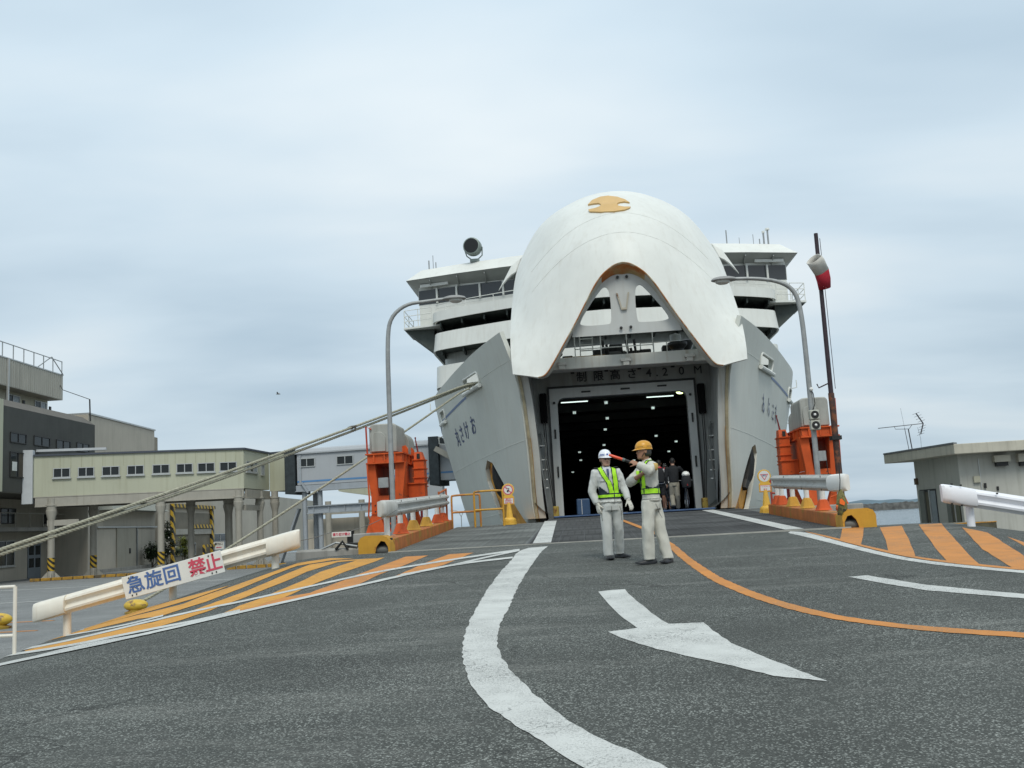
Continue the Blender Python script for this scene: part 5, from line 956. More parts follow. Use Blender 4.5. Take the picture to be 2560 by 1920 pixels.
# ================================================================ terminal buildings on the left quay
def hazard(name, ax='y', freq=2.2, c1=(0.52, 0.33, 0.03), c2=(0.02, 0.02, 0.018)):
    m = bpy.data.materials.new(name); m.use_nodes = True; t = m.node_tree; n = t.nodes; l = t.links; b_ = n['Principled BSDF']; b_.inputs['Roughness'].default_value = 0.55
    s_ = n.new('ShaderNodeSeparateXYZ'); l.new(n.new('ShaderNodeNewGeometry').outputs['Position'], s_.inputs[0]); ad = n.new('ShaderNodeMath'); ad.operation = 'ADD'; l.new(s_.outputs[0], ad.inputs[0]); l.new(s_.outputs[2], ad.inputs[1])
    if ax == 'y': a2 = n.new('ShaderNodeMath'); a2.operation = 'ADD'; l.new(ad.outputs[0], a2.inputs[0]); l.new(s_.outputs[1], a2.inputs[1]); ad = a2
    mu = n.new('ShaderNodeMath'); mu.operation = 'MULTIPLY'; mu.inputs[1].default_value = freq; l.new(ad.outputs[0], mu.inputs[0]); fr_ = n.new('ShaderNodeMath'); fr_.operation = 'FRACT'; l.new(mu.outputs[0], fr_.inputs[0]); gt = n.new('ShaderNodeMath'); gt.operation = 'GREATER_THAN'; gt.inputs[1].default_value = 0.5; l.new(fr_.outputs[0], gt.inputs[0])
    mx_ = n.new('ShaderNodeMix'); mx_.data_type = 'RGBA'; mx_.inputs[6].default_value = c1 + (1,); mx_.inputs[7].default_value = c2 + (1,); l.new(gt.outputs[0], mx_.inputs[0]); l.new(mx_.outputs[2], b_.inputs['Base Color']); return m
HAZ = hazard('hazard stripes', 'x', 3.0); HAZY = hazard('hazard stripes along wall', 'y', 1.05)
BEIGE = M('beige rendered wall', (0.47, 0.43, 0.36), 0.85, 0.08, 0.5, 0.15, 12, streak=0.3, scol=(0.22, 0.20, 0.15))
GREENB = M('pale green beige cladding', (0.46, 0.465, 0.355), 0.7, 0.05, 0.4, streak=0.28, scol=(0.25, 0.23, 0.13))
DARKCL = M('dark brown cladding', (0.062, 0.064, 0.058), 0.75, 0.15, 0.5, 0.1, 8, streak=0.4, scol=(0.09, 0.09, 0.08))
DARKCAP = M('brown mansard', (0.13, 0.12, 0.105), 0.8, 0.1, 1)
RIBW = M('ribbed grey beige parapet', (0.42, 0.405, 0.35), 0.8, 0.06, 0.6, streak=0.3)
COLM = M('taupe steel paint', (0.37, 0.35, 0.30), 0.6, 0.08, 1.5, streak=0.4, scol=(0.18, 0.15, 0.10))
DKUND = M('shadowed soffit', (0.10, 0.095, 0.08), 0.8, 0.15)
ALU = M('aluminium frame', (0.48, 0.49, 0.48), 0.4, 0.05, metal=0.4); DKFR = M('dark frame', (0.02, 0.02, 0.02), 0.5)
GLS = M('blueish window glass', (0.025, 0.03, 0.032), 0.12, 0, spec=0.25); GLS2 = M('pale curtain behind glass', (0.24, 0.27, 0.29), 0.25, 0.15, 4)
BGREY = M('blue grey door paint', (0.20, 0.225, 0.25), 0.6, 0.08, 2)
SLATE = M('slate roof edge', (0.07, 0.08, 0.10), 0.7)
class Wall:
    def __init__(s, A, B): s.A, s.B = Vector((*A, 0)), Vector((*B, 0)); s.u = (s.B - s.A).normalized(); n_ = Vector((s.u.y, -s.u.x, 0)); s.n = n_ if n_.dot(-(s.A + s.B)) > 0 else -n_
    def pt(s, a, z, d=0.0): return s.A + s.u * a + s.n * d + Vector((0, 0, z))
    def px(s, u, v):
        d = at(u, v, 1) - Vector((0, 0, CZ)); o = Vector((0, 0, CZ)); t_ = (s.A - o).dot(s.n) / d.dot(s.n); p = o + d * t_; return (p - s.A).dot(s.u), p.z
    def slab(s, m, a0, a1, z0, z1, d0, d1): return m.prism([s.pt(a0, z0, d0), s.pt(a1, z0, d0), s.pt(a1, z0, d1), s.pt(a0, z0, d1)], (0, 0, z1 - z0))
    def window(s, par, a0, a1, z0, z1, frame, glass, panes=2, d=0.0, name='window', fw=0.05, sill=True):
        m = MB(); s.slab(m, a0, a1, z0, z0 + fw, d - .05, d + .07); s.slab(m, a0, a1, z1 - fw, z1, d - .05, d + .07)
        for k_ in range(panes + 1): a = a0 + (a1 - a0 - fw) * k_ / panes; s.slab(m, a, a + fw, z0 + fw, z1 - fw, d - .05, d + .06)
        W = m.build(name, frame, par)
        for k_ in range(panes):
            w0 = a0 + fw + (a1 - a0 - fw) * k_ / panes; w1 = a0 + (a1 - a0 - fw) * (k_ + 1) / panes; gl = glass if not isinstance(glass, (list, tuple)) else glass[k_ % len(glass)]
            m = MB(); s.slab(m, w0, w1, z0 + fw, z1 - fw, d + .005, d + .02); m.build('pane', gl, W)
        if sill: m = MB(); s.slab(m, a0 - .06, a1 + .06, z0 - .08, z0 - .002, d - .02, d + .12); m.build('sill', frame, W)
        return W
def wbuild(W, name, mat, par, *a, bev=0.0): m = MB(); W.slab(m, *a); return m.build(name, mat, par, bev=bev)
TB = thing('terminal_building', 'terminal building with dark overhanging storey and beige top floor', 'building', (0, 0, 0))
F = Wall((-30.6, 54), (-30.1, 71.8)); wz0, wz1 = 5.0, 10.15; FL = F.px(237, 1150)[0]
DF_ = wbuild(F, 'dark_storey', DARKCL, TB, 0, FL, wz0, wz1, -9, 0)
m = MB(); c0, c1 = F.pt(0, wz1, 0), F.pt(FL, wz1, 0); bk = -F.n * .9 + Vector((0, 0, .62)); m.add([c0 + Vector((0, 0, .003)), c1 + Vector((0, 0, .003)), c1 + bk, c0 + bk, c1 - F.n * 9, c0 - F.n * 9], [(0, 1, 2, 3), (3, 2, 4, 5), (1, 4, 2)]); m.build('mansard_edge', DARKCAP, TB)
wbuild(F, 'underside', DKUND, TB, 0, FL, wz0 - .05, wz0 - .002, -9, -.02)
for (u0, v0, u1, v1, pn) in ((25, 1079, 65, 1101, 2), (84, 1088, 124, 1108, 2), (140, 1097, 175, 1117, 2), (191, 1104, 222, 1123, 2)):
    a0, a1 = F.px(u0, v0)[0], F.px(u1, v0)[0]; z1 = F.px((u0 + u1) / 2, v0 + 4)[1]; F.window(TB, a0, a1, z1 - .62, z1, DKFR, GLS, pn, sill=False)
a0, a1 = F.px(24, 1140)[0], F.px(64, 1140)[0]; F.window(TB, a0, a1, 5.9, 7.45, DKFR, (GLS, M('brown blind', (0.06, 0.05, 0.035), 0.6)), 2, sill=False)
m = MB(); F.slab(m, a0 + .25, a0 + .8, 6.3, 6.85, .03, .035); m.build('notice', M('pale paper', (0.6, 0.62, 0.6), 0.8), TB)
wbuild(F, 'end_pilaster', GREENB, TB, F.px(0, 1100)[0] - .8, F.px(5, 1100)[0], 5.0, 10.5, -.3, .06)
U = Wall((-33.0, 56), (-32.6, 73.6)); UL = U.px(157, 970)[0]
U2 = Wall((-34.0, 56), (-33.6, 73.6)); wbuild(U2, 'upper_storey', M('cream upper wall', (0.45, 0.43, 0.34), 0.85, 0.06, 0.6, streak=0.25), TB, 0, UL - .2, 10.2, 12.3, -7, 0)
PA = MB(); U.slab(PA, 0, UL, 12.15, 13.95, -8, 0); PAR = PA.build('parapet', RIBW, TB)
for k_ in range(int(UL / .28)): m = MB(); U.slab(m, k_ * .28, k_ * .28 + .14, 12.2, 13.9, .002, .022); m.build('parapet_rib', RIBW, PAR)
wbuild(U, 'parapet_cap', ALU, PAR, -.02, UL + .04, 13.952, 14.03, -8, .04)
wbuild(U, 'downpipe', ALU, TB, U.px(17, 930)[0], U.px(17, 930)[0] + .12, 10.3, 14, .0, .12)
for u0, u1 in ((14, 48), (86, 115)):
    a0, a1 = U2.px(u0, 995)[0], U2.px(u1, 1005)[0]; U2.window(TB, a0, a1, 10.45, 11.95, ALU, (GLS, GLS2), 2, sill=False); wbuild(U2, 'wall_vent', DKFR, TB, a1 + .4, a1 + .65, 11.5, 11.75, .002, .08)
RLG = wbuild(U, 'roof_railing', GALV, TB, 0, UL, 14.95, 15.0, -.08, -.03)
for k_ in range(14): a = UL - .05 - k_ * 1.35; wbuild(U, 'railing_post', GALV, RLG, a - .025, a + .025, 14.03, 14.95, -.08, -.03)
MB().tube([U.pt(UL - 3.4, 14.1, -.1), U.pt(UL - 1.5, 15.1, -.1), U.pt(UL - .2, 14.0, .1)], .04, 5).build('railing_pipe', GALV, RLG)
# ground storey set back under the overhang
G = Wall((-33.6, 54), (-33.6, 80)); wbuild(G, 'ground_storey', BEIGE, TB, 0, 25, -0.41, 4.92, -6, 0)
for u0, u1 in ((68, 100), (135, 163)):
    a0, a1 = G.px(u0, 1400)[0], G.px(u1, 1400)[0]; zt = 1.9; D = wbuild(G, 'double_door', BGREY, TB, a0, a1, -.39, zt, .002, .06)
    wbuild(G, 'door_frame', ALU, D, a0 - .1, a1 + .1, zt + .002, zt + .1, .0, .09)
    for r_ in range(2):
        for c_ in range(2): w_ = (a1 - a0) / 2; wbuild(G, 'door_pane', GLS, D, a0 + c_ * w_ + .12, a0 + (c_ + 1) * w_ - .12, zt - .72 - r_ * .85, zt - .1 - r_ * .85, .062, .075)
a0, a1 = G.px(-30, 1400)[0], G.px(35, 1400)[0]; G.window(TB, a0, a1, .55, 2.2, ALU, GLS, 3)
wbuild(G, 'service_door', BGREY, TB, G.px(189, 1400)[0], G.px(200, 1400)[0], -.39, 1.6, .002, .06)
wbuild(G, 'balcony_ledge', CONC, TB, 6, 25, 2.75, 3.0, .002, 1.2); 
for k_ in range(8): wbuild(G, 'ledge_post', COLM, TB, 9 + k_ * 1.9, 9.06 + k_ * 1.9, 3.0, 3.9, 1.05, 1.11)
wbuild(G, 'ledge_rail', COLM, TB, 8.9, 22.5, 3.9, 3.95, 1.05, 1.11); G.window(TB, G.px(0, 1310)[0], G.px(38, 1310)[0], 3.3, 4.3, DKFR, GLS, 2, sill=False); G.window(TB, 17, 21.5, 3.3, 4.0, DKFR, GLS, 4, sill=False)
MB().b2(-33.2, -31.7, 76.2, 78, -.41, 4.95).build('brown_pier', M('brown tile pier', (0.12, 0.105, 0.085), 0.7, 0.15, 4), TB)
MB().add([(-33.2, 77, 4.9), (-31.6, 77, 4.9), (-29.6, 77, 6.6), (-33.2, 77, 6.6)], [(0, 1, 2, 3)]).build('pier_gusset', DARKCL, TB)
pm = F.pt(FL - .3, 10.4, -.2); MS = MB().tube([pm, pm + Vector((-.05, 0, 1.6))], .05, 6).build('roof_mast', DARKSTEEL, TB); MB().tube([pm + Vector((-.05, 0, 1.6)), pm + Vector((-2.0, 0, 2.4)) , pm + Vector((-3.0, 1, 3.6))], .025, 5).build('roof_cable', DARKSTEEL, MS)
# ---- beige hall beyond
HB = thing('storage_hall', 'long beige rendered hall beside the dark terminal building', 'building', (0, 0, 0))
Hw = Wall((-30.85, 72.5), (-30.4, 150)); hx = Hw.px(387, 1300)[0]
wbuild(Hw, 'tall_block', BEIGE, HB, -.5, hx, -.41, 11.05, -10, 0); wbuild(Hw, 'tall_block_coping', ALU, HB, -.5, hx + .1, 11.052, 11.17, -10, .08)
wbuild(Hw, 'stair_block', M('taupe render', (0.28, 0.25, 0.20), 0.85, 0.1, 1), HB, hx + .02, hx + 2.4, -.41, 10.7, -8, -.6)
wbuild(Hw, 'low_block', BEIGE, HB, hx + 2.42, 77, -.41, 6.6, -12, 0)
m = MB(); ca, cb = Hw.px(246, 1262)[0], Hw.px(388, 1262)[0]; m.add([Hw.pt(ca, 4.15, 1.2), Hw.pt(cb, 4.15, 1.2), Hw.pt(cb - .8, 5.0, .01), Hw.pt(ca + .8, 5.0, .01), Hw.pt(ca, 4.15, .01), Hw.pt(cb, 4.15, .01)], [(0, 1, 2, 3), (0, 3, 4), (1, 5, 2), (0, 4, 5, 1)]); m.build('canopy', M('grey canopy sheet', (0.24, 0.25, 0.22), 0.7, 0.08), HB)
wbuild(Hw, 'door_track', ALU, HB, Hw.px(240, 1310)[0], Hw.px(394, 1310)[0], 2.86, 2.95, .01, .16)
wbuild(Hw, 'sliding_door', M('beige sliding door', (0.36, 0.335, 0.275), 0.8, 0.05, 0.8, streak=0.2), HB, Hw.px(290, 1350)[0], Hw.px(337, 1350)[0], -.38, 2.84, .005, .09)
wbuild(Hw, 'door_handle', DKFR, HB, Hw.px(320, 1360)[0], Hw.px(323, 1360)[0], .85, 1.25, .1, .14); wbuild(Hw, 'downpipe', GALV, HB, Hw.px(340, 1360)[0], Hw.px(341.5, 1360)[0], -.38, 2.85, .01, .12)
wbuild(Hw, 'plinth_kerb', CONC, HB, -.5, hx + 2, -.41, -.15, .01, .45)
# hazard framed loading door
LD = wbuild(Hw, 'loading_recess', M('loading recess', (0.20, 0.18, 0.14), 0.8, 0.15, 1), HB, Hw.px(432, 1300)[0], Hw.px(524, 1300)[0], -.38, 4.2, .01, .04)
for u0, u1, v0, v1 in ((425, 433, 1270, 1405), (524, 531, 1272, 1405)): a0, a1 = Hw.px(u0, 1330)[0], Hw.px(u1, 1330)[0]; wbuild(Hw, 'hazard_post', HAZY, LD, a0, a0 + .5, -.4, 4.6, .045, .3)
a0, a1 = Hw.px(425, 1330)[0], Hw.px(531, 1330)[0]; wbuild(Hw, 'hazard_header', HAZY, LD, a0, a1, 4.61, 4.92, .045, .35)
b0 = Hw.px(478, 1330)[0]; wbuild(Hw, 'hazard_bar', HAZY, LD, b0, a1 - .9, 2.75, 3.1, .05, .3)
wbuild(Hw, 'inner_lintel', COLM, LD, a0 + .9, a1 - .9, 2.2, 2.7, .05, .2)
Hw.window(LD, Hw.px(432, 1350)[0] + .3, Hw.px(461, 1350)[0], .3, 1.3, DKFR, (M('yellow thing behind glass', (0.20, 0.17, 0.02), 0.3), GLS), 2, d=.05, sill=False); Hw.window(LD, Hw.px(477, 1350)[0], Hw.px(487, 1350)[0], .3, 1.4, ALU, GLS, 1, d=.05, sill=False)
a0, a1 = Hw.px(492, 1370)[0], Hw.px(530, 1370)[0]
for z in (-.1, .95): wbuild(Hw, 'hazard_guard', HAZY, LD, a0, a1, z, z + .22, .55, .75)
wbuild(Hw, 'hazard_guard', HAZY, LD, a0, a0 + .4, -.4, .95, .55, .75)
D2 = wbuild(Hw, 'double_door', M('pale door paint', (0.36, 0.38, 0.39), 0.6, 0.06), HB, Hw.px(534, 1350)[0], Hw.px(565, 1350)[0], -.38, 1.35, .005, .08)
Hw.window(HB, Hw.px(534, 1340)[0], Hw.px(565, 1340)[0], 1.4, 2.2, ALU, GLS, 2, sill=False)
BS = thing('boarding_sign', 'small white boarding gate sign with a red arrow by the hazard frame', 'sign', Hw.pt(Hw.px(519, 1369)[0], 1.0, 1.1)); rzs = 0.35
m = MB(); m.box((0, 0, .0), (1.0, .04, .72)); m.build('board', M('sign white', (0.7, 0.7, 0.66)), BS); text('sign_letters', '乗船口', .27, BLACKL, BS, (0, -.024, .14), (1, 0, 0), (0, 0, 1), .006); m = MB(); m.prism([(a, -.022, c) for a, c in ((-.28, -.17), (-.12, -.08), (-.12, -.13), (.28, -.13), (.28, -.21), (-.12, -.21), (-.12, -.26))], (0, -.004, 0)); m.build('red_arrow', SRD, BS); MB().b2(-.04, .04, .022, .08, -1.4, .3).build('sign_post', GALV, BS)
# ---- elevated walkway
EW = thing('elevated_walkway', 'pale green elevated walkway on taupe columns crossing before the hall', 'walkway', (0, 0, 0))
K = Wall((-29.3, 62.0), (-17.75, 65.0)); KL = (K.B - K.A).length; z0, z1 = 4.72, 7.22
wbuild(K, 'corridor', GREENB, EW, -.61, KL, z0, z1, -3.2, 0)
m = MB(); a_, b_ = K.pt(-.6, z1 + .002, .1), K.pt(KL + .05, z1 + .002, .1); bk = -K.n * 3.4; m.prism([a_, b_, b_ + bk, a_ + bk], (0, 0, .12)); m.build('roof_edge', SLATE, EW)
for k_ in range(18): a = .9 + k_ * .62; wbuild(K, 'panel_joint', M('panel joint', (0.36, 0.36, 0.25), 0.8), EW, a, a + .03, z1 - .75, z1 - .05, .0, .012)
wbuild(K, 'lower_moulding', COLM, EW, -1.0, KL + .02, z0 - .06, z0 - .002, -.2, .06)
wins = [(133, 176), (195, 236), (255, 299), (318, 360), (381, 424), (441, 482), (494, 537), (549, 592)]
for i, (u0, u1) in enumerate(wins): K.window(EW, K.px(u0, 1170)[0], K.px(u1, 1170)[0], 5.85, 6.45, ALU, GLS, 2)
S_ = Wall((-17.72, 65.0), (-17.2, 69.6)); wbuild(S_, 'corridor_return', GREENB, EW, .02, 4.6, z0, z1, -3.2, 0); S_.window(EW, .35, 2.3, 5.8, 6.5, ALU, (GLS2, GLS), 3); S_.window(EW, 3.0, 3.6, 5.65, 6.4, ALU, GLS2, 2, sill=False); wbuild(S_, 'roof_edge', SLATE, EW, -.05, 4.6, z1 + .002, z1 + .12, -3.2, .1)
V_ = Wall((-17.2, 69.62), (-15.75, 69.2)); wbuild(V_, 'vestibule', GREENB, EW, 0, 1.5, z0 - .1, z1, -2.8, 0); wbuild(V_, 'roof_edge', SLATE, EW, 0, 1.5, z1 + .002, z1 + .12, -2.8, .06)
wbuild(K, 'joint_hood', M('white joint hood', (0.52, 0.54, 0.55), 0.5, 0.05), EW, -1.22, -.62, 4.3, 7.62, -.4, .22)
wbuild(K, 'hood_beam', MATS['white joint hood'], EW, -1.22, 3.4, 7.624, 7.78, -1.6, -1.3)
def beam(W, a0, a1, d): 
    m = MB(); W.slab(m, a0, a1, z0 - .6, z0 - .07, d - .08, d + .04); o = m.build('girder', COLM, EW)
    m = MB(); W.slab(m, a0, a1, z0 - .64, z0 - .6, d - .18, d + .16); m.build('girder_flange', COLM, EW)
beam(K, -.5, KL, .0); beam(K, -.5, KL, -3.0); beam(S_, .3, 4.6, .0)
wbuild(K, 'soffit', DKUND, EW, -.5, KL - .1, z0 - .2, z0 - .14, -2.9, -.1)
def column(p, stripe=True):
    x, y = p.x, p.y
    c_ = MB().lathe([(.21, -.38), (.21, 3.2), (.22, 3.3), (.33, 3.75), (.33, 3.85), (.30, 3.87), (.30, 4.1), (.33, 4.12), (.33, 4.2), (.24, 4.22), (.24, 4.6)], 14, (x, y, 0)).build('column', COLM, EW, smooth=True)
    if stripe: MB().lathe([(.216, .15), (.216, .95)], 14, (x, y, 0)).build('hazard_band', HAZ, c_, smooth=True)
    for k_ in range(4):
        a = k_ * math.pi / 2 + .4; d = Vector((math.cos(a), math.sin(a), 0)); q_ = Vector((x, y, -.38)); MB().prism([q_ + d * .2, q_ + d * .62, q_ + d * .55 + Vector((0, 0, .12)), q_ + d * .2 + Vector((0, 0, .5))], Vector((-d.y, d.x, 0)) * .03).build('base_fin', COLM, c_)
for u in (128, 402, 597): column(K.pt(K.px(u, 1300)[0], 0, -.05))
for u in (215, 470, 570): column(K.pt(K.px(u, 1300)[0] + .0, 0, -3.0), u == 215)
column(S_.pt(3.0, 0, -.1), False); column(S_.pt(4.5, 0, .4), False); column(S_.pt(4.3, 0, -2.9), False)
for W, a0, a1, d, z in ((K, .2, 2.0, -.05, 2.9), (S_, .2, 3.0, -.1, 3.3)):
    m = MB(); W.slab(m, a0, a1, z, z + .35, d - .1, d + .1); m.build('tie_beam', COLM, EW)
# kerbs around the column feet
def kerb(pts, label, grp='yellow kerb blocks at the column feet'):
    for i in range(len(pts) - 1):
        a, c = Vector(pts[i]), Vector(pts[i + 1]); n_ = max(1, int((c - a).length / .6))
        for k_ in range(n_):
            p, q_ = a.lerp(c, k_ / n_), a.lerp(c, (k_ + .93) / n_); o = MB().bar((p.x, p.y, 0), (q_.x, q_.y, 0), .22, .2); yield o, p
KB = thing('column_kerb', 'row of worn yellow kerb blocks round the nearer walkway column feet', 'kerb', (-27.0, 61.2, -.4), 0, 'yellow kerbs round the walkway columns')
KY = M('worn yellow kerb', (0.36, 0.20, 0.03), 0.8, 0.25, 3, rust=0.5, rcol=(0.10, 0.08, 0.05), rscale=2)
for k_ in range(11): MB().bar((-2.6 + k_ * .62, -.2 + .14 * k_ * .6, .09), (-2.04 + k_ * .62, -.2 + .14 * (k_ * .6 + .5), .09), .24, .18).build('kerb_block', KY, KB, bev=0.02)
KB2 = thing('column_kerb', 'row of worn yellow kerb blocks under the walkway corner and gangway legs', 'kerb', (-17.6, 63.6, -.4), 0, 'yellow kerbs round the walkway columns')
for k_ in range(13): MB().bar((-.9 + k_ * .62, .15 * k_ * .5, .1), (-.36 + k_ * .62, .15 * (k_ * .5 + .45), .1), .3, .22).build('kerb_block', KY, KB2, bev=0.02)
# ---- grey gangway to the ship
GWH = M('grey gangway cladding', (0.40, 0.42, 0.44), 0.55, 0.04, 0.5, streak=0.15, scol=(0.3, 0.3, 0.3)); GWS = M('gangway steel', (0.34, 0.37, 0.40), 0.5, 0.08, 1.5, streak=0.3, scol=(0.2, 0.2, 0.18)); GBL = M('gangway blue stripe', (0.10, 0.24, 0.46), 0.5, 0.05)
BELL = M('bellows rubber', (0.035, 0.045, 0.05), 0.8, 0.3, 3)
PG = thing('passenger_gangway', 'long grey passenger gangway with a blue stripe and small windows', 'gangway', (0, 0, 0))
Q = Wall((-15.0, 68.0), (-5.6, 66.6)); QL = (Q.B - Q.A).length
wbuild(Q, 'gangway_body', GWH, PG, 0.1, QL - .2, 4.85, 6.95, -2.6, 0); m = MB(); pr_ = [(0.0, 6.952), (.12, 6.952), (.12, 7.05), (.0, 7.25), (-.3, 7.35), (-2.3, 7.35), (-2.6, 7.25), (-2.72, 7.05), (-2.72, 6.952)]
m.prism([Q.pt(-.1, z, d) for d, z in pr_], Q.u * (QL - .1)); m.build('gangway_roof', GWH, PG)
wbuild(Q, 'blue_stripe', GBL, PG, .1, QL - .25, 5.02, 5.14, .001, .012)
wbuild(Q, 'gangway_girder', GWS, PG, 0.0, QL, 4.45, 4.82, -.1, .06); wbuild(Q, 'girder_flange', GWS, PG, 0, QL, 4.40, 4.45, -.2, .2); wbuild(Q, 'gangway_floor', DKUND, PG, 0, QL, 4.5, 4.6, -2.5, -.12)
for u0, u1 in ((747, 788), (842, 884)): Q.window(PG, Q.px(u0, 1160)[0], Q.px(u1, 1160)[0], 6.05, 6.65, ALU, GLS, 2, sill=False)
wbuild(Q, 'gangway_post', GWS, PG, .25, .4, 4.85, 6.9, .002, .06)
wbuild(Q, 'bellows', BELL, PG, -.75, -.02, 4.3, 7.3, -2.8, .12); wbuild(Q, 'bellows', BELL, PG, QL - .15, QL + .5, 4.3, 7.5, -2.8, .3)
ED = MB(); Q.slab(ED, QL + .5, QL + 2.0, 4.6, 7.0, -2.4, -.2); ED.build('gangway_nose', GWH, PG); wbuild(Q, 'blue_stripe', GBL, PG, QL + .52, QL + 1.9, 5.05, 5.17, -.198, -.19)
m = MB(); m.bar(Q.pt(QL + .3, 6.7, .2), Q.pt(QL + 1.6, 5.9, .2), .3, .35); m.build('nose_flap', COLM, PG); MB().tube([Q.pt(QL + .3, 7.3, .2), Q.pt(QL + 1.1, 7.5, .3), Q.pt(QL + 1.3, 6.9, .3)], .04, 6).build('nose_cable', COLM, PG)
for a, d in ((.5, -.2), (.5, -2.3), (1.6, -.2), (7.2, -.2), (7.2, -2.3)):
    lg = MB().tube([Q.pt(a, -.39, d), Q.pt(a, 4.4, d)], .17, 12).build('gangway_leg', GWS, PG, smooth=True)
    for s_ in (-1, 1): MB().prism([Q.pt(a, -.38, d), Q.pt(a + s_ * .6, -.38, d), Q.pt(a, .5, d)], Q.n * .04).build('leg_fin', GWS, lg)
wbuild(Q, 'lower_girder', GWS, PG, .8, 7.0, 2.95, 3.35, -.1, .06); wbuild(Q, 'lower_girder_flange', GWS, PG, .8, 7.0, 3.35, 3.42, -.2, .2); wbuild(Q, 'lower_girder_flange', GWS, PG, .8, 7.0, 2.88, 2.95, -.2, .2)
for k_ in range(6): wbuild(Q, 'girder_stiffener', GWS, PG, 1.2 + k_ * 1.1, 1.24 + k_ * 1.1, 2.96, 3.34, .062, .15)
MB().bar(Q.pt(.9, 4.3, .15), Q.pt(.45, 5.0, .15), .12, .12).build('gangway_brace', GWS, PG); MB().bar(Q.pt(QL - .6, 4.2, .15), Q.pt(QL - .2, 5.0, .15), .12, .12).build('gangway_brace', GWS, PG)
MB().bar(Q.pt(-1.6, -.3, -1), Q.pt(-.2, 3.3, -1), .5, .12).build('access_stair', GWS, PG)
# second, farther walkway seen below the gangway
W2 = thing('far_walkway', 'farther pale walkway on columns seen below the grey gangway', 'walkway', (0, 0, 0)); R2 = Wall((-17.5, 84), (-6.2, 84))
R2m = MB(); R2m.prism([R2.pt(2.5, 5.0, 0), R2.pt(8.4, 3.9, 0), R2.pt(8.4, 5.2, 0), R2.pt(2.5, 6.4, 0)], -R2.n * 2.6); R2m.build('sloping_corridor', GREENB, W2); wbuild(R2, 'far_gangway', GWH, W2, 8.5, 11.2, 3.9, 5.6, -2.5, 0); wbuild(R2, 'far_girder', COLM, W2, 0, 9, 3.1, 3.8, -.2, .1)
for a in (1.6, 4.4, 6.0): MB().tube([R2.pt(a, -.39, 0), R2.pt(a, 4.2, 0)], .26, 12).build('far_column', COLM, W2, smooth=True)
wbuild(R2, 'far_wall', BEIGE, W2, -.5, 6.9, -.4, 2.8, -4, -1.2); wbuild(R2, 'far_door', DKFR, W2, 2.9, 3.5, -.35, 1.7, -1.19, -1.15); MB().tube([R2.pt(7.5, -.39, 0), R2.pt(7.5, 4.0, 0)], .16, 8).build('far_post', COLM, W2)
wbuild(R2, 'far_fence', GALV, W2, 3.2, 4.9, 0.55, .6, .6, .63); 
# shrubs, distant yellow tank, twin lamp
LEAF = M('dark shrub leaves', (0.028, 0.045, 0.018), 0.6, 0.5, 3); FLOW = M('white blossom', (0.6, 0.6, 0.55), 0.7); STEM = M('shrub stem', (0.06, 0.045, 0.03), 0.8); LEAF2 = M('yellow green leaves', (0.13, 0.15, 0.02), 0.6, 0.4, 3)
def shrub(loc, rx, rz_, n_, leaf, label, fl=0):
    o = thing('garden_shrub', label, 'shrub', loc, 0, 'shrubs beside the hall wall'); rg_ = random.Random(int(loc[1] * 100)); m = MB(); cl = [(rg_.gauss(0, rx * .45), rg_.gauss(0, rx * .45), rg_.uniform(.25, 1) * rz_) for _ in range(14)]
    for i in range(n_):
        c = cl[i % 14]; t_ = min(1, (rz_ * 1.1 - c[2]) / rz_ + .45); p = Vector((c[0] * t_, c[1] * t_, c[2])) + Vector((rg_.gauss(0, .16), rg_.gauss(0, .16), rg_.gauss(0, .16))); p.z = max(.03, p.z)
        a, b_ = rg_.uniform(0, 6.28), rg_.uniform(-.7, .7); d = Vector((math.cos(a), math.sin(a), b_)) * rg_.uniform(.07, .12); e_ = Vector((-math.sin(a), math.cos(a), rg_.uniform(-.5, .5))) * .045; m.add([p - d, p + e_, p + d, p - e_], [(0, 1, 2, 3)])
    m.build('foliage', leaf, o, kind='stuff')
    st = MB()
    for k_ in range(5): c = cl[k_]; st.tube([(0.05 * k_ - .1, 0, -.02), (c[0] * .4, c[1] * .4, c[2] * .5), (c[0] * .7, c[1] * .7, c[2] * .9)], [.035, .022, .012], 5)
    st.build('stems', STEM, o)
    if fl:
        for i in range(fl): c = cl[i % 14]; q_ = Vector((c[0] + rg_.gauss(0, .2), c[1] - .22 + rg_.gauss(0, .15), c[2] + rg_.gauss(.1, .15))); MB().ball(q_, .05, 4).build('blossom', FLOW, o)
shrub((-29.9, 82.0, -.4), .75, 1.9, 2200, LEAF, 'low dark shrub at the foot of the hall wall'); shrub((-29.5, 84.5, -.4), .8, 3.4, 3000, LEAF, 'tall flowering shrub with white blossoms by the walkway column', 16); shrub((-29.4, 88.2, -.4), .5, 2.2, 1200, LEAF2, 'yellow green shrub beside the hazard striped post')
YT = thing('yellow_tank', 'yellow rounded tank with a blue cover on the far quay', 'tank', (-14.2, 98, -.4)); m = MB(); m.lathe([(.1, -2.6), (.9, -2.3), (1.0, 0), (.9, 2.3), (.1, 2.6)], 16, (0, 0, 1.1), Matrix.Rotation(R(90), 3, 'Y')); m.build('tank_shell', M('tank yellow', (0.55, 0.40, 0.04), 0.5, 0.1, 2), YT, smooth=True); MB().b2(-1.8, 1.8, -.5, .5, 1.95, 2.3).build('blue_cover', M('blue tarp', (0.08, 0.16, 0.42), 0.6), YT, bev=.06)
for s_ in (-1, 1): MB().b2(s_ * 1.4 - .15, s_ * 1.4 + .15, -.7, .7, -.02, .5).build('tank_cradle', COLM, YT)
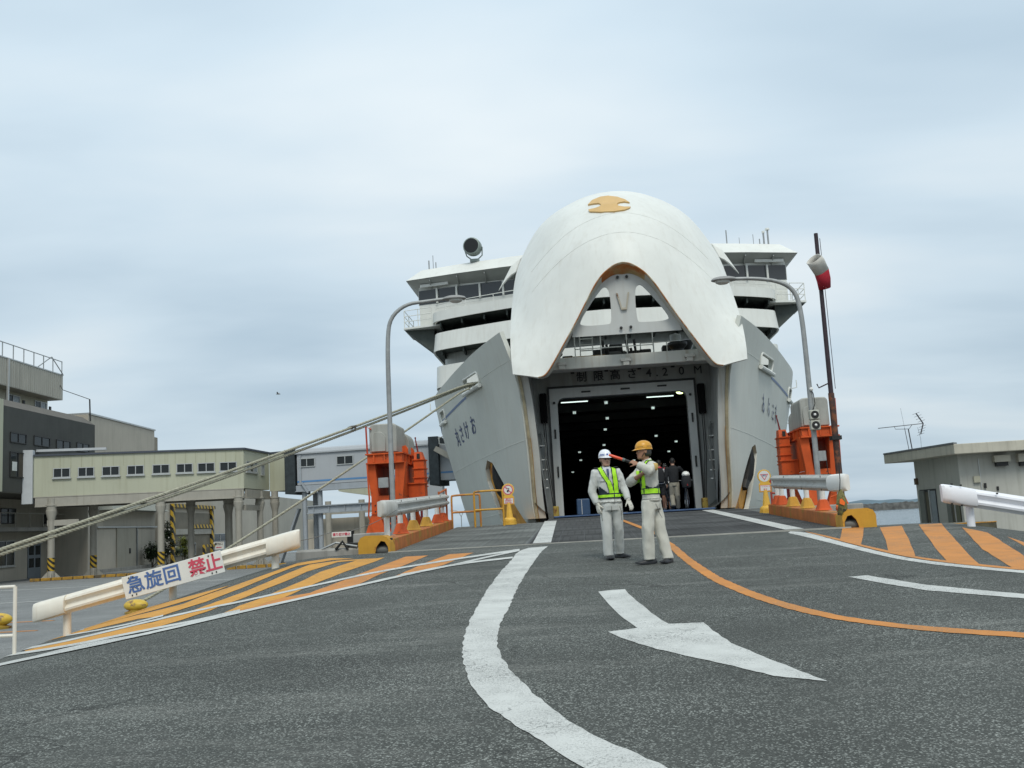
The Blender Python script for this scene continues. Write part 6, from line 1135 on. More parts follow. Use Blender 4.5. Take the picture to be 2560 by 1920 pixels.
TL = thing('twin_lamp', 'thin distant twin armed lamp post beyond the ferry hull', 'lamp post', (-6.8, 118, -.4)); MB().tube([(0, 0, 0), (0, 0, 3.2)], .05, 6).build('pole', GALV, TL)
for s_ in (-1, 1): MB().tube(chaikin([(0, 0, 3.1), (s_ * .3, 0, 3.75), (s_ * .7, 0, 3.9), (s_ * 1.3, 0, 3.85)], 2, False), .04, 6).build('arm', GALV, TL)
# chain with hanging notice between the two rails, concrete block with gear
CS = thing('chain_notice', 'white no passage notice hanging from a chain between the rails', 'sign', (-3.5, 19.8, 1.36)); cA, cB = Vector((-4.15, 18.75, 1.28)) - Vector((-3.5, 19.8, 1.36)), Vector((-2.55, 20.95, 1.80)) - Vector((-3.5, 19.8, 1.36))
cp1 = [cA, cA.lerp(Vector((-.17, -.12, .06)), .5) - Vector((0, 0, .02)), Vector((-.17, -.12, .06))]; cp2 = [Vector((.17, .1, .06)), Vector((.17, .1, .06)).lerp(cB, .5) - Vector((0, 0, .06)), cB]
for pts in (cp1, cp2): MB().tube(chaikin(pts, 2, False), .007, 4).build('chain', M('thin chain', (0.14, 0.14, 0.13), 0.5), CS)
m = MB(); m.prism([(-.17, -.12, -.045), (.17, .10, -.045), (.17, .10, .055), (-.17, -.12, .055)], (-.006, .01, 0)); m.build('notice_plate', MATS['sign white'], CS); text('notice_letters', '通り抜け禁止', .062, SRD, CS, (0.002, -.014, .005), (.34, .22, 0), (0, 0, 1), .0012)
CBk = thing('concrete_block', 'low weathered concrete block with mooring gear behind the yellow hinge hood', 'block', (-3.95, 21.4, -.4)); MB().b2(-.75, .75, -.35, .5, 0, 1.48).build('block', CONC, CBk, bev=0.04)
MB().tube([(-.2, -.3, 1.48), (.1, -.3, 1.6), (.3, -.3, 1.55), (.55, -.35, 1.5)], .025, 6).build('steel_bar', GALV, CBk); MB().tube([(.1, -.36, 1.46), (.25, -.4, 1.62), (.35, -.36, 1.46)], .03, 6).build('shackle', DARKSTEEL, CBk); MB().b2(.3, .7, -.3, .1, 1.481, 1.58).build('gear_box', DARKSTEEL, CBk)
# ================================================================ hut on the right quay
HUTW = M('hut render', (0.46, 0.455, 0.41), 0.85, 0.07, 0.7, 0.15, 14, streak=0.35, scol=(0.2, 0.19, 0.15)); SLABM = M('hut roof slab', (0.50, 0.47, 0.39), 0.85, 0.1, 1, streak=0.35, scol=(0.10, 0.09, 0.07))
HU = thing('quay_hut', 'flat roofed grey quay hut with cracked white roof slab', 'hut', (0, 0, 0))
cC = at(2400, 1200, 50.8); cL = at(2289, 1200, 56.0); cR = at(2720, 1200, 50.0)
A_, B_, C_ = Vector((cL.x, cL.y)), Vector((cC.x, cC.y)), Vector((cR.x, cR.y)); E1 = Wall(A_, B_); E2 = Wall(B_, C_); L1, L2 = (B_ - A_).length, (C_ - B_).length
D_ = A_ + (C_ - B_); m = MB(); m.prism([(p.x, p.y, -.41) for p in (A_, B_, C_, D_)], (0, 0, 4.05)); m.build('hut_walls', HUTW, HU)
ov = [A_ + Vector((-1.3, .9)), B_ + Vector((-.55, -1.0)), C_ + Vector((1, -1.0)), D_ + Vector((0, 1.0))]; m = MB(); m.prism([(p.x, p.y, 3.642) for p in ov], (0, 0, .5)); RS = m.build('roof_slab', SLABM, HU, bev=0.02)
m = MB(); a, c = ov[0], ov[1]; m.prism([(a.x - .03, a.y - .03, 4.144), (c.x - .02, c.y - .03, 4.144), (c.x + .3, c.y + .3, 4.144), (a.x + .3, a.y + .3, 4.144)], (0, 0, .09)); m.build('roof_flashing', M('lead flashing', (0.16, 0.165, 0.17), 0.6), RS)
for u0, u1 in ((2303, 2344), (2370, 2401)):
    a0, a1 = E1.px(u0, 1260)[0], E1.px(u1, 1260)[0]; a1 = min(a1, L1 - .15); D2 = wbuild(E1, 'doorway', DKFR, HU, a0, a1, -.4, 2.05, .003, .02); wbuild(E1, 'open_door', M('grey green door', (0.17, 0.18, 0.16), 0.6, 0.1), D2, a0 + .02, a0 + (a1 - a0) * .32, -.38, 2.0, .02, .09); wbuild(E1, 'door_glass', GLS2 if u0 < 2350 else M('olive door glass', (0.10, 0.10, 0.06), 0.3), D2, a0 + (a1 - a0) * .66, a1 - .06, -.35, 1.95, .022, .05)
    wbuild(E1, 'door_jamb', ALU, D2, a0 + (a1 - a0) * .60, a0 + (a1 - a0) * .65, -.38, 2.0, .02, .08); wbuild(E1, 'door_inner', M('door inner olive', (0.13, 0.12, 0.085), 0.7), D2, a0 + (a1 - a0) * .36, a0 + (a1 - a0) * .58, -.36, 1.9, .02, .03)
wbuild(E1, 'wall_lamp', M('rusty lamp', (0.12, 0.08, 0.05), 0.6), HU, .12, .32, 2.35, 2.7, .0, .15)
for u0, u1, z0_, z1_ in ((2480, 2520, 3.15, 3.48), (2540, 2590, 3.1, 3.5)): a0, a1 = E2.px(u0, 1150)[0], E2.px(u1, 1150)[0]; vh = wbuild(E2, 'vent_hood', SLABM, HU, a0, a1, z0_, z1_, .003, .4); wbuild(E2, 'vent_opening', DKFR, vh, a0 + .1, a1 - .1, z0_ - .2, z0_ - .002, .003, .3)
a0, a1 = E2.px(2432, 1190)[0], E2.px(2448, 1190)[0]; jb = wbuild(E2, 'junction_box', M('cream box', (0.45, 0.43, 0.33), 0.5), HU, a0, a1, 2.2, 2.52, .003, .14); wbuild(E2, 'conduit', ALU, jb, a1 + .02, a1 + .06, 1.4, 3.4, .003, .04); wbuild(E2, 'wall_bracket', DKFR, HU, E2.px(2458, 1200)[0], E2.px(2463, 1200)[0], 1.9, 2.15, .003, .12); wbuild(E2, 'wall_hook', DKFR, HU, E2.px(2489, 1200)[0], E2.px(2494, 1200)[0], 1.75, 1.95, .003, .06)
AN = thing('television_aerial', 'yagi television aerial on a short mast on the hut roof', 'aerial', at(2281, 1124, 55.0)); mt = M('aerial tube', (0.09, 0.09, 0.10), 0.5, metal=0.5); h_ = 1.15
MB().tube([(0, 0, -.12), (-.1, 0, h_)], .03, 6).build('mast', mt, AN); BMN = MB().tube([(-1.75, 0, h_ + .12), (.72, 0, h_ + .25)], .022, 6).build('boom', mt, AN)
for k_ in range(14): x = -1.7 + k_ * .16; z = h_ + .125 + .0526 * (x + 1.75); MB().tube([(x, -.12, z), (x, .12, z)], .008, 4).build('director', mt, BMN)
MB().tube([(-.85, 0, h_ + .16), (-.8, 0, h_ + .02), (-.3, 0, h_), (-.05, 0, h_), (.12, 0, h_ + .2)], .015, 5).build('boom_strut', mt, AN)
for s_ in (1, -1):
    rf = MB().tube([(.75, 0, h_ + .25), (.42 if s_ > 0 else .55, 0, h_ + .25 + s_ * .58)], .035, 6).build('reflector_arm', mt, AN)
    for k_ in range(4): t_ = .25 + .25 * k_; MB().tube([(.75 - (.33 if s_ > 0 else .2) * t_ - .2, 0, h_ + .25 + s_ * .58 * t_ - .06), (.75 - (.33 if s_ > 0 else .2) * t_ + .2, 0, h_ + .25 + s_ * .58 * t_ + .06)], .009, 4).build('reflector_rod', mt, rf)
MB().tube([(.5, 0, -.05), (.52, 0, .6), (.42, 0, 1.2)], .008, 4).build('cable', mt, AN)
WA = thing('whip_aerial', 'thin whip aerial beside the television aerial', 'aerial', at(2273, 1125, 54.6)); MB().tube([(0, 0, -.1), (-.12, 0, 1.2)], .018, 5).build('whip_base', mt, WA); MB().tube([(-.12, 0, 1.2), (-.22, 0, 2.3)], .006, 4).build('whip', mt, WA)
# concrete steps down the right shoulder
ST = thing('concrete_steps', 'worn concrete steps with yellow edges beyond the bright white rail', 'steps', (8.4, 21.6, -.4)); stc = M('mossy concrete', (0.12, 0.11, 0.075), 0.9, 0.35, 5)
for k_ in range(5):
    x0 = 1.05 + k_ * .46; zt = 1.28 - k_ * .24; x00 = x0 if k_ else -.2; s0 = MB().b2(x00, x0 + .46, -.5, .7, -.01, zt).build('step', stc, ST); MB().b2(x00 - .004, x0 + .466, -.508, -.42, zt - .012, zt + .008).build('yellow_nosing', YPAINT, s0)
# seagull far over the quay
SG = thing('seagull', 'small distant seagull gliding above the green walkway', 'bird', at(695, 985, 75)); m = MB(); m.tube([(-.16, 0, 0), (-.05, 0, .01), (.1, 0, 0), (.2, 0, -.02)], [.015, .05, .045, .01], 8)
m.add([(.05, .03, .02), (-.06, .03, .02), (-.05, .3, .12), (.05, .32, .12), (-.02, .62, .05)], [(0, 1, 2, 3), (3, 2, 4)]); m.add([(.05, -.03, .02), (-.06, -.03, .02), (-.05, -.3, .12), (.05, -.32, .12), (-.02, -.62, .05)], [(0, 1, 2, 3), (3, 2, 4)]); m.build('body', M('gull grey', (0.3, 0.3, 0.3), 0.8), SG, smooth='full')

# put the roots of the large things at their bases
def rebase(o, base):
    base = Vector(base)
    for ch in o.children: ch.location = ch.location - base
    o.location = base
for o, bs_ in ((TB, (-31.5, 64, -.4)), (HB, (-31, 85, -.4)), (EW, (-23.5, 63.5, -.4)), (PG, (-10, 67.3, -.4)), (W2, (-12, 84, -.4)), (HU, (B_.x + 1.5, B_.y + 2, -.4))): rebase(o, bs_)
# ================================================================ people
def V3(*a): return Vector(a)
def ering(c, rx, ry, yaw, n_=20, tilt=None):
    cy, sy = math.cos(yaw), math.sin(yaw); o = []
    for i in range(n_):
        a = 2 * math.pi * i / n_; x, y = rx * math.cos(a), ry * math.sin(a); o.append(Vector(c) + V3(x * cy - y * sy, x * sy + y * cy, 0))
    return o
def etorso(m, rings, yaw, grow=0.0):
    L_ = [ering((r_[0], r_[1], r_[2]), r_[3] + grow, r_[4] + grow, yaw) for r_ in rings]; m.loft(L_); return m
def fuse(m, name, mat, parent, vox=0.011, sm=4, wrinkle=0.0, wsc=9.0, seed=0, stretch=(1, 1, 0.6)):
    o = m.build(name, mat, parent); r_ = o.modifiers.new('r', 'REMESH'); r_.mode = 'VOXEL'; r_.voxel_size = vox; s_ = o.modifiers.new('s', 'SMOOTH'); s_.factor = 0.5; s_.iterations = sm; bake(o)
    me = o.data
    if wrinkle:
        nr = [v.normal.copy() for v in me.vertices]
        for v, n_ in zip(me.vertices, nr):
            p = v.co; q_ = V3(p.x * stretch[0], p.y * stretch[1], p.z * stretch[2]) * wsc + V3(seed * 3.1, 0, 0)
            w_ = 1 - 2 * abs(mnoise.noise(q_)); w2 = mnoise.noise(q_ * 2.3 + V3(5, 1, 2)); v.co = p + n_ * (wrinkle * (w_ * .7 + w2 * .5))
    if not me.materials: me.materials.append(mat)
    me.polygons.foreach_set('use_smooth', [True] * len(me.polygons)); return o
def patch(src, name, mats, parent, fn, off=0.008, thick=0.004):
    "cloth lying on a garment: faces of src for which fn(centre, normal) gives a material index"
    me = src.data; m = MB(); idx = {}
    for p in me.polygons:
        k_ = fn(p.center, p.normal)
        if k_ is None: continue
        f_ = []
        for i in p.vertices:
            if i not in idx: idx[i] = len(m.v); v = me.vertices[i]; m.v.append(tuple(v.co + v.normal * off))
            f_.append(idx[i])
        m.f.append(tuple(f_)); m.m.append(k_)
    o = m.build(name, mats, parent, smooth='full'); so_ = o.modifiers.new('s', 'SOLIDIFY'); so_.thickness = thick; so_.offset = 0; bake(o); return o
def headmesh(m, c, yaw, s_=1.0, tilt=0.0):
    "skull, jaw, nose, brow, ears, neck; c = centre of the head, face looks along -y turned by yaw"
    cy, sy = math.cos(yaw), math.sin(yaw); tr = lambda x, y, z: Vector(c) + V3(x * cy - y * sy, x * sy + y * cy, z) * s_
    prof = [(-.118, .030, .032, -.055), (-.112, .048, .048, -.045), (-.09, .058, .068, -.028), (-.06, .066, .082, -.012), (-.02, .073, .092, 0), (.02, .076, .097, .004), (.06, .073, .094, .008), (.09, .060, .078, .008), (.11, .036, .048, .006), (.118, .012, .015, .004)]
    m.loft([[tr(rx * math.cos(a), ry * math.sin(a) + oy, z) for a in [2 * math.pi * i / 20 for i in range(20)]] for z, rx, ry, oy in prof])
    m.loft([[tr(w_ * math.cos(a), y + d_ * math.sin(a), z) for a in [2 * math.pi * i / 8 for i in range(8)]] for z, w_, d_, y in ((-.045, .016, .014, -.088), (-.035, .019, .018, -.097), (-.02, .015, .016, -.094), (.012, .010, .010, -.086))])
    for sd in (-1, 1): m.loft([[tr(sd * (.074 + .008 * k_), .012 + .022 * k2 * math.cos(a), -.01 + .034 * k2 * math.sin(a)) for a in [2 * math.pi * i / 8 for i in range(8)]] for k_, k2 in ((0, .8), (1, 1), (1.8, .8))])
    return tr
def neck(m, c, hc, r_=.056): m.tube([Vector(c), Vector(c).lerp(Vector(hc), .5), Vector(hc) + V3(0, .012, -.03)], [r_ * 1.15, r_, r_ * .95], 14)
def hand(m, w_, d, palm_n, curl=0.5, s_=1.0, spread=0.05, thumb=1):
    "palm with four unequal bent fingers and a thumb; w_ wrist, d pointing direction, palm_n palm normal"
    d = Vector(d).normalized(); n_ = Vector(palm_n); n_ = (n_ - d * n_.dot(d)).normalized(); x = d.cross(n_).normalized() * thumb; w_ = Vector(w_)
    m.loft([[w_ + d * (t_ * s_) + x * (math.cos(a) * a1 * s_) + n_ * (math.sin(a) * a2 * s_) for a in [2 * math.pi * i / 10 for i in range(10)]] for t_, a1, a2 in ((-.03, .026, .021), (.0, .027, .019), (.03, .038, .017), (.07, .043, .015), (.092, .041, .013))])
    for k_, ln in enumerate((.072, .082, .076, .060)):
        b_ = w_ + (d * .085 + x * (.031 - .0205 * k_)) * s_; dd = (d + x * (spread * (1.5 - k_))).normalized(); c1 = b_ + dd * ln * .42 * s_ + n_ * .004 * s_; e1 = (dd * math.cos(curl) + n_ * math.sin(curl)); c2 = c1 + e1 * ln * .34 * s_; e2 = dd * math.cos(curl * 2) + n_ * math.sin(curl * 2); c3 = c2 + e2 * ln * .28 * s_
        m.tube([b_ - dd * .02, b_, c1, c2, c3], [.0095 * s_, .0092 * s_, .0088 * s_, .008 * s_, .0062 * s_], 8)
    tb = w_ + (d * .028 + x * .03) * s_; td = (d * .72 + x * .62 + n_ * .25).normalized(); m.tube([tb - td * .015, tb + td * .03 * s_, tb + td * .055 * s_ + n_ * .006, tb + td * .07 * s_ + d * .012 + n_ * .014], [.0125 * s_, .0115 * s_, .0098 * s_, .0075 * s_], 8)
def shoe(m, a, toe, s_=1.0):
    a, toe = Vector(a), Vector(toe); d = (toe - a); d.z = 0; d.normalize(); x = V3(-d.y, d.x, 0); g_ = a.z
    for (t0, wd, ht) in (): pass
    rings_ = [];
    for t_, wd, ht, z0 in ((-.085, .028, .035, 0.012), (-.075, .036, .075, 0.0), (-.02, .040, .088, 0.0), (.05, .044, .07, 0.0), (.11, .047, .052, 0.0), (.155, .042, .042, 0.004), (.185, .022, .026, .012)):
        c = a + d * t_ * s_; rings_.append([c + x * wd * s_ * sx + V3(0, 0, z) for sx, z in ((-1, z0), (-1.02, z0 + .02), (-.85, ht * .75), (-.4, ht), (.4, ht), (.85, ht * .75), (1.02, z0 + .02), (1, z0))])
    m.loft(rings_)
SKIN = M('skin', (0.46, 0.27, 0.19), 0.55, 0.06, 20, spec=0.35); SKIN2 = M('tanned skin', (0.33, 0.17, 0.105), 0.55, 0.08, 20, spec=0.35)
UNIF = M('pale grey work cloth', (0.55, 0.56, 0.53), 0.9, 0.05, 8, 0.15, 400); UNIF2 = M('warm grey work cloth', (0.55, 0.54, 0.475), 0.9, 0.06, 8, 0.15, 400)
LIME = M('fluorescent lime tape', (0.40, 0.78, 0.02), 0.55, 0.04, 6, emit=0.0); NAVYC = M('navy mesh cloth', (0.018, 0.028, 0.04), 0.85, 0.2, 20); SHOEM = M('black shoe leather', (0.018, 0.019, 0.022), 0.45, 0.2, 10)
HAIR = M('black hair', (0.012, 0.011, 0.010), 0.6, 0.3, 30); HAIRG = M('grey black hair', (0.035, 0.034, 0.032), 0.6, 0.4, 40); GLOV = M('white cotton glove', (0.62, 0.60, 0.53), 0.9, 0.06, 15)
LIPM = M('lips', (0.26, 0.10, 0.085), 0.5); EYEW = M('eye white', (0.5, 0.48, 0.45), 0.3); EYED = M('dark iris', (0.015, 0.012, 0.01), 0.3)
def face(o, tr, glasses=False, brow=HAIR):
    for sd in (-1, 1):
        MB().ball(tr(sd * .031, -.083, -.002), .0125, 6, (1.2, .7, .75)).build('eye', EYEW, o, smooth=True); MB().ball(tr(sd * .031, -.0905, -.002), .0075, 6).build('iris', EYED, o, smooth=True)
        MB().bar(tr(sd * .015, -.094, .022), tr(sd * .047, -.086, .023), .008, .007).build('eyebrow', brow, o)
    MB().bar(tr(-.021, -.095, -.068), tr(.021, -.095, -.068), .010, .009).build('mouth', LIPM, o, bev=.003)
    if glasses:
        for sd in (-1, 1): pts = [tr(sd * .032 + .023 * math.cos(a), -.1, .0 + .016 * math.sin(a)) for a in [2 * math.pi * i / 12 for i in range(13)]]; MB().tube(pts, .0025, 4).build('glasses_rim', DARKSTEEL, o); MB().bar(tr(sd * .055, -.1, .004), tr(sd * .08, .01, .004), .003, .004).build('glasses_temple', DARKSTEEL, o)
        MB().bar(tr(-.01, -.101, .004), tr(.01, -.101, .004), .003, .003).build('glasses_bridge', DARKSTEEL, o)
def helmet(o, tr, mat, yaw):
    m = MB(); N_ = 24; rings_ = []
    for z, k_ in ((.028, 1.03), (.045, 1.03), (.075, 1.0), (.105, .90), (.13, .74), (.148, .50), (.157, .25), (.159, .04)): rings_.append([tr(.098 * k_ * math.cos(a), .006 + .125 * k_ * math.sin(a), z) for a in [2 * math.pi * i / N_ for i in range(N_)]])
    m.loft(rings_); H = m.build('helmet', mat, o, smooth='full')
    m = MB(); br = [];
    for i in range(N_ + 1):
        a = 2 * math.pi * i / N_; f_ = max(0, -math.sin(a)) ** 1.6; br.append([tr(.1 * math.cos(a), .006 + .128 * math.sin(a), .036), tr((.104 + .004 * f_) * math.cos(a), .006 + (.134 + .045 * f_) * math.sin(a), .024 - .012 * f_), tr(.098 * math.cos(a), .006 + .125 * math.sin(a), .02)])
    m.grid(br); m.build('helmet_brim', mat, H, smooth=True)
    MB().tube([tr(-.088, .02, .02), tr(-.072, -.03, -.06), tr(-.03, -.062, -.118), tr(.03, -.062, -.118), tr(.072, -.03, -.06), tr(.088, .02, .02)], .005, 5).build('chin_strap', M('dark strap', (0.05, 0.04, 0.03), 0.8), H)
    return H
def hband(H, tr, a0, a1, z0, mat, w_=.006, name='helmet_stripe'):
    k_ = 1.035 if z0 < .06 else 1.0 - (z0 - .075) * 2.6 if z0 > .075 else 1.02
    rows_ = []
    for i in range(13):
        a = R(a0 + (a1 - a0) * i / 12); rows_.append([tr(.098 * (k_ + .012) * math.cos(a), .006 + .125 * (k_ + .012) * math.sin(a), z0 - w_), tr(.098 * (k_ + .004) * math.cos(a), .006 + .125 * (k_ + .004) * math.sin(a), z0 + w_)])
    MB().grid(rows_).build(name, mat, H, smooth='full')
# ---------------------------------------------------------------- marshal in the white helmet, facing the road
g1 = gp(1508, 1401); P1 = thing('person', 'man in white helmet and pale grey uniform, hands in white gloves', 'person', (g1.x + .19, g1.y + .1, gz(g1.x, g1.y + .1) + .004), R(-2))
sl = .053
TR = [(-.0, .0, .80, .150, .108), (0, 0, .92, .155, .112), (-.01, .0, 1.05, .148, .105), (-.02, -.0, 1.18, .165, .112), (-.035, .0, 1.30, .178, .112), (-.042, .01, 1.385, .168, .095), (-.045, .015, 1.43, .10, .07), (-.045, .012, 1.46, .06, .058)]
HC = V3(-.043, -.005, 1.585); LA_ = [V3(-.205, .01, 1.375), V3(-.285, .02, 1.07), V3(-.215, -.03, .885)]; RA_ = [V3(.125, .01, 1.37), V3(.215, .02, 1.12), V3(.272, -.06, .925)]
LL = [V3(-.088, 0, .84), V3(-.092, -.03, .46), V3(-.092, .0, .09)]; RL_ = [V3(.088, 0, .84), V3(.098, .06, .47), V3(.098, .2, .10)]
m = MB(); etorso(m, TR, 0, -.022); neck(m, (-.045, .012, 1.42), HC); tr1 = headmesh(m, HC, R(16))
for A_ in (LA_, RA_): m.tube([A_[0] + V3(.03 if A_ is LA_ else -.03, 0, .0), A_[0], A_[0].lerp(A_[1], .5), A_[1], A_[1].lerp(A_[2], .5), A_[2]], [.04, .05, .044, .038, .034, .026], 12)
for A_ in (LL, RL_): m.tube([A_[0], A_[0].lerp(A_[1], .5), A_[1], A_[1].lerp(A_[2], .4), A_[2]], [.075, .065, .052, .05, .034], 12)
hand(m, LA_[2], (.12, -.15, -1), (.7, .5, 0), .45); hand(m, RA_[2], (.35, -.25, -.9), (-.5, .6, -.2), .35, thumb=-1)
fuse(m, 'body', SKIN, P1, .0085, 2)
m = MB(); hand(m, LA_[2], (.12, -.15, -1), (.7, .5, 0), .45, 1.17); m.tube([LA_[2] - V3(0, 0, -.03), LA_[2] - V3(-.005, .005, .02)], [.036, .036], 12); m2 = MB(); fuse(m, 'glove', GLOV, P1, .007, 2)
m = MB(); hand(m, RA_[2], (.35, -.25, -.9), (-.5, .6, -.2), .35, 1.17, thumb=-1); m.tube([RA_[2] + V3(-.012, 0, .03), RA_[2] + V3(.01, -.005, -.02)], [.036, .036], 12); fuse(m, 'glove', GLOV, P1, .007, 2)
def jacket(o, TRr, yaw, arms, mat, hem, rs=(.078, .072, .063, .057, .05), w_=.012, seed=1, cut=None, grow=.008):
    m = MB(); rings_ = [r_ for r_ in TRr if r_[2] >= hem[2] + .02]; rings_ = [hem] + [(hem[0], hem[1], hem[2] + .03, hem[3] + .014, hem[4] + .014)] + rings_
    etorso(m, rings_, yaw, grow)
    for A_ in arms:
        e_ = A_[2] if len(A_) < 4 else A_[3]; inw = (V3(rings_[-3][0], rings_[-3][1], A_[0].z) - A_[0]) * .35
        m.tube([A_[0] + inw, A_[0] + V3(0, 0, .0), A_[0].lerp(A_[1], .45), A_[1], A_[1].lerp(e_, .55), A_[1].lerp(e_, .9), e_], [rs[0] * .9, rs[0], rs[1], rs[2], rs[3], rs[4], rs[4] * .96], 14)
    return fuse(m, 'jacket', mat, o, .0105, 5, w_, 10, seed)
J1 = jacket(P1, TR, 0, (LA_, RA_), UNIF, (0, 0, .865, .158, .118))
m = MB(); etorso(m, [(0, 0, .76, .162, .118), (0, 0, .84, .168, .122), (0, 0, .92, .158, .115)], 0, .006)
for A_, toe in ((LL, 0), (RL_, 0)): m.tube([A_[0] + V3(0, 0, .04), A_[0] - V3(0, 0, .05), A_[0].lerp(A_[1], .5), A_[1], A_[1].lerp(A_[2], .55), A_[2] + V3(0, .0, .0), A_[2] - V3(0, 0, .035)], [.086, .092, .086, .076, .072, .071, .074], 14)
fuse(m, 'trousers', UNIF, P1, .0105, 5, .013, 8, 4, (1, 1, .45))
SEAM = M('cloth seam shadow', (0.26, 0.26, 0.235), 0.95, 0.05)
TRO1 = [c for c in P1.children if c.name.startswith('trousers')][0]
patch(TRO1, 'trouser_seam', [SEAM], P1, lambda c, n_: 0 if n_.y < -.2 and ((abs(c.x) < .006 and .74 < c.z < .84) or (.60 < c.z < .83 and abs(abs(c.x) - (.155 - .25 * max(0, c.z - .74))) < .005)) else None, .002, .002)
patch(J1, 'jacket_seam', [SEAM], P1, lambda c, n_: 0 if n_.y < -.2 and ((abs(c.x - .055) < .006 and .88 < c.z < .955) or (abs(c.z - .897) < .005 and abs(c.x) < .2)) else None, .002, .002)
for a, t_ in ((V3(-.075, .01, 0.0), V3(-.06, -.2, 0)), (V3(.105, .22, .012), V3(.22, .08, .012))): m = MB(); shoe(m, a, t_, 1.18); m.build('shoe', SHOEM, P1, smooth=True)
face(P1, tr1, True)
HL_ = helmet(P1, tr1, M('white helmet plastic', (0.78, 0.79, 0.82), 0.3, 0.02), 0); HB_ = M('helmet blue', (0.05, 0.12, 0.42), 0.5)
for z in (.058, .074): hband(HL_, tr1, 195, 245, z, HB_, .0035); hband(HL_, tr1, 292, 345, z, HB_, .0035)
hband(HL_, tr1, 262, 278, .068, HB_, .013, 'helmet_badge')
m = MB(); m.loft([[tr1(.082 * k_ * math.cos(a), .012 + .1 * k_ * math.sin(a), z) for a in [R(-15) + R(210) * i / 14 for i in range(15)]] for z, k_ in ((-.045, .97), (0.0, 1.0), (.04, 1.02))], False, False); o = m.build('hair', HAIR, P1, smooth='full'); so = o.modifiers.new('s', 'SOLIDIFY'); so.thickness = .01; bake(o)
def p1vest(c, n_):
    x, y, z = c
    if z < .955 or z > 1.5: return None
    if z < 1.03 and abs(x) < .2: return 1 if (z < .968 or z > 1.018 or (n_.y < 0 and abs(x - .055) < .008)) else 0
    if n_.y > .35: return None
    lx = interp(z, [.95, 1.06, 1.2, 1.32, 1.44], [.022, .018, -.014, -.085, -.14]); rx = interp(z, [.95, 1.2, 1.44], [.10, .088, .072]); d1, d2 = abs(x - lx), abs(x - rx)
    if z > 1.46: d1 -= .0
    if min(d1, d2) < .031: return 0
    if min(d1, d2) < .042: return 1
    if z < 1.03 + .10 * max(0, (abs(x - .04) - .06) / .12) and abs(x) < .17: return 1
    return None
patch(J1, 'safety_vest', [LIME, NAVYC], P1, p1vest, .009)
SHIRT = M('white shirt', (0.62, 0.64, 0.68), 0.8, 0.03); TIE = M('dark blue tie', (0.04, 0.06, 0.14), 0.6)
def dist_(c, n_): return None
m = MB(); m.add([tr1(0, 0, 0) * 0 + V3(*p) for p in ((-.10, -.088, 1.43), (-.035, -.075, 1.46), (.02, -.078, 1.45), (.035, -.092, 1.42), (-.02, -.135, 1.23))], [(0, 1, 2, 3, 4)]); o = m.build('shirt_front', SHIRT, P1); so = o.modifiers.new('s', 'SOLIDIFY'); so.thickness = .02; bake(o)
m = MB(); m.add([V3(*p) for p in ((-.04, -.112, 1.425), (-.005, -.112, 1.425), (.0, -.142, 1.36), (-.012, -.152, 1.26), (-.032, -.145, 1.36))], [(0, 1, 2, 3, 4)]); o = m.build('tie', TIE, P1); so = o.modifiers.new('s', 'SOLIDIFY'); so.thickness = .008; bake(o)
m = MB(); m.loft([[V3(-.045 + .068 * k_ * math.cos(a), .008 + .066 * k_ * math.sin(a), z) for a in [R(-60) + R(300) * i / 20 for i in range(21)]] for z, k_ in ((1.43, 1.12), (1.475, .98))], False, False); o = m.build('collar', UNIF, P1, smooth='full'); so = o.modifiers.new('s', 'SOLIDIFY'); so.thickness = .012; bake(o)
for sx, x in ((-1, -.2), (1, .115)): MB().box((x, .0, 1.452), (.06, .075, .012)).build('shoulder_board', BLACKL, P1)
patch(J1, 'pocket_flap', [UNIF], P1, lambda c, n_: 0 if n_.y < -.3 and 1.22 < c.z < 1.255 and (-.15 < c.x < -.075 or .135 < c.x < .17) else None, .006)
MB().box((.075, -.128, .91), (.03, .01, .035)).build('hem_buckle', UNIF, P1)
# ---------------------------------------------------------------- marshal in the yellow helmet, in profile, pointing a baton
g2 = gp(1622, 1410); P2 = thing('person', 'man in yellow helmet pointing a red signal baton, seen in profile', 'person', (g2.x + .09, g2.y + .02, gz(g2.x, g2.y) + .006), 0)
Y2 = R(78)
T2 = [(.02, .0, .83, .150, .115), (.02, 0, .95, .155, .118), (.015, .0, 1.08, .148, .112), (.01, -.0, 1.22, .165, .122), (.015, .0, 1.35, .178, .122), (.02, .01, 1.44, .165, .10), (.005, .01, 1.49, .10, .075), (-.01, .01, 1.52, .06, .058)]
HC2 = V3(-.045, .0, 1.665); NA = [V3(.045, -.165, 1.42), V3(-.02, -.34, 1.345), V3(-.17, -.27, 1.455)]; FA = [V3(-.02, .16, 1.42), V3(-.285, .02, 1.20), V3(-.075, -.16, 1.335)]
L2a = [V3(-.035, -.07, .87), V3(-.075, -.1, .48), V3(-.085, -.06, .09)]; L2b = [V3(.075, .07, .87), V3(.125, .03, .48), V3(.195, .0, .09)]
m = MB(); etorso(m, T2, Y2, -.022); neck(m, (.0, .01, 1.47), HC2); tr2 = headmesh(m, HC2, R(-82), 1.02)
for A_ in (NA, FA): m.tube([A_[0] + V3(0, .03 if A_ is NA else -.03, 0), A_[0], A_[0].lerp(A_[1], .5), A_[1], A_[1].lerp(A_[2], .5), A_[2]], [.04, .05, .045, .04, .036, .028], 12)
for A_ in (L2a, L2b): m.tube([A_[0], A_[0].lerp(A_[1], .5), A_[1], A_[1].lerp(A_[2], .4), A_[2]], [.075, .066, .053, .051, .035], 12)
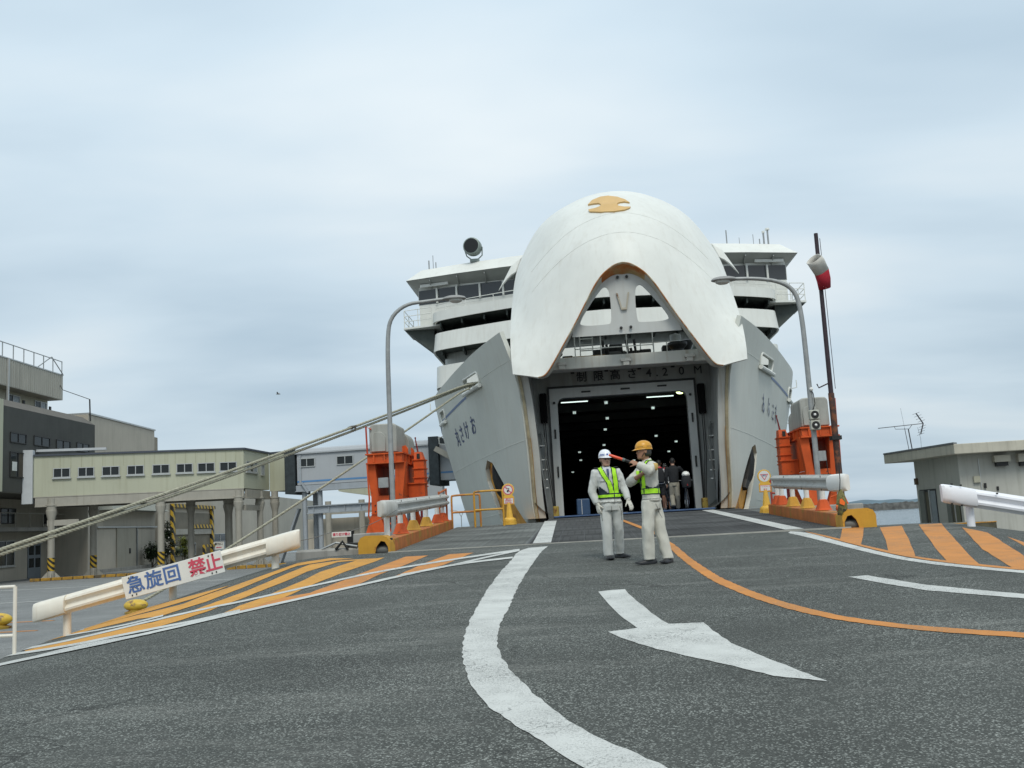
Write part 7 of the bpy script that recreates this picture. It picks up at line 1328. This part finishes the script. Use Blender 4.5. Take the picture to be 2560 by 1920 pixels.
hdir = V3(-.75, .35, .45); hand(m, NA[2], hdir, (-.1, .75, -.6), .95, 1.02, .0); hand(m, FA[2], (.8, -.45, .25), (.0, -.6, .5), .5, 1.0)
fuse(m, 'body', SKIN2, P2, .0085, 2)
FAs = [FA[0], FA[1], FA[2], FA[1].lerp(FA[2], .42)]
J2 = jacket(P2, T2, Y2, (NA, FAs), UNIF2, (.025, 0, .905, .158, .125), rs=(.082, .08, .072, .064, .054), w_=.013, seed=7)
m = MB(); etorso(m, [(.02, 0, .79, .150, .122), (.02, 0, .87, .158, .128), (.02, 0, .95, .152, .12)], Y2, .006)
for A_ in (L2a, L2b): m.tube([A_[0] + V3(0, 0, .05), A_[0] - V3(0, 0, .05), A_[0].lerp(A_[1], .5), A_[1], A_[1].lerp(A_[2], .55), A_[2], A_[2] - V3(0, 0, .03)], [.094, .102, .096, .086, .082, .08, .082], 14)
fuse(m, 'trousers', UNIF2, P2, .0105, 5, .014, 8, 9, (1, 1, .45))
TRO2 = [c for c in P2.children if c.name.startswith('trousers')][0]
patch(TRO2, 'trouser_seam', [SEAM], P2, lambda c, n_: 0 if n_.y < -.1 and ((abs(c.x - (.10 - .45 * (c.z - .78))) < .005 and .66 < c.z < .88) or (abs(c.z - (.80 + .1 * (c.x - .1))) < .004 and .08 < c.x < .14)) else None, .002, .002)
patch(J2, 'jacket_seam', [SEAM], P2, lambda c, n_: 0 if n_.y < 0 and abs(c.z - .945 - .03 * c.x) < .005 and abs(c.x) < .2 else None, .002, .002)
for a, t_ in ((V3(-.075, -.06, 0), V3(-.3, -.1, 0)), (V3(.205, 0, 0.0), V3(.08, -.2, 0))): m = MB(); shoe(m, a, t_, 1.2); m.build('shoe', SHOEM, P2, smooth=True)
face(P2, tr2, False, HAIRG)
m = MB(); m.loft([[tr2(.083 * k_ * math.cos(a), .014 + .102 * k_ * math.sin(a), z) for a in [R(-5) + R(190) * i / 14 for i in range(15)]] for z, k_ in ((-.075, .90), (-.04, 1.0), (0.0, 1.02), (.04, 1.02))], False, False); o = m.build('hair', HAIRG, P2, smooth='full'); so = o.modifiers.new('s', 'SOLIDIFY'); so.thickness = .012; bake(o)
HL2 = helmet(P2, tr2, M('yellow helmet plastic', (0.62, 0.30, 0.03), 0.35, 0.08, 12), 0); hband(HL2, tr2, 10, 90, .066, BLACKL, .0022); hband(HL2, tr2, 95, 130, .045, PWHITE, .012, 'helmet_label'); hband(HL2, tr2, 300, 345, .06, BLACKL, .002)
def p2vest(c, n_):
    x, y, z = c
    if y > .12 and n_.y > .3: return None
    if 1.015 < z < 1.105 and abs(x - .02) < .19: return 1 if (z < 1.028 or z > 1.092 or abs(x - .115) < .006 or abs(x + .085) < .006) else 0
    if abs(y) < .2 and n_.y < .5 and 1.10 <= z < 1.37 and -.175 < x < -.055 and abs(y) < .15:
        e_ = x + .055 - .0; return 1 if (x > -.066 or abs(x + .115) < .007) else 0
    if 1.10 <= z < 1.10 + .055 * (abs(x - .03) / .12) ** 2 + .012 and -.07 < x < .17: return 1
    for (a, c2) in (((-.06, 1.40), (-.01, 1.475)), ((-.01, 1.475), (.06, 1.50)), ((.06, 1.50), (.13, 1.46))):
        ax_, az_ = a; bx, bz = c2; t_ = max(0, min(1, ((x - ax_) * (bx - ax_) + (z - az_) * (bz - az_)) / ((bx - ax_) ** 2 + (bz - az_) ** 2))); d_ = math.hypot(x - ax_ - (bx - ax_) * t_, z - az_ - (bz - az_) * t_)
        if d_ < .03 and y > -.16: return 0
        if d_ < .04 and y > -.17: return 1
    return None
patch(J2, 'safety_vest', [LIME, NAVYC], P2, p2vest, .009)
m = MB(); m.loft([[V3(-.005 + .066 * k_ * math.cos(a), .008 + .066 * k_ * math.sin(a), z + .018 * math.cos(a)) for a in [R(-140) + R(280) * i / 20 for i in range(21)]] for z, k_ in ((1.49, 1.12), (1.54, 1.0))], False, False); o = m.build('collar', UNIF2, P2, smooth='full'); so = o.modifiers.new('s', 'SOLIDIFY'); so.thickness = .012; bake(o)
patch(J2, 'sleeve_emblem', [M('ochre embroidery', (0.50, 0.33, 0.10), 0.8, 0.3, 60)], P2, lambda c, n_: 0 if (c.y < -.17 and n_.x > .15 and 1.36 < c.z < 1.46 and c.x > .06) else None, .004, .003)
MB().tube([NA[2] + V3(.02, -.002, -.012) + (NA[1] - NA[2]).normalized() * .02 + V3(.036 * math.cos(a), .02 * math.cos(a) + .03 * math.sin(a), .036 * math.sin(a)) for a in [2 * math.pi * i / 12 for i in range(13)]], .006, 5).build('wrist_strap', DARKSTEEL, P2)
# baton held in the closed hand
hp_ = Vector(P2.location) + NA[2] + hdir.normalized() * .085 + V3(.0, .03, -.01); bd = V3(-.92, -.05, .36).normalized()
BT = thing('signal_baton', 'red signal baton with black handle held by the man in yellow helmet', 'baton', hp_); MB().tube([-bd * .05, bd * .02, bd * .08, bd * .13], [.017, .018, .021, .023], 12).build('handle', M('baton black', (0.02, 0.02, 0.02), 0.45), BT, smooth=True); MB().tube([bd * .13, bd * .16, bd * .17], [.025, .026, .022], 12).build('collar', M('baton grey', (0.12, 0.15, 0.14), 0.5), BT, smooth=True); MB().tube([bd * .17, bd * .36, bd * .375], [.0215, .0205, .012], 14).build('light_tube', M('baton red plastic', (0.75, 0.085, 0.03), 0.3, 0.03, spec=0.5), BT, smooth=True); MB().tube([-bd * .05, -bd * .06 + V3(.0, 0, -.06), -bd * .03 + V3(0, 0, -.13)], .005, 5).build('wrist_cord', PWHITE, BT)
# ---------------------------------------------------------------- passengers walking aboard
def walker(loc, label, top, bottom, skin, hair, short, s_=1.0, step=1, bag=None, arm=None, helm=None):
    o = thing('person', label, 'person', loc, R(-4)); o.scale = (s_, s_, s_)
    T = [(0, 0, .82, .140, .105), (0, -.01, .95, .14, .105), (0, -.01, 1.1, .15, .105), (0, 0, 1.25, .168, .11), (0, .01, 1.36, .165, .10), (0, .02, 1.42, .10, .07), (0, .03, 1.46, .058, .056)]; H = V3(0, .045, 1.58)
    Lg = [V3(-.08, 0, .84), V3(-.085, .06 * step, .46), V3(-.085, -.16 * step, .12 if step > 0 else .06)], [V3(.08, 0, .84), V3(.085, .06 * -step + .04, .46), V3(.085, .16 * step, .06)]
    if step == 0: Lg = [V3(-.08, 0, .84), V3(-.08, .02, .46), V3(-.08, 0, .06)], [V3(.08, 0, .84), V3(.085, .02, .46), V3(.09, .05, .06)]
    Ar = arm or ([V3(-.195, 0, 1.36), V3(-.23, .03, 1.08), V3(-.2, .18, .9)], [V3(.195, 0, 1.36), V3(.24, .05, 1.1), V3(.25, .25, .98)])
    m = MB(); etorso(m, T, 0, -.018); neck(m, (0, .02, 1.42), H); tr = headmesh(m, H, R(180))
    for A_ in Ar: m.tube([A_[0] * .85 + V3(0, 0, A_[0].z * .15), A_[0], A_[0].lerp(A_[1], .5), A_[1], A_[2]], [.04, .048, .042, .037, .027], 10); hand(m, A_[2], A_[2] - A_[1], (0, .3, -.8), .8)
    for A_ in Lg: m.tube([A_[0], A_[0].lerp(A_[1], .5), A_[1], A_[1].lerp(A_[2], .35), A_[2]], [.08, .07, .053, .056, .036], 10)
    fuse(m, 'body', skin, o, .0095, 2)
    m = MB(); etorso(m, [(0, 0, .88, .145, .11)] + T[1:], 0, .012)
    for A_ in Ar: e_ = A_[1] if short else A_[2]; m.tube([A_[0] * .8 + V3(0, 0, A_[0].z * .2), A_[0], A_[0].lerp(A_[1], .6), A_[1] if not short else A_[0].lerp(A_[1], .8), e_ if not short else A_[0].lerp(A_[1], .95)], [.07, .075, .068, .06, .05 if not short else .06], 12)
    tp = fuse(m, 'shirt', top, o, .012, 4, .006, 9, int(loc[0] * 10))
    m = MB(); etorso(m, [(0, 0, .77, .15, .112), (0, 0, .86, .155, .115), (0, 0, .95, .146, .108)], 0, .004)
    for A_ in Lg: fin = A_[1] + V3(0, 0, .12) if short else A_[2]; m.tube([A_[0] + V3(0, 0, .04), A_[0] - V3(0, 0, .06), A_[0].lerp(A_[1], .5), fin if short else A_[1], fin - V3(0, 0, .06) if short else A_[1].lerp(A_[2], .6), fin - V3(0, 0, .07) if short else A_[2]], [.085, .094, .088, .08, .08 if short else .074, .08 if short else .072], 12)
    fuse(m, 'shorts' if short else 'trousers', bottom, o, .012, 4, .006, 8, 3)
    for k_, A_ in enumerate(Lg):
        m = MB(); shoe(m, V3(0, 0, 0), V3(0, 1, 0)); sh = m.build('shoe', SHOEM if not short else M('dark trainers', (0.05, 0.055, 0.07), 0.6), o, smooth=True); sh.location = A_[2] - V3(0, -.0, .06)
        if k_ == 0 and step > 0: sh.rotation_euler = (R(-38), 0, 0); sh.location = A_[2] + V3(0, -.02, -.05)
    if hair:
        m = MB(); m.loft([[tr(.080 * k_ * math.cos(a), .008 + .101 * k_ * math.sin(a), z) for a in [2 * math.pi * i / 18 for i in range(18)]] for z, k_ in ((-.05, .3), (-.045, .96), (.0, 1.05), (.05, 1.06), (.09, .9), (.115, .6), (.13, .1))]); hr_ = m.build('hair', hair, o, smooth=True)
        for v in hr_.data.vertices: pass
    if helm: m = MB(); m.loft([[tr(.1 * k_ * math.cos(a), .005 + .135 * k_ * math.sin(a), z) for a in [2 * math.pi * i / 18 for i in range(18)]] for z, k_ in ((.01, .98), (.05, 1.0), (.1, .8), (.135, .4), (.14, .05))]); hh_ = m.build('cycle_helmet', helm, o, smooth=True); [MB().bar(tr(x, .132, .03), tr(x, .08, .115), .018, .01).build('helmet_vent', PWHITE, hh_) for x in (-.03, .03)]
    if bag:
        m = MB(); m.loft([[V3(.15 * k_ * math.copysign(abs(math.cos(a)) ** .6, math.cos(a)), -.17 + .085 * k_ * math.copysign(abs(math.sin(a)) ** .6, math.sin(a)), z) for a in [2 * math.pi * i / 20 for i in range(20)]] for z, k_ in ((.92, .6), (.95, .95), (1.1, 1.05), (1.28, .95), (1.38, .75), (1.42, .4))]); bg_ = m.build('backpack', bag, o, smooth=True)
        for sd in (-1, 1): MB().tube([V3(sd * .1, -.1, 1.38), V3(sd * .11, .0, 1.45), V3(sd * .12, .1, 1.3), V3(sd * .14, .05, 1.0)], .018, 6).build('backpack_strap', bag, bg_)
    return o
def deckpos(u, Y, z=1.577): p = at(u, 1285, Y); return (p.x, p.y, z)
BLKC = M('black cloth', (0.014, 0.015, 0.017), 0.85, 0.2, 10); KHAK = M('khaki trousers', (0.27, 0.25, 0.20), 0.9, 0.08, 8); WJER = M('white cycling jersey', (0.55, 0.56, 0.58), 0.8, 0.05); GJER = M('grey jersey', (0.22, 0.23, 0.24), 0.8, 0.05)
wA = walker(deckpos(1656, 34.6), 'cyclist in white jersey with black backpack and shorts walking aboard', WJER, BLKC, SKIN2, HAIR, True, 1.02, 1, BLKC)
patch([c for c in wA.children if c.name.startswith('shirt')][0], 'red_collar', [M('red trim', (0.5, 0.03, 0.05), 0.7)], wA, lambda c, n_: 0 if (c.z > 1.415 or (abs(c.x) > .165 and c.z > 1.37)) else None, .004)
walker(deckpos(1671, 36.6), 'cyclist in grey jersey and dark helmet ahead of the white jersey', GJER, BLKC, SKIN2, None, True, 1.0, 0, None, None, M('dark cycle helmet', (0.03, 0.03, 0.03), 0.4))
walker(deckpos(1691, 34.4), 'man in black jacket and khaki trousers pushing a loaded bicycle', BLKC, KHAK, SKIN, HAIR, False, 1.04, 1, None, ([V3(-.195, 0, 1.36), V3(-.25, .0, 1.08), V3(-.23, .06, .86)], [V3(.195, 0, 1.36), V3(.33, .12, 1.2), V3(.36, .38, 1.05)]))
BIKM = M('bicycle frame paint', (0.05, 0.06, 0.075), 0.35, 0.1, metal=0.4); TYRE = M('bicycle tyre', (0.012, 0.012, 0.012), 0.8); CHR = M('bright spoke metal', (0.5, 0.52, 0.53), 0.3, 0, metal=0.8)
def bicycle(loc, rz, label, bags):
    o = thing('bicycle', label, 'bicycle', loc, rz, 'bicycles wheeled aboard'); r_ = .335
    for y in (0, 1.03):
        w_ = MB().tube([V3(0, y + r_ * math.cos(a), r_ + r_ * math.sin(a)) for a in [2 * math.pi * i / 28 for i in range(29)]], .019, 6).build('wheel', TYRE, o, smooth=True); MB().tube([V3(0, y + (r_ - .03) * math.cos(a), r_ + (r_ - .03) * math.sin(a)) for a in [2 * math.pi * i / 28 for i in range(29)]], .01, 5).build('rim', CHR, w_, smooth=True)
        sp2_ = MB()
        for k_ in range(14): a = 2 * math.pi * k_ / 14; sp2_.tube([(0.015 * (1 if k_ % 2 else -1), y, r_), (0, y + (r_ - .03) * math.cos(a), r_ + (r_ - .03) * math.sin(a))], .0025, 3)
        sp2_.build('spoke_set', CHR, w_)
    bb, seat_, head, hd2 = V3(0, .44, .3), V3(0, .28, .82), V3(0, .86, .86), V3(0, .89, .74)
    for nm, a, b_ in (('seat_tube', bb, seat_), ('top_tube', seat_ - V3(0, -.02, .06), head), ('down_tube', bb, hd2), ('head_tube', head + V3(0, -.02, .06), hd2), ('fork', hd2, V3(.05, 1.03, r_)), ('fork', hd2, V3(-.05, 1.03, r_)), ('chain_stay', bb, V3(.05, 0, r_)), ('chain_stay', bb, V3(-.05, 0, r_)), ('seat_stay', seat_ - V3(0, 0, .08), V3(.05, 0, r_)), ('seat_stay', seat_ - V3(0, 0, .08), V3(-.05, 0, r_))): MB().tube([a, b_], .017 if 'tube' in nm else .01, 8).build(nm, BIKM, o, smooth=True)
    MB().tube([V3(-.27, .80, .98), V3(-.18, .86, 1.0), V3(0, .87, .98), V3(.18, .86, 1.0), V3(.27, .80, .98)], .013, 8).build('handlebar', CHR, o, smooth=True); m = MB(); m.loft([[V3(w_ * math.cos(a), y, .9 + .03 * math.sin(a)) for a in [2 * math.pi * i / 10 for i in range(10)]] for y, w_ in ((.12, .07), (.18, .075), (.3, .03), (.4, .02))]); m.build('saddle', TYRE, o, smooth=True)
    MB().tube([seat_, V3(0, .26, .89)], .013, 6).build('seat_post', CHR, o); MB().lathe([(.09, -.004), (.09, .004)], 16, (.05, .44, .3), Matrix.Rotation(R(90), 3, 'Y')).build('chain_ring', CHR, o)
    for sd in (-1, 1): MB().bar(bb + V3(sd * .07, 0, 0), bb + V3(sd * .08, sd * .12, -.12), .02, .02).build('crank', CHR, o)
    return o
def bagset(loc, rz):
    b_ = thing('saddle_bag', 'bulging black saddle bag with a white top on the bicycle rack', 'bag', loc, rz); m = MB(); m.loft([[V3(.17 * k_ * math.copysign(abs(math.cos(a)) ** .7, math.cos(a)), .02 + .2 * k_ * math.copysign(abs(math.sin(a)) ** .7, math.sin(a)), z) for a in [2 * math.pi * i / 18 for i in range(18)]] for z, k_ in ((.0, .5), (.03, .85), (.18, 1.0), (.34, .9), (.42, .7))]); m.build('bag_body', BLKC, b_, smooth=True)
    m = MB(); m.loft([[V3(.13 * k_ * math.cos(a), .02 + .15 * k_ * math.sin(a), z + .01 * math.sin(5 * a)) for a in [2 * math.pi * i / 18 for i in range(18)]] for z, k_ in ((.40, .9), (.46, 1.05), (.53, .8), (.56, .3))]); m.build('white_cover', PWHITE, b_, smooth=True); MB().box((.02, -.2, .1), (.03, .02, .06)).build('reflector', M('red reflector', (0.3, 0.02, 0.02), 0.2), b_)
q_ = deckpos(1722, 33.95); bicycle(q_, R(-6), 'dark bicycle carrying a black bag pushed by the man in black', True); bagset((q_[0], q_[1] - .02, q_[2] + .70), R(-6))
bicycle(deckpos(1682, 35.0), R(4), 'dark bicycle between the cyclist in white and the man in black', False)
BX = thing('blue_trunk', 'blue box with a white stripe standing inside the bow door', 'box', deckpos(1459, 37.6)); MB().b2(-.25, .25, -.2, .2, .0, .62).build('trunk_body', M('blue trunk paint', (0.05, 0.10, 0.19), 0.5, 0.1, 4), BX, bev=.05, seg=2); MB().b2(-.07, -.05, -.206, -.2, .04, .58).build('white_stripe', PWHITE, BX)
for sd in (-1, 1): MB().b2(sd * .2 - .02, sd * .2 + .02, -.206, -.19, .05, .57).build('trunk_rib', M('blue trunk paint', (0.05, 0.10, 0.19)), BX)
